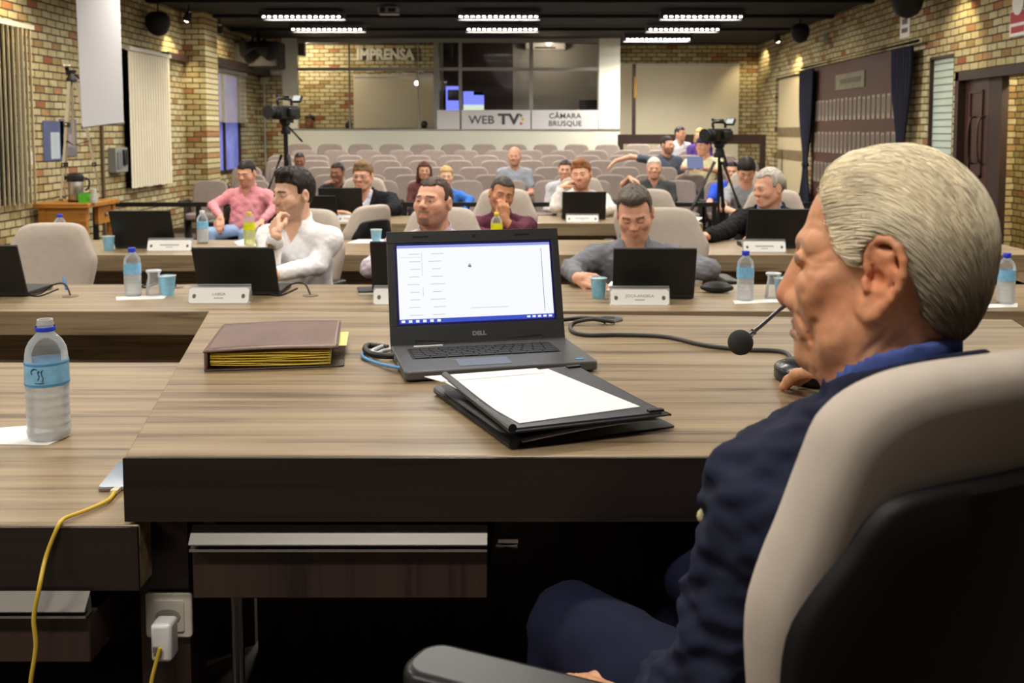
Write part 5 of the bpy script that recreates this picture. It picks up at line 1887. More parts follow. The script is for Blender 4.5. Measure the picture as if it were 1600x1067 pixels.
def head_color(q, P_):
    n = len(q)
    skin = P_['skin']
    c = np.tile(skin, (n, 1))
    x, y, z = q[:, 0], q[:, 1], q[:, 2]
    ax = np.abs(x)

    def mixc(m, col):
        m = np.clip(m, 0, 1)[:, None]
        c[:] = c * (1 - m) + col * m
    g = lambda d, s: np.exp(-(d / s) ** 2)
    mixc(.22 * g(np.sqrt((ax - .043) ** 2 + (z + .025) ** 2), .022) * (y > .03), skin * np.array([1.08, .80, .76], np.float32))
    mixc(.3 * g(np.sqrt(x ** 2 + (z + .024) ** 2), .014) * (y > .08), skin * np.array([1.1, .78, .72], np.float32))
    # lips
    mixc(.75 * ((ax < .022) & (y > .076) & (np.abs(z + .0645) < .0095 * (1 - (ax / .026) ** 2))), skin * np.array(P_.get('lips', (.92, .58, .55)), np.float32))
    # beard
    bd = P_.get('beard')
    hc = P_['hair']
    if bd:
        jawm = (z < -.035 - .02 * np.clip((.05 - y) / .05, 0, 1) + .03 * np.clip((.03 - y) / .04, 0, 1)) & (y > -.005) & (z > -.125)
        mous = (np.abs(z + .050) < .008) & (ax < .032) & (y > .075)
        lipm = (ax < .019) & (y > .076) & (np.abs(z + .066) < .009)
        chinm = (z < -.055) & (ax < .03) & (y > .05)
        m = {'full': jawm | mous, 'goatee': mous | chinm | ((np.abs(ax - .03) < .007) & (z < -.045) & (y > .05)), 'stubble': jawm | mous}[bd[0]]
        jd = np.minimum(np.minimum(-.036 - .35 * np.clip(.055 - y, 0, .1) * 0 - .022 * np.clip((y - .045) / .03, 0, 1) + .05 * np.clip((.03 - y) / .04, 0, 1) - z, z + .128), y + .006)
        sm = lambda v, w_: np.clip(v / w_ + .5, 0, 1)
        mm = np.maximum(sm(jd, .014), np.maximum(sm(.0085 - np.abs(z + .0505), .005) * sm(.030 - ax, .008) * (y > .07), sm(-.078 - z, .006) * sm(.024 - ax, .01) * (y > .05)))
        if bd[0] == 'goatee':
            mm = np.maximum(mm * .55, np.maximum(sm(.0085 - np.abs(z + .0505), .005) * sm(.030 - ax, .008) * (y > .07), sm(-.076 - z, .008) * sm(.030 - ax, .012) * (y > .045)))
        mixc(bd[1] * mm * (1 - sm(.0095 - np.abs(z + .066), .004) * sm(.019 - ax, .006) * (y > .07)), bd[2] if len(bd) > 2 else hc)
    # brows
    bz = .024 - .12 * np.clip(ax - .035, 0, 1) ** 1.0
    mixc(P_.get('brow', .8) * ((ax > .012) & (ax < .050) & (np.abs(z - bz) < .0045) & (y > .055)), P_.get('browcol', hc) * .8)
    # eyes
    if not P_.get('closed'):
        ed = np.sqrt((ax - .0315) ** 2 * .40 + (z - .002) ** 2 * 4.2)
        mixc((ed < .0088) & (y > .078), np.array(C(186, 168, 158)[:3], np.float32))
        mixc((np.sqrt((ax - .0315 + P_.get('gaze', 0) * np.sign(x)) ** 2 + (z - .002) ** 2) < .0050) & (np.abs(z - .002) < .0042) & (y > .078), np.array(C(48, 34, 26)[:3], np.float32))
        mixc(.7 * ((ed >= .0088) & (ed < .0108) & (y > .075) & (z > .0)), skin * .35)
    else:
        mixc(.7 * ((np.abs(z + .002) < .0022) & (np.abs(ax - .0315) < .014) & (y > .072)), skin * .3)
    sc = P_.get('scalp')
    if sc is not None:
        mixc(sc[1] * ((z > .02) & (y < .05) & ~((ax > .066) & (z < .03) & (y > -.03))), sc[0])
    return c


def hair_d(q, st):
    th = st.get('t', .012)
    top = st.get('top', .008)
    d = s_ell(q, (0, -.014, .030 + top * .5), (.0765 + th, .098 + th, .090 + th * .6 + top))
    hl = st.get('line', .068)
    rec = st.get('rec', .0)
    ax = np.abs(q[:, 0])
    line = hl + rec * (ax / .06) ** 2 - .9 * np.clip(ax - .052, 0, .03)
    slope = st.get('slope', .5)
    face = np.minimum(q[:, 1] - st.get('yf', .026) + slope * 0 * q[:, 2], line - q[:, 2])
    d = smax(d, face, .012)
    side = np.minimum(q[:, 1] + st.get('burn', .004), .012 - q[:, 2])
    d = smax(d, side, .008)
    ear = s_ell(q * np.array([0, 1, 1], np.float32), (0, -.014, -.006), (1, .023, .036))
    d = smax(d, -ear, .006)
    d = smax(d, -(q[:, 2] - st.get('nape', -.068)), .012)
    if st.get('quiff'):
        qf = st['quiff']
        d = smin(d, s_ell(q, (0, .045, .105 + qf * .3), (.056, .042, .020 + qf)), .02)
    if st.get('long'):
        L = st['long']
        lk = s_cap(q, (0, -.055, .02), (0, -.065, -L), .075, .065)
        for s in (-1, 1):
            lk = smin(lk, s_cap(q, (s * .074, -.005, .03), (s * .082, .012, -L), .026, .030), .03)
        d = smin(d, lk, .02)
    if st.get('bun'):
        d = smin(d, s_sph(q, (0, -.115, .05), .03), .01)
    d = d + st.get('rough', .0022) * nphash(q * np.array([1, 1, .6], np.float32), 110, 3)
    return d


def hand_prims(W, dr, pn, thumb, curl=.5, s=1.0, spread=.0, tc=None):
    """W wrist, dr finger direction, pn palm normal (palm side), thumb = lateral direction sign; returns capsules"""
    dr = Vector(dr).normalized()
    pn = Vector(pn)
    pn = (pn - dr * pn.dot(dr)).normalized()
    lat = dr.cross(pn) * thumb
    W = Vector(W)
    out = [(W, W + dr * .02 * s, .026 * s, .026 * s)]
    lens = (.94, 1.04, .98, .78)
    for i in range(4):
        o = (1.5 - i) * .0195 * s
        k = W + dr * (.092 - .004 * abs(i - 1) - (.006 if i == 3 else 0)) * s + lat * o
        out.append((W + dr * .018 * s + lat * o * .75, k, .0145 * s, .0112 * s))
        p, ang = k, 0.0
        for j, ln in enumerate((.044, .027, .021)):
            ang += curl * (.55, .75, .5)[j] * (1 + .10 * i)
            sd = lat * spread * (1.5 - i)
            v = (dr * math.cos(ang) + pn * math.sin(ang) + sd).normalized() * ln * lens[i] * s
            out.append((p, p + v, (.0100, .0092, .0084)[j] * s, (.0092, .0084, .0072)[j] * s))
            p = p + v
    tcv = curl if tc is None else tc
    b = W + dr * .022 * s + lat * .024 * s
    k = b + (dr * .62 + lat * (.72 - .35 * tcv) + pn * (.15 + .3 * tcv)).normalized() * .044 * s
    out.append((b - lat * .008 * s, k, .015 * s, .0115 * s))
    k2 = k + (dr * (.8) + lat * (.42 - .7 * tcv) + pn * (.1 + .35 * tcv)).normalized() * .032 * s
    out.append((k, k2, .0112 * s, .0098 * s))
    out.append((k2, k2 + (k2 - k).normalized().lerp(dr, .3) * .022 * s, .0098 * s, .0078 * s))
    return out


def caps_d(p, caps, k):
    d = None
    for a, b, ra, rb in caps:
        x = s_cap(p, a, b, ra, rb)
        d = x if d is None else smin(d, x, k)
    return d


def bounds(pts, m):
    a = np.array([tuple(p) for p in pts])
    return a.min(0) - m, a.max(0) + m


def person(label, H, yaw=0, body=None, zf=0.0, pitch=0, roll=0, lean=.06, L=None, Rr=None, P_=None, hair=None, top=None, jacket=None, trousers=(50, 52, 62), short=False, res=.0055, cres=.010,
           head_kw=None, s=1.0, group=None, hip_z=.52, neck=(.045, .152), w=1.0, fat=1.0, collar=True, shoes=(30, 26, 24), extra=None, hand_s=1.0, folds=.0035, hb=0.0, legs=True, knee_out=.10, sleeve_roll=False, head_fn=None, color_fn=None, knee_f=.42, knee_z=None, ck=(0.0, .35, .066), table=None):
    body = yaw if body is None else body
    H = Vector(H)
    fb, lb = frame(body)
    HM = head_matrix(yaw, pitch, roll)
    hm = np.array(HM, np.float32)
    Hn = np.array(H, np.float32)
    P_ = dict(P_)
    hf = HM @ Vector((0, 1, 0))
    NB = H - fb * neck[0] - Vector((0, 0, neck[1] * s))
    SCn = NB - Vector((0, 0, .045))
    HC = Vector((SCn.x, SCn.y, 0)) - fb * lean + lb * hb
    HC.z = zf + hip_z
    base = Vector((HC.x, HC.y, zf))
    t = thing('person', label, 'person', base, 0, group)
    SL = SCn + lb * .172 * w - Vector((0, 0, .022))
    SR = SCn - lb * .172 * w - Vector((0, 0, .022))

    def arm(spec, S, sg):
        d = dict(e=None, w=None, dir=None, pn=None, curl=.5)
        d.update(spec or {})
        if d['e'] is None:
            d['e'] = S + lb * sg * .05 - Vector((0, 0, .26)) + fb * .07
        if d['w'] is None:
            d['w'] = d['e'] + fb * .22 - lb * sg * .10 - Vector((0, 0, .01))
        d['e'], d['w'] = Vector(d['e']), Vector(d['w'])
        # keep believable limb lengths
        if d.get('fit', True):
            v = d['e'] - S
            if v.length > .33:
                d['e'] = S + v.normalized() * .33
            v = d['w'] - d['e']
            if v.length > .285 and not d.get('reach'):
                d['w'] = d['e'] + v.normalized() * .285
        if table is not None:
            d['e'].z = max(d['e'].z, table + .058)
            d['w'].z = max(d['w'].z, table + .046)
        if d['dir'] is None:
            d['dir'] = (d['w'] - d['e']).normalized() * .8 + fb * .3
        if table is not None and d['w'].z < table + .08 and not d.get('free'):
            d['dir'] = Vector((d['dir'][0], d['dir'][1], max(.10, d['dir'][2])))
            d['curl'] = min(d['curl'], .30)
        if d['pn'] is None:
            d['pn'] = Vector((0, 0, -1))
        return d
    AL, AR = arm(L, SL, 1), arm(Rr, SR, -1)
    # palm down, fingers away: thumb sits towards the body's middle
    hands = []
    for A, sg in ((AL, 1), (AR, -1)):
        if A.get('nohand'):
            continue
        hands.append(hand_prims(A['w'] + (A['w'] - A['e']).normalized() * .01, A['dir'], A['pn'], sg * A.get('tside', 1), A['curl'], hand_s, A.get('spread', 0.0), A.get('tc')))
    neckA, neckB = H + HM @ Vector((0, -.024, -.055)) * s, NB - fb * .0

    hk = dict(head_kw or {})

    def skin(p):
        q = ((p - Hn) @ hm) / s
        d = (head_fn(q) if head_fn else head_d(q, **hk)) * s
        d = smin(d, s_cap(p, neckA, neckB, .052 * s * fat, .060 * s * fat), .03)
        d = smin(d, s_cap(p, NB, HC + Vector((0, 0, .05)), .06, .07), .05)
        d = smin(d, s_cap(p, SL, SR, .04), .04)
        for S, A in ((SL, AL), (SR, AR)):
            d = smin(d, s_cap(p, S, A['e'], .043, .038), .03)
            d = smin(d, s_cap(p, A['e'], A['w'], .039, .026), .02)
        for h in hands:
            d = smin(d, caps_d(p, h, .006), .012)
        return d
    ends = [H + Vector((0, 0, .14 * s)), H, HC, SL, SR, AL['e'], AR['e'], AL['w'], AR['w']] + [c[1] for h in hands for c in h]
    lo, hi = bounds(ends, .13)
    V, Q = mesh_sdf(skin, lo, hi, res)
    q = ((V.astype(np.float32) - Hn) @ hm) / s
    col = np.tile(P_['skin'], (len(V), 1)).astype(np.float32)
    hmsk = (q[:, 2] > -.14) & (np.linalg.norm(q, axis=1) < .19)
    col[hmsk] = (color_fn or head_color)(q[hmsk], P_)
    bn = np.array(base)
    np_mesh('body', V - bn, Q, M_SKIN, t, col)
    # hair
    if hair:
        hd_ = lambda p: hair_d(((p - Hn) @ hm) / s, hair) * s
        LL = .17 + hair.get('long', 0)
        V, Q = mesh_sdf(hd_, np.array(H) - LL * 1.1, np.array(H) + .19, res)
        qh = ((V.astype(np.float32) - Hn) @ hm) / s
        hc = np.tile(P_['hair'], (len(V), 1)).astype(np.float32)
        if 'hair2' in P_:
            m = np.clip((.05 - qh[:, 2]) / .05, 0, 1)[:, None]
            hc = hc * (1 - m) + P_['hair2'] * m
        if len(Q):
            np_mesh('hair', V - bn, Q, M_HAIR, t, hc)

    # upper clothing
    ax_ = (SCn - HC).normalized()
    bx = lb
    by = ax_.cross(bx)
    TM = np.array([[bx.x, by.x, ax_.x], [bx.y, by.y, ax_.y], [bx.z, by.z, ax_.z]], np.float32)
    tl_ = (SCn - HC).length

    def torso(p, o=0.0):
        d = s_ell(p, SCn.lerp(HC, .30), ((.168 * w + o), (.112 * fat + o), tl_ * .36 + o), TM)
        d = smin(d, s_ell(p, SCn.lerp(HC, .72), ((.155 * w * fat + o), (.125 * fat + o), tl_ * .36 + o), TM), .08)
        d = smin(d, s_ell(p, HC, (.17 * w + o, .13 + o, .13 + o), TM), .06)
        d = smin(d, s_cap(p, SL, SR, .058 + o), .06)
        nk = NB + Vector((0, 0, .0))
        d = smin(d, s_cap(p, nk, SL, .052 + o, .05 + o), .04)
        d = smin(d, s_cap(p, nk, SR, .052 + o, .05 + o), .04)
        return d

    def sleeves(p, o=0.0, frac=1.0):
        d = None
        for S, A in ((SL, AL), (SR, AR)):
            e, wv = A['e'], A['w']
            if frac < 1:
                x = s_cap(p, S, S.lerp(e, frac), .062 + o, .060 + o)
            else:
                x = s_cap(p, S, e, .060 + o, .049 + o)
                x = smin(x, s_cap(p, e, e.lerp(wv, .55 if (sleeve_roll and A.get('roll', True)) else .93), .048 + o, .038 + o), .02)
            d = x if d is None else np.minimum(d, x)
        return d
    seed = sum(map(ord, label)) % 97

    def wrinkle(p, a):
        return a * nphash(p, 38, seed) + a * .6 * nphash(p * np.array([1, 1, 2.2], np.float32), 60, seed + 5)

    def neckhole(p):
        return s_cap(p, NB + Vector((0, 0, .03)) + fb * .02, NB + Vector((0, 0, .14)) + fb * .035, .060 * fat * s, .085 * s)

    def shirt(p):
        d = torso(p)
        d = smin(d, sleeves(p, 0, .62 if short else 1.0), .035)
        d = d + wrinkle(p, folds)
        if collar:
            cc = NB + Vector((0, 0, .026 + ck[0])) + fb * .012
            qv = (p - np.array(cc, np.float32)) @ np.array([[lb.x, fb.x, 0], [lb.y, fb.y, 0], [0, 0, 1]], np.float32)
            qv[:, 2] += ck[1] * qv[:, 1]
            rr = np.sqrt(qv[:, 0] ** 2 + qv[:, 1] ** 2)
            ring = np.maximum(np.abs(rr - ck[2] * fat * s) - (.009 if ck[0] else .006), np.abs(qv[:, 2]) - .026)
            ring = np.maximum(ring, -(np.maximum(np.abs(qv[:, 0]) - .022 - .5 * np.clip(qv[:, 2] + .02, 0, .1), -qv[:, 1])))
            d = smin(d, ring, .012)
        d = smax(d, -neckhole(p), .008)
        vq = (p - np.array(NB, np.float32))
        pl, pf = vq @ np.array(lb, np.float32), vq @ np.array(fb, np.float32)
        if collar:
            d = smax(d, -np.maximum(np.maximum(np.abs(pl) - np.clip(.030 + (vq[:, 2] + .03) * .5, 0, .05), .03 - pf), -(vq[:, 2] + .09)), .006)
        return d
    tops = []
    if top is not None:
        tops.append(('shirt' if collar or jacket else 't_shirt', shirt, top))
    if jacket is not None:
        def jk(p):
            d = smin(torso(p, .012), sleeves(p, .010), .035) + wrinkle(p, folds * 1.1)
            d = smax(d, -neckhole(p), .008)
            vq = (p - np.array(NB, np.float32))
            pl, pf = vq @ np.array(lb, np.float32), vq @ np.array(fb, np.float32)
            vz = vq[:, 2]
            V_ = np.maximum(np.abs(pl) - np.clip((vz + .34) * .24, -.02, .085), .02 - pf)
            cq = (p - np.array(NB + Vector((0, 0, .022 + (ck[0] - .006 if ck[0] else 0))) - fb * .004, np.float32)) @ np.array([[lb.x, fb.x, 0], [lb.y, fb.y, 0], [0, 0, 1]], np.float32)
            cq[:, 2] += (ck[1] - .05) * cq[:, 1]
            rr = np.sqrt(cq[:, 0] ** 2 + cq[:, 1] ** 2)
            ring = np.maximum(np.abs(rr - (ck[2] + .013) * fat * s - .35 * np.clip(-cq[:, 2], 0, .05)) - .008, np.abs(cq[:, 2]) - .028)
            d = smin(d, np.maximum(ring, cq[:, 1] - .045), .014)
            d = smax(d, -V_, .006)
            lap = np.maximum(np.abs(np.abs(pl) - np.clip((vz + .34) * .24, 0, .085) - .022) - .022, .02 - pf)
            d = d - .006 * (lap < 0) * (vz > -.3)
            return d
        tops.append(('jacket', jk, jacket))
    pts = [NB + Vector((0, 0, .08)), HC, SL, SR, AL['e'], AR['e'], AL['w'], AR['w']]
    lo, hi = bounds(pts, .17)
    lo[2] = max(lo[2], zf + hip_z - .036)
    for nm, fn, colr in tops:
        V, Q = mesh_sdf(fn, lo, hi, cres)
        cc = np.tile(rgb(*colr) if not callable(colr) else rgb(0, 0, 0), (len(V), 1))
        if callable(colr):
            cc = colr(V, NB, HC, fb, lb)
        o = np_mesh(nm, V - bn, Q, M_CLOTH, t, cc)
    # legs
    if legs:
        KL = HC + fb * knee_f + lb * knee_out - Vector((0, 0, .0))
        KR = HC + fb * (knee_f + (.10 if knee_z else 0)) - lb * knee_out - Vector((0, 0, .0))
        KL.z = KR.z = zf + min(.52, hip_z + .02)
        if knee_z:
            KR.z = zf + knee_z
        FLt, FRt = KL + fb * .05, KR + fb * .05
        FLt.z = FRt.z = zf + .09

        def tr(p):
            d = s_cap(p, HC + lb * .085, KL, .088, .066)
            d = smin(d, s_cap(p, HC - lb * .085, KR, .088, .066), .03)
            d = smin(d, s_ell(p, HC, (.165, .13, .12), TM), .05)
            d = np.minimum(d, smin(s_cap(p, KL, FLt, .064, .05), s_cap(p, KR, FRt, .064, .05), .01))
            zc_ = (zf + hip_z - .034) - p[:, 2]
            along = (p - np.array(HC, np.float32)) @ np.array(fb, np.float32)
            d = smax(d, np.minimum(zc_, .24 - along), .01)
            return d + wrinkle(p, .002)
        lo, hi = bounds([HC, KL, KR, FLt, FRt], .18)
        lo[2] = zf + .05
        V, Q = mesh_sdf(tr, lo, hi, max(cres, .012))
        np_mesh('trousers', V - bn, Q, M_CLOTH, t, np.tile(rgb(*trousers), (len(V), 1)))
        ang = math.atan2(fb.y, fb.x)
        for Ft in (FLt, FRt):
            T = Matrix.Translation(Ft - base + fb * .05 - Vector((0, 0, .045))) @ Matrix.Rotation(ang, 4, 'Z')
            MB().ball((0, 0, 0), (.135, .05, .043), 14, 0, T.to_3x3().to_4x4()).build('shoe', mat('shoe_%d' % shoes[0], C(*shoes), .4), t, smooth=80).location = T.translation
    t['_'] = 0
    del t['_']
    return dict(t=t, base=base, H=H, HM=HM, NB=NB, HC=HC, SL=SL, SR=SR, AL=AL, AR=AR, fb=fb, lb=lb, s=s)


def glasses(pp, m=None, lens_h=.019):
    H, HM, s, base = pp['H'], pp['HM'], pp['s'], pp['base']
    b = MB()
    tr = lambda v: H + HM @ (Vector(v) * s) - base
    for sx in (-1, 1):
        b.tube([tr((sx * .0325 + .021 * math.cos(a), .098 - .006 * abs(math.cos(a)), .0 + lens_h * math.sin(a))) for a in [2 * math.pi * k / 14 for k in range(15)]], .0014 * 1.3, 6)
        b.tube([tr((sx * .054, .093, .004)), tr((sx * .083, -.005, .010))], .0015, 6)
    b.tube([tr((-.0115, .098, .004)), tr((.0115, .098, .004))], .0016, 6)
    b.build('glasses', m or M_STEEL, pp['t'], smooth=60)


def watch(pp, A, m1, m2):
    W, e = A['w'], A['e']
    d = (W - e).normalized()
    c = W - d * .03 - pp['base']
    b = MB()
    a1, b1 = frame_from(d)
    ring = [c + (a1 * math.cos(t_) + b1 * math.sin(t_)) * .034 for t_ in [2 * math.pi * k / 20 for k in range(21)]]
    b.tube(ring, .008, 8, squash=.5)
    o = b.build('watch', m1, pp['t'], smooth=60)
    return o, c, d, a1, b1


SK = lambda *c: rgb(*c)
# ------------------------------------------------------------ the old man in the foreground
EK = .6875e-3
EU, EV = 1371.0, 408.0
ESN, ECS = .07, .9976


def epx(u, v, l=.05):
    """side view pixel -> head local (l, forward, up)"""
    return (l, ((EU - u) * EK - l * ESN) / ECS, (EV - v) * EK)


def pl2(q, pts, l=.05):
    """distance in the side view to a polyline given in pixels"""
    P2 = np.array([epx(u, v, l)[1:] for u, v in pts], np.float32)
    p = q[:, 1:3]
    d = None
    for i in range(len(P2) - 1):
        a, b = P2[i], P2[i + 1]
        ba = b - a
        h = np.clip(((p - a) @ ba) / max(float(ba @ ba), 1e-9), 0, 1)
        x = _n(p - a - h[:, None] * ba)
        d = x if d is None else np.minimum(d, x)
    return d


HAIRPOLY = [(1280, 292), (1292, 328), (1299, 358), (1311, 385), (1330, 404), (1350, 402), (1354, 372), (1372, 355), (1396, 360), (1410, 385), (1418, 412), (1428, 440), (1435, 475), (1460, 500), (1486, 526), (1560, 480), (1600, 380), (1560, 220), (1440, 190), (1330, 215), (1290, 262)]


def poly_sd(q, pts, l=.06):
    P2 = [epx(u, v, l)[1:] for u, v in pts]
    p = q[:, 1:3]
    d = np.full(len(p), 9.0, np.float32)
    inside = np.zeros(len(p), bool)
    n = len(P2)
    for i in range(n):
        a = np.array(P2[i], np.float32)
        b = np.array(P2[(i + 1) % n], np.float32)
        ba = b - a
        h = np.clip(((p - a) @ ba) / float(ba @ ba), 0, 1)
        d = np.minimum(d, _n(p - a - h[:, None] * ba))
        c = ((a[1] > p[:, 1]) != (b[1] > p[:, 1]))
        xx = (b[0] - a[0]) * (p[:, 1] - a[1]) / (b[1] - a[1] + 1e-12) + a[0]
        inside ^= c & (p[:, 0] < xx)
    return np.where(inside, -d, d)


GROOVES = [
    ([(1243, 450), (1252, 471), (1260, 492), (1272, 512), (1275, 528)], .0045, .0032),
    ([(1252, 493), (1266, 508), (1272, 520)], .003, .0018),
    ([(1262, 535), (1268, 556), (1272, 578)], .0035, .0026),
    ([(1284, 498), (1280, 540), (1284, 580)], .005, .0028),
    ([(1300, 445), (1296, 478), (1300, 510)], .008, .0022),
    ([(1264, 408), (1278, 418), (1296, 412)], .003, .0016),
    ([(1262, 415), (1272, 434), (1268, 452)], .0045, .0022),
    ([(1268, 397), (1290, 392), (1306, 380)], .0025, .0012),
    ([(1268, 402), (1292, 404), (1310, 400)], .0022, .0012),
    ([(1320, 440), (1318, 480), (1322, 530)], .012, .0022),
    ([(1345, 480), (1338, 520), (1330, 560)], .008, .0022),
    ([(1390, 500), (1372, 520), (1350, 548)], .0035, .0020),
    ([(1425, 490), (1398, 515), (1374, 545)], .0035, .0020),
    ([(1455, 505), (1425, 528)], .003, .0016),
    ([(1262, 345), (1275, 338), (1288, 340)], .0025, .0009),
    ([(1256, 362), (1272, 354), (1288, 357)], .0025, .0009),
]


def ewarp(q):
    w = q.copy()
    w[:, 1] = np.where(q[:, 1] > 0, q[:, 1] * 1.085, q[:, 1])
    return w


def elder_head(q0):
    q = ewarp(q0)
    ax = np.abs(q[:, 0])
    e = q.copy()
    e[:, 0] = ax
    d = s_ell(q, (0, -.014, .026), (.0775, .097, .090))
    d = smin(d, s_ell(q, (0, .016, -.042), (.064, .066, .086)), .03)
    d = smin(d, s_cap(e, (.058, -.004, -.052), (.028, .058, -.108), .021, .016), .032)
    d = smin(d, s_sph(e, (.044, .058, -.024), .0260), .026)
    d = smin(d, s_ell(e, (.024, .066, -.046), (.026, .022, .030)), .022)
    d = smin(d, s_cap(e, (.010, .0825, .019), (.042, .068, .021), .0100), .016)
    d = smax(d, -s_ell(e, (.034, .1025, .002), (.022, .021, .0145)), .012)
    d = smin(d, s_ell(e, (.0325, .0755, .003), (.0160, .0150, .0125)), .0035)
    d = smin(d, s_sph(q, (0, .0745, -.106), .0195), .022)
    d = smin(d, s_cap(q, (0, .0820, .010), (0, .1005, -.0415), .0090, .0158), .009)
    d = smin(d, s_sph(e, (.0155, .0915, -.0465), .0120), .006)
    d = smax(d, -s_cap(e, (.0075, .1020, -.0585), (.0085, .094, -.0525), .0042), .004)
    d = smin(d, s_ell(q, (0, .068, -.074), (.036, .025, .026)), .016)
    d = smin(d, s_cap(e, (0, .0925, -.0725), (.021, .081, -.0765), .0052, .003), .006)
    d = smin(d, s_cap(e, (0, .0935, -.0840), (.018, .081, -.0810), .0062, .003), .006)
    d = smax(d, -s_cap(e, (0, .099, -.0782), (.026, .082, -.0795), .0022), .004)
    e = q0.copy()
    e[:, 0] = ax
    q = q0
    # cheeks, jowl
    d = smin(d, s_sph(e, (.048, .030, -.075), .020), .035)
    side = np.clip((ax - .014) / .02, 0, 1)
    for pts, w, dep in GROOVES:
        g = pl2(e, pts, .045)
        d = d + dep * 1.15 * np.exp(-(g / w) ** 2) * side
    # ear
    er = None

    def E(u, v, k=0.0):
        l0 = .0765 + .020 * np.clip((u - 1350) / 58, 0, 1.1) + k
        return epx(u, v, l0)
    hx = [(1362, 418), (1356, 402), (1355, 385), (1361, 370), (1373, 361), (1387, 361), (1399, 371), (1406, 389), (1406, 410), (1400, 431), (1391, 447), (1381, 459)]
    for i in range(len(hx) - 1):
        x = s_cap(e, E(*hx[i]), E(*hx[i + 1]), .0042)
        er = x if er is None else smin(er, x, .003)
    ah = [(1370, 378), (1382, 386), (1391, 402), (1390, 422), (1382, 440), (1370, 450), (1361, 446)]
    for i in range(len(ah) - 1):
        er = smin(er, s_cap(e, E(*ah[i], -.003), E(*ah[i + 1], -.003), .0040), .003)
    lb = [(1381, 459), (1372, 472), (1361, 478), (1354, 470), (1354, 458)]
    for i in range(len(lb) - 1):
        er = smin(er, s_cap(e, E(*lb[i], -.001), E(*lb[i + 1], -.001), .0068), .006)
    er = smin(er, s_cap(e, E(1355, 424, .000), E(1357, 436, .002), .0050), .003)
    # thin web joining the rims to the skull
    web = [(1366, 380), (1380, 392), (1384, 412), (1378, 434), (1366, 455)]
    for i in range(len(web) - 1):
        er = smin(er, s_cap(e, E(*web[i], -.010), E(*web[i + 1], -.010), .0095), .004)
    for u, v in ((1390, 385), (1394, 410), (1385, 440), (1370, 462)):
        er = smin(er, s_cap(e, E(u, v, -.004), (.068, E(u - 10, v)[1], E(u, v)[2]), .006, .009), .006)
    er = smax(er, -s_sph(e, E(1369, 420, .0030), .0088), .004)
    d = smin(d, er, .004)
    return d


def elder_color(q, P_):
    n = len(q)
    skin = P_['skin']
    c = np.tile(skin, (n, 1))
    q = ewarp(q)
    x, y, z = q[:, 0], q[:, 1], q[:, 2]
    ax = np.abs(x)
    e = q.copy()
    e[:, 0] = ax

    def mixc(m, col):
        m = np.clip(m, 0, 1)[:, None]
        c[:] = c * (1 - m) + np.asarray(col, np.float32) * m
    g = lambda d, s: np.exp(-(d / s) ** 2)
    nz = nphash(e, 75, 4)
    mixc(.26 + .24 * nz, skin * np.array([.80, .60, .48], np.float32))
    mixc(.40 * g(_n(e - np.array((.050, .045, -.040), np.float32)), .03), skin * np.array([.90, .58, .46], np.float32))
    mixc(.55 * g(_n(q - np.array((0, .105, -.040), np.float32)), .020), skin * np.array([1.02, .66, .58], np.float32))
    mixc(.60 * (ax > .074) * g(_n(e[:, 1:] - np.array((-.014, -.006), np.float32)), .036), skin * np.array([.98, .60, .46], np.float32))
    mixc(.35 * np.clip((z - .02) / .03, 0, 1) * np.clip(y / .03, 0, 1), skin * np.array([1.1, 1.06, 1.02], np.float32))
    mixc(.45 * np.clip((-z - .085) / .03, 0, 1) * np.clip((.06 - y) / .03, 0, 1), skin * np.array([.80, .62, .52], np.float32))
    mixc(.8 * ((ax < .022) & (y > .078) & (z < -.069) & (z > -.091)), C(150, 108, 98)[:3])
    # brows thin and grey, eye
    mixc(.3 * ((ax > .012) & (ax < .050) & (np.abs(z - .021 + .1 * np.clip(ax - .035, 0, 1)) < .004) & (y > .06)), C(150, 138, 126)[:3])
    ed = np.sqrt((ax - .032) ** 2 * .5 + (z - .003) ** 2 * 2.6)
    mixc((ed < .0085) & (y > .074), C(132, 112, 100)[:3])
    mixc((np.sqrt((ax - .033) ** 2 + (z - .003) ** 2) < .0052) & (y > .076), C(52, 44, 42)[:3])
    mixc(.75 * ((ed >= .0085) & (ed < .0108) & (y > .07) & (z > .001)), skin * .4)
    # age spots
    for (sy, sz, r_) in ((.066, -.012, .003), (.058, -.020, .0025), (.073, -.005, .0022), (.03, -.05, .003), (.02, -.02, .0025), (.045, .04, .003), (.06, .055, .0025)):
        mixc(.5 * g(_n(e[:, 1:] - np.array((sy, sz), np.float32)), r_), skin * np.array([.62, .46, .38], np.float32))
    return c


def elder_hair(q):
    e = q.copy()
    e[:, 0] = np.abs(q[:, 0])
    d = s_ell(q, (0, -.020, .022), (.0885, .0985, .1035))
    d = smin(d, s_ell(q, (0, -.034, -.030), (.0775, .068, .074)), .03)
    d = smin(d, s_ell(q, (0, .036, .070), (.060, .042, .034)), .03)
    pd = poly_sd(e, HAIRPOLY)
    d = smax(d, pd, .010)
    return d


def elder_hair_n(q):
    # soft locks running back and down
    ph = q[:, 0] * 260 + 9 * np.sin(q[:, 1] * 28) + 6 * np.sin(q[:, 2] * 33 + q[:, 1] * 20)
    return elder_hair(q) + .0006 * np.sin(ph + 2.2 * np.sin(q[:, 2] * 60 + q[:, 1] * 55)) + .0006 * np.sin(q[:, 2] * 170 + q[:, 1] * 120 + 2 * np.sin(q[:, 0] * 90))


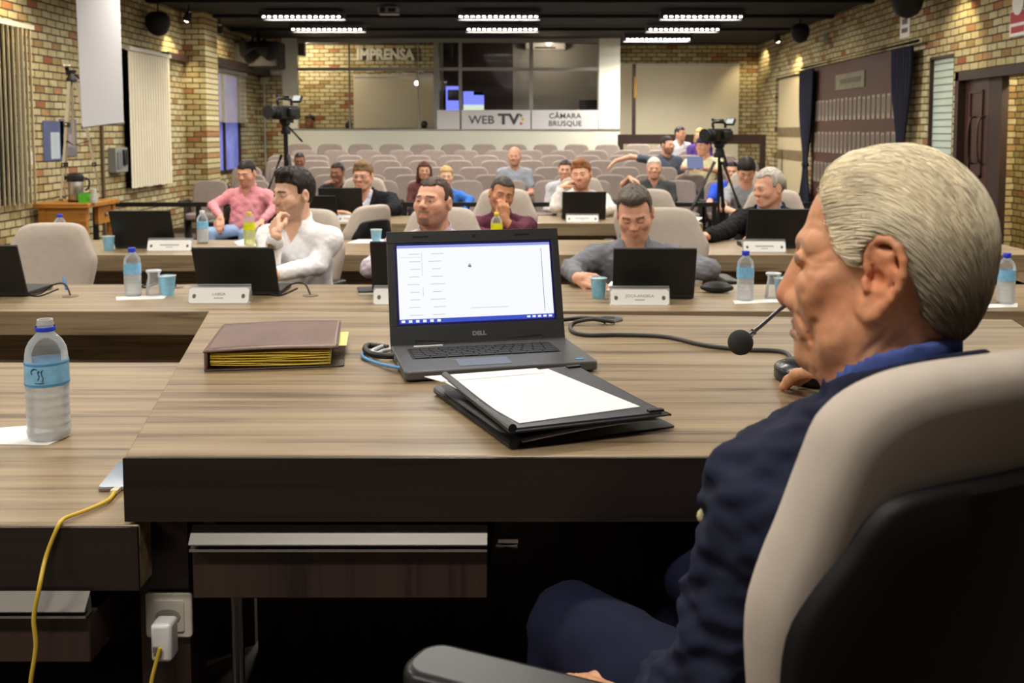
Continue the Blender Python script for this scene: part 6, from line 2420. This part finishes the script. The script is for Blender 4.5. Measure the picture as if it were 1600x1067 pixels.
EH = P(EU, EV, 1.1)
EYAW = -(90 + math.degrees(math.atan2(EU - CX, F)) + 4)
EP = dict(skin=rgb(210, 154, 118), hair=rgb(220, 210, 188))
EBODY = 208 - 360
fbE, lbE = frame(EBODY)
elder = person('old man with swept back grey hair in a navy blazer, seated nearest the camera', EH, EYAW, EBODY, ZR, pitch=0, lean=-.02, P_=EP,
               top=(70, 86, 150), jacket=(31, 35, 56), trousers=(20, 24, 48), knee_z=.555, knee_f=.44, ck=(.012, .46, .060), res=.0027, cres=.0055, head_fn=elder_head, color_fn=elder_color, neck=(.032, .165), w=.90, fat=1.06, hip_z=.52,
               L=dict(e=P(1115, 1085, 1.06), w=P(1042, 1092, 1.20), dir=(-.75, .55, -.02), pn=(-.1, .0, -1), curl=.55),
               Rr=dict(e=(.66, 1.42, 1.055), w=(.555, 1.715, 1.046), dir=(-.42, .80, -.10), pn=(-.1, .0, -1), curl=.35, reach=True, fit=False), folds=.0045, knee_out=.13)
ehm = np.array(elder['HM'], np.float32)
ebn = np.array(elder['base'])
V, Q = mesh_sdf(lambda p: elder_hair_n((p - np.array(EH, np.float32)) @ ehm), np.array(EH) - .17, np.array(EH) + .16, .0027)
qh = (V.astype(np.float32) - np.array(EH, np.float32)) @ ehm


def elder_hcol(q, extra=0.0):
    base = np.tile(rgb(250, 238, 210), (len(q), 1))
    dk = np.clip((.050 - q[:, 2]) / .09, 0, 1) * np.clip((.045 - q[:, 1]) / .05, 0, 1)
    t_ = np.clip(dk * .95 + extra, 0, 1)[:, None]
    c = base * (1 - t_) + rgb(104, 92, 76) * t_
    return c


M_HAIRE = attr_mat('hair_swept', .5, .12, 55, .25, 130, stretch=(1, .4, .5), spec=.35)
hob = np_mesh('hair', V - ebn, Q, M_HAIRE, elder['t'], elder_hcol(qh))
# individual strands combed back over the hair surface
rs = np.random.RandomState(4)
idx = rs.choice(len(V), 5200, replace=False)
p = qh[idx].astype(np.float32)
fr_ = qh[(qh[:, 1] > .035) & (qh[:, 2] > .04)]
p = np.concatenate([p, fr_[rs.choice(len(fr_), 900)].astype(np.float32) + rs.normal(0, .0006, (900, 3)).astype(np.float32)])
keep = poly_sd(np.stack([np.abs(p[:, 0]), p[:, 1], p[:, 2]], 1), HAIRPOLY) < -.001
p = p[keep]
N, STEPS = len(p), 15
off = rs.uniform(.0002, .0022, N).astype(np.float32)
paths = [p]


def grad(q):
    h = .001
    out = []
    for i in range(3):
        dq = np.zeros(3, np.float32)
        dq[i] = h
        out.append(elder_hair(q + dq) - elder_hair(q - dq))
    g_ = np.stack(out, 1)
    return g_ / np.maximum(_n(g_), 1e-9)[:, None]


jit = rs.normal(0, .06, (N, 3)).astype(np.float32)
for k in range(STEPS):
    g_ = grad(p)
    sd = np.sign(p[:, 0])
    w_ = np.clip((.02 - p[:, 1]) / .08, 0, 1)
    dr = np.stack([sd * .18 * np.clip(p[:, 2] / .08, 0, 1), -np.ones(N), .25 * np.clip(p[:, 1] / .05, -1, 1) - .9 * w_], 1).astype(np.float32) + jit
    dr -= g_ * (dr * g_).sum(1)[:, None]
    dr /= np.maximum(_n(dr), 1e-6)[:, None]
    p = p + dr * .0055
    g_ = grad(p)
    p = p - g_ * (elder_hair(p) - off - .0006 * math.sin(k))[:, None]
    paths.append(p)
PA = np.stack(paths, 1)
tn = np.gradient(PA, axis=1)
tn /= np.maximum(np.linalg.norm(tn, axis=-1, keepdims=True), 1e-9)
gn = PA - np.array((0, -.02, .02), np.float32)
gn /= np.linalg.norm(gn, axis=-1, keepdims=True)
bn_ = np.cross(tn, gn)
rad = (.00055 * np.sin(np.linspace(.25, 1, STEPS + 1) * math.pi * .96 + .05))[None, :, None]
ring = []
for k in range(3):
    a = 2 * math.pi * k / 3
    ring.append(PA + (bn_ * math.cos(a) + gn * math.sin(a)) * rad)
VV = np.stack(ring, 2).reshape(-1, 3)
S1 = STEPS + 1
qd = []
i0 = (np.arange(N) * S1 * 3)[:, None]
for k in range(STEPS):
    for j in range(3):
        j2 = (j + 1) % 3
        qd.append(np.concatenate([i0 + k * 3 + j, i0 + k * 3 + j2, i0 + (k + 1) * 3 + j2, i0 + (k + 1) * 3 + j], 1))
QQ = np.concatenate(qd)
sc_ = np.repeat(rs.uniform(-.25, .35, N), S1 * 3)
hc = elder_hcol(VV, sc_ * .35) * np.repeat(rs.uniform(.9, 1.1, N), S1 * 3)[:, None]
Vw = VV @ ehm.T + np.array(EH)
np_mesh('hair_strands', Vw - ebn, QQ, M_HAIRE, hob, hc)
MB().ball(tuple(P(1099, 806, 1.030) - elder['base']), (.007, .006, .008), 12).build('button', mat('button_cream', C(206, 196, 150), .35), elder['t'], smooth=80)
# ------------------------------------------------------------ councillors
FAIR, TAN, DARK, RUD = rgb(234, 188, 160), rgb(212, 160, 128), rgb(150, 102, 78), rgb(230, 174, 146)
HB, HDB, HGR, HLG, HBL, HRD = rgb(62, 46, 36), rgb(34, 26, 24), rgb(110, 104, 96), rgb(186, 180, 172), rgb(188, 158, 104), rgb(82, 36, 24)
zt2 = ZT + .035

A = person('man in a white shirt with dark swept hair, hand on his mouth', P(458, 305, 5.1), -41, -20, 0, 2, 0, .05,
           L=dict(e=P(496, 447, 5.0), w=P(432, 438, 4.78), dir=(-1, -.3, 0), curl=.3),
           Rr=dict(e=P(422, 442, 4.74), w=P(431, 372, 4.80), dir=P(428, 330, 4.90) - P(433, 372, 4.80), pn=(.5, .8, 0), curl=1.0),
           table=ZT, P_=dict(skin=FAIR, hair=HDB, beard=('full', .42, rgb(110, 80, 62)), gaze=.001), hair=dict(t=.009, top=.012, line=.066, quiff=.012, burn=.006), top=(250, 250, 252), trousers=(46, 48, 60), res=.0042, cres=.0075, head_kw=dict(nose=1.05), s=1.03, sleeve_roll=False, w=1.03, folds=.002)
o, c, d, a1, b1 = watch(A, A['AR'], mat('watch_steel', C(150, 150, 140), .3, metal=.8), None)
fc = c + (Vector((0, -1, 0)) - d * d.dot(Vector((0, -1, 0)))).normalized() * .034
fn_ = (Vector((-.25, -1, .1)) - d * d.dot(Vector((-.25, -1, .1)))).normalized()
MB().tube([fc - fn_ * .002, fc + fn_ * .008], .021, 20).build('watch_case', mat('watch_gold', C(170, 150, 90), .3, metal=.8), o, smooth=40)

B = person('bearded man in a lavender shirt looking up, half hidden behind the lit laptop screen', P(677, 317, 5.08), -24, -5, 0, -8, 0, .05,
           Rr=dict(e=P(580, 428, 4.92), w=P(640, 445, 4.72), dir=(1, -.2, 0), curl=.4, roll=True), L=dict(e=P(775, 430, 4.95), w=P(720, 445, 4.72), dir=(-1, -.2, 0), curl=.4),
           table=ZT, P_=dict(skin=RUD, hair=rgb(70, 54, 46), beard=('goatee', .75, rgb(72, 50, 40))), hair=dict(t=.004, top=.004, line=.070, rec=.012), top=(206, 192, 208), trousers=(40, 44, 60), res=.0042, cres=.0075, s=1.05, sleeve_roll=True, w=1.12, fat=1.12)

Cc = person('man in a grey shirt looking down, holding a blue paper cup', P(992, 334, 5.02), -10, 0, 0, 24, -3, .10,
            Rr=dict(e=P(893, 436, 4.86), w=P(902, 444, 4.66), dir=(.86, -.42, -.12), pn=(.35, .6, -.6), curl=.75, free=True), L=dict(e=P(1108, 438, 4.86), w=P(1040, 452, 4.72), dir=(-1, -.2, -.05), curl=.4),
            table=ZT, P_=dict(skin=RUD, hair=rgb(92, 84, 76), hair2=rgb(150, 142, 132), closed=True), hair=dict(t=.006, top=.012, line=.080, rec=.008, quiff=.006), top=(124, 126, 134), trousers=(40, 44, 60), res=.0042, cres=.0075, s=1.06, w=1.16)

D = person('man in a dark purple shirt leaning his cheek on his hand at the second table', P(784, 305, 7.0), 14, 6, 0, 4, 12, .08,
           L=dict(e=P(800, 372, 6.62), w=P(790, 345, 6.75), dir=(-.05, .1, 1), pn=(-.3, 1, 0), curl=1.0), Rr=dict(e=P(735, 372, 6.75), w=P(780, 372, 6.5), dir=(1, -.1, 0)),
           table=ZT, P_=dict(skin=rgb(190, 132, 98), hair=rgb(58, 52, 48)), hair=dict(t=.006, top=.006, line=.066, rec=.012), top=(92, 44, 62), trousers=(40, 40, 50), res=.006, cres=.01, s=1.0, w=1.05)

E = person('man with glasses in a dark suit reading behind two black laptops on the third table', P(567, 275, 8.95), -10, 2, 0, 6, 0, .10,
           table=ZT, P_=dict(skin=RUD, hair=rgb(126, 100, 70)), hair=dict(t=.010, top=.010, line=.056, quiff=.004), top=(220, 222, 236), jacket=(26, 28, 34), res=.0065, cres=.011, s=1.03, w=1.32,
           L=dict(e=P(618, 345, 8.75), w=P(590, 346, 8.5), dir=(-1, -.3, 0)), Rr=dict(e=P(500, 345, 8.75), w=P(520, 346, 8.5), dir=(1, -.3, 0)))
glasses(E)
# tie of the suited man
Fm = person('bearded man in a white shirt, hand against his cheek, at the third table', P(908, 273, 8.95), -14, -2, 0, 2, -4, .08,
            Rr=dict(e=P(866, 328, 8.55), w=P(876, 296, 8.72), dir=P(897, 280, 8.80) - P(876, 298, 8.72), pn=(.8, .5, -.3), curl=.9), L=dict(e=P(955, 336, 8.7), w=P(930, 344, 8.5), dir=(-1, -.3, 0)),
            table=ZT, P_=dict(skin=RUD, hair=rgb(142, 92, 58), beard=('full', .6, rgb(126, 78, 50))), hair=dict(t=.008, top=.012, line=.060, quiff=.006), top=(226, 220, 216), res=.0065, cres=.011, s=1.05, w=1.15)

G = person('grey-haired man in a dark suit, seen from the side at the second table', P(1201, 294, 6.95), -62, -28, 0, 8, 0, .07,
           Rr=dict(e=P(1128, 372, 6.7), w=P(1105, 376, 6.55), dir=(-1, -.2, 0)), L=dict(e=P(1245, 372, 6.75), w=P(1190, 378, 6.5), dir=(-1, -.2, 0)),
           table=ZT, P_=dict(skin=RUD, hair=HLG, hair2=rgb(120, 114, 108)), hair=dict(t=.008, top=.006, line=.074, rec=.02), top=(120, 134, 200), jacket=(24, 24, 28), res=.006, cres=.010, s=1.07, w=1.15, fat=1.1)

# ------------------------------------------------------------ the man in pink on the black armchair
Hp = person('man in a pink shirt and pale jeans lounging on the black armchair', P(385, 271, 10.25), -14, -12, 0, 14, 0, -.04,
            Rr=dict(e=P(332, 322, 10.2), w=P(345, 340, 9.95), dir=(.1, -.5, -.8), curl=.5), L=dict(e=P(432, 322, 10.2), w=P(405, 350, 9.9), dir=(-.4, -.8, -.3)),
            P_=dict(skin=RUD, hair=HDB, beard=('stubble', .25, HB), closed=True), hair=dict(t=.005, top=.006, line=.060), top=(226, 150, 160), trousers=(150, 176, 214), res=.0065, cres=.011, s=1.05, w=1.15, fat=1.1, hip_z=.46, knee_out=.19)
M_LEATH = mat('black_leather', C(18, 18, 19), .35)
q = Hp['base']
t = thing('armchair', 'black leather armchair under the man in the pink shirt before the railing', 'armchair', (q.x, q.y, 0), R(-12))
MB().box((-.30, -.30, .08), (.30, .34, .36)).build('seat_cushion', M_LEATH, t, bevel=.05, segs=3)
MB().box((-.42, .26, .08), (.42, .44, .70)).build('backrest', M_LEATH, t, bevel=.06, segs=3)
for x in (-.42, .32):
    MB().box((x, -.30, .06), (x + .10, .30, .58)).build('armrest', M_LEATH, t, bevel=.04, segs=3)
for x in (-.36, .36):
    for y in (-.24, .36):
        MB().tube([(x, y, 0), (x, y, .09)], .02, 8).build('foot', M_STEEL, t)

# ------------------------------------------------------------ audience
gA = None
person('boy in a blue shirt among the empty seats behind the left video camera', P(468, 251, 15.1), 10, 10, tz[2], 14, 0, .03, P_=dict(skin=DARK, hair=HDB), hair=dict(t=.004, top=.004), top=(70, 104, 214), collar=False, short=True, res=.009, cres=.014, s=.94, folds=.002, w=.8)
person('dark-haired man in black with his hand at his chin behind the man with glasses', P(527, 270, 12.6), -15, 0, 0, 6, 0, .05, P_=dict(skin=DARK, hair=HDB), hair=dict(t=.006, top=.006), top=(34, 34, 38), collar=False, res=.008, cres=.014, s=1.0,
       Rr=dict(e=P(508, 305, 12.3), w=P(510, 290, 12.35), dir=P(521, 282, 12.45) - P(510, 290, 12.35), pn=(.7, .6, 0), curl=.9))
person('woman with long dark red hair in the front audience rows', P(663, 267, 12.75), 8, 0, 0, 4, 0, .03, P_=dict(skin=TAN, hair=HRD), hair=dict(t=.010, top=.006, long=.13, line=.062), top=(112, 70, 66), collar=False, res=.008, cres=.014, s=.94, w=.85)
person('fair-haired woman in a blue top, mostly hidden behind the bearded man', P(697, 276, 11.9), 6, 0, 0, 2, 0, .03, P_=dict(skin=FAIR, hair=HBL), hair=dict(t=.008, top=.006, bun=True, line=.062), top=(64, 120, 206), collar=False, res=.008, cres=.013, s=.98, w=.9,
       L=dict(e=P(735, 312, 11.75), w=P(725, 330, 11.55)), neck=(.045, .17))
person('bald man in a light grey t-shirt sitting alone in the middle of the seats', P(804, 244, 13.6), -6, 0, tz[1], 6, 0, .03, P_=dict(skin=RUD, hair=HGR, beard=('stubble', .3, HB), scalp=(rgb(160, 116, 94), .4)), hair=None, top=(160, 168, 180), collar=False, short=True, res=.008, cres=.014, s=1.05)
person('brown haired man in a pale shirt peeping from behind the bearded white-shirted man', P(883, 266, 12.7), -4, 0, 0, 2, 0, .03, P_=dict(skin=RUD, hair=HB), hair=dict(t=.006, top=.006), top=(206, 206, 212), res=.008, cres=.014, s=1.0)
person('white-haired man in a dark grey polo shirt, one arm over the next seat', P(1022, 263, 12.75), -4, -6, 0, 4, 0, .0, P_=dict(skin=RUD, hair=rgb(222, 218, 210)), hair=dict(t=.006, top=.006, line=.072), top=(76, 78, 80), short=True, res=.0075, cres=.013, s=1.08, w=1.2, fat=1.1,
       Rr=dict(e=P(974, 288, 12.85), w=P(983, 278, 12.6), dir=(.5, -.3, -.2), curl=.4))
person('dark-haired man in a slate t-shirt stretching his arm along the seat backs', P(1043, 227, 15.25), 38, 20, tz[3], 0, 0, -.02, P_=dict(skin=RUD, hair=HDB, beard=('full', .5, HDB)), hair=dict(t=.006, top=.008), top=(86, 94, 110), collar=False, short=True, res=.008, cres=.014, s=1.05, w=1.15,
       Rr=dict(e=P(985, 245, 15.2), w=P(963, 251, 15.15), dir=(-.8, -.1, -.6), curl=.3, fit=False))
Qm = person('man in a pale yellow t-shirt and dark cap holding a blue leaflet', P(1099, 228, 14.2), -48, -25, tz[2], 4, 0, .0, P_=dict(skin=RUD, hair=rgb(40, 36, 70)), hair=dict(t=.010, top=.010, line=.040, yf=.02), top=(240, 236, 192), collar=False, short=True, res=.008, cres=.014, s=1.1, w=1.2, fat=1.1,
            Rr=dict(e=P(1068, 262, 14.1), w=P(1078, 262, 13.9), dir=(.6, -.4, .1)), L=dict(e=P(1125, 268, 14.0), w=P(1098, 264, 13.85), dir=(-.7, -.4, .1)))
lf = P(1086, 254, 13.78)
tag(MB().box((-.11, -.003, -.09), (.11, .003, .09), 0, Matrix.Rotation(R(-25), 4, 'X')).build('leaflet', mat('leaflet_blue', C(92, 112, 168), .5)), 'blue leaflet held by the man in the pale yellow t-shirt', 'leaflet').location = lf
person('dark-haired man in a white shirt at the back by the brown balustrade', P(1063, 209, 17.9), 45, 20, tz[6], 4, 0, .0, P_=dict(skin=TAN, hair=HDB), hair=dict(t=.006, top=.006), top=(214, 216, 224), res=.009, cres=.015)
person('blonde woman in a purple top at the back beside the right video camera', P(1094, 212, 16.95), -25, 0, tz[5], 8, 0, .0, P_=dict(skin=FAIR, hair=HBL), hair=dict(t=.010, top=.008, long=.10), top=(92, 66, 140), collar=False, res=.009, cres=.015, s=.96, w=.85)
person('man with dark glasses in a bright blue shirt behind the right tripod', P(1143, 268, 12.75), -10, 0, 0, 4, 0, .0, P_=dict(skin=RUD, hair=HDB, brow=.9), hair=dict(t=.006, top=.006), top=(54, 92, 222), short=True, res=.008, cres=.013, s=1.0, w=1.1,
       Rr=dict(e=P(1108, 318, 12.6), w=P(1120, 325, 12.4), dir=(.5, -.6, 0)))
U = person('young black haired man in a grey t-shirt bending his head by the right tripod', P(1166, 268, 10.35), -8, -10, 0, 26, 0, .06, P_=dict(skin=RUD, hair=rgb(30, 26, 26), closed=True), hair=dict(t=.012, top=.016, line=.052), top=(150, 154, 160), collar=False, short=True, res=.007, cres=.012, s=1.05,
           Rr=dict(e=P(1128, 325, 10.2), w=P(1150, 332, 9.98), dir=(.7, -.3, .1), curl=.8), L=dict(e=P(1190, 325, 10.2), w=P(1165, 335, 9.98), dir=(-.7, -.3, .1), curl=.8))
person('person with dark hair seated behind the glass at the left of the press booth', P(484, 190, 19.72), -25, 0, .42, 6, 0, .0, P_=dict(skin=DARK, hair=HDB), hair=dict(t=.010, top=.010), top=(60, 56, 60), collar=False, res=.010, cres=.016, legs=False, hip_z=.55)

CHAIRS = [(70, 5.25, 0, 4, 'beige council chair standing empty at the left of the front table'),
          (476, 5.32, 0, -20, 'beige council chair of the man in the white shirt'),
          (690, 5.42, 0, 0, 'beige council chair of the bearded man behind the lit laptop'),
          (1040, 5.40, 0, 4, 'beige council chair of the man in the grey shirt'),
          (588, 7.05, 0, 240, 'beige council chair turned around, its black back shell to the front'),
          (788, 7.32, 0, 0, 'beige council chair of the man in the purple shirt'),
          (1012, 7.30, 0, 0, 'beige council chair standing empty behind the grey-shirted man'),
          (1212, 7.22, 0, -20, 'beige council chair of the grey-haired man in the dark suit'),
          (567, 9.30, 0, 0, 'beige council chair of the man with glasses'),
          (908, 9.30, 0, 0, 'beige council chair of the man with his hand on his cheek'),
          (1172, 10.62, 0, -10, 'beige council chair of the young man bending his head')]
proto = None
for u, d, z, rz, lab in CHAIRS:
    x = (u - CX) / F * (d + .24) - .24 * math.sin(R(-rz)) * 1.0
    sz = .93 if u in (70, 588) else 1.0
    if proto is None:
        o = proto = chair(lab, (x, d + .05, z), R(rz))
    else:
        o = copy_tree(proto)
        o.location, o.rotation_euler, o['label'] = (x, d + .05, z), (0, 0, R(rz)), lab
    o.scale = (1, 1, sz)

EXPO = 0.42
w = bpy.data.worlds.new('world')
SC.world = w
w.use_nodes = True
w.node_tree.nodes['Background'].inputs[0].default_value = (1, .93, .84, 1)
w.node_tree.nodes['Background'].inputs[1].default_value = .03
# ------------------------------------------------------------ camera and view
cam = bpy.data.cameras.new('camera')
cam.lens, cam.sensor_width = 36.0 * F / 1600, 36.0
cam.shift_x, cam.shift_y = (800 - CX) / 1600, (CY - 533.5) / 1600
cam.clip_start = 0.02
cam.dof.use_dof = True
cam.dof.focus_distance = 2.0
cam.dof.aperture_fstop = 8.0
co = bpy.data.objects.new('camera', cam)
COL.objects.link(co)
co.location = (0, 0, CAMZ)
co.rotation_euler = (math.pi / 2 - PIT, 0, 0)
SC.camera = co
SC.view_settings.view_transform = 'Standard'
SC.view_settings.look = 'None'
SC.view_settings.gamma = 1.0
SC.view_settings.use_curve_mapping = False
SC.view_settings.exposure = EXPO
SC.cycles.use_denoising = True
SC.cycles.max_bounces = 6
SC.cycles.transparent_max_bounces = 24
SC.cycles.caustics_reflective = False
SC.cycles.caustics_refractive = False
SC.cycles.sample_clamp_indirect = 6.0
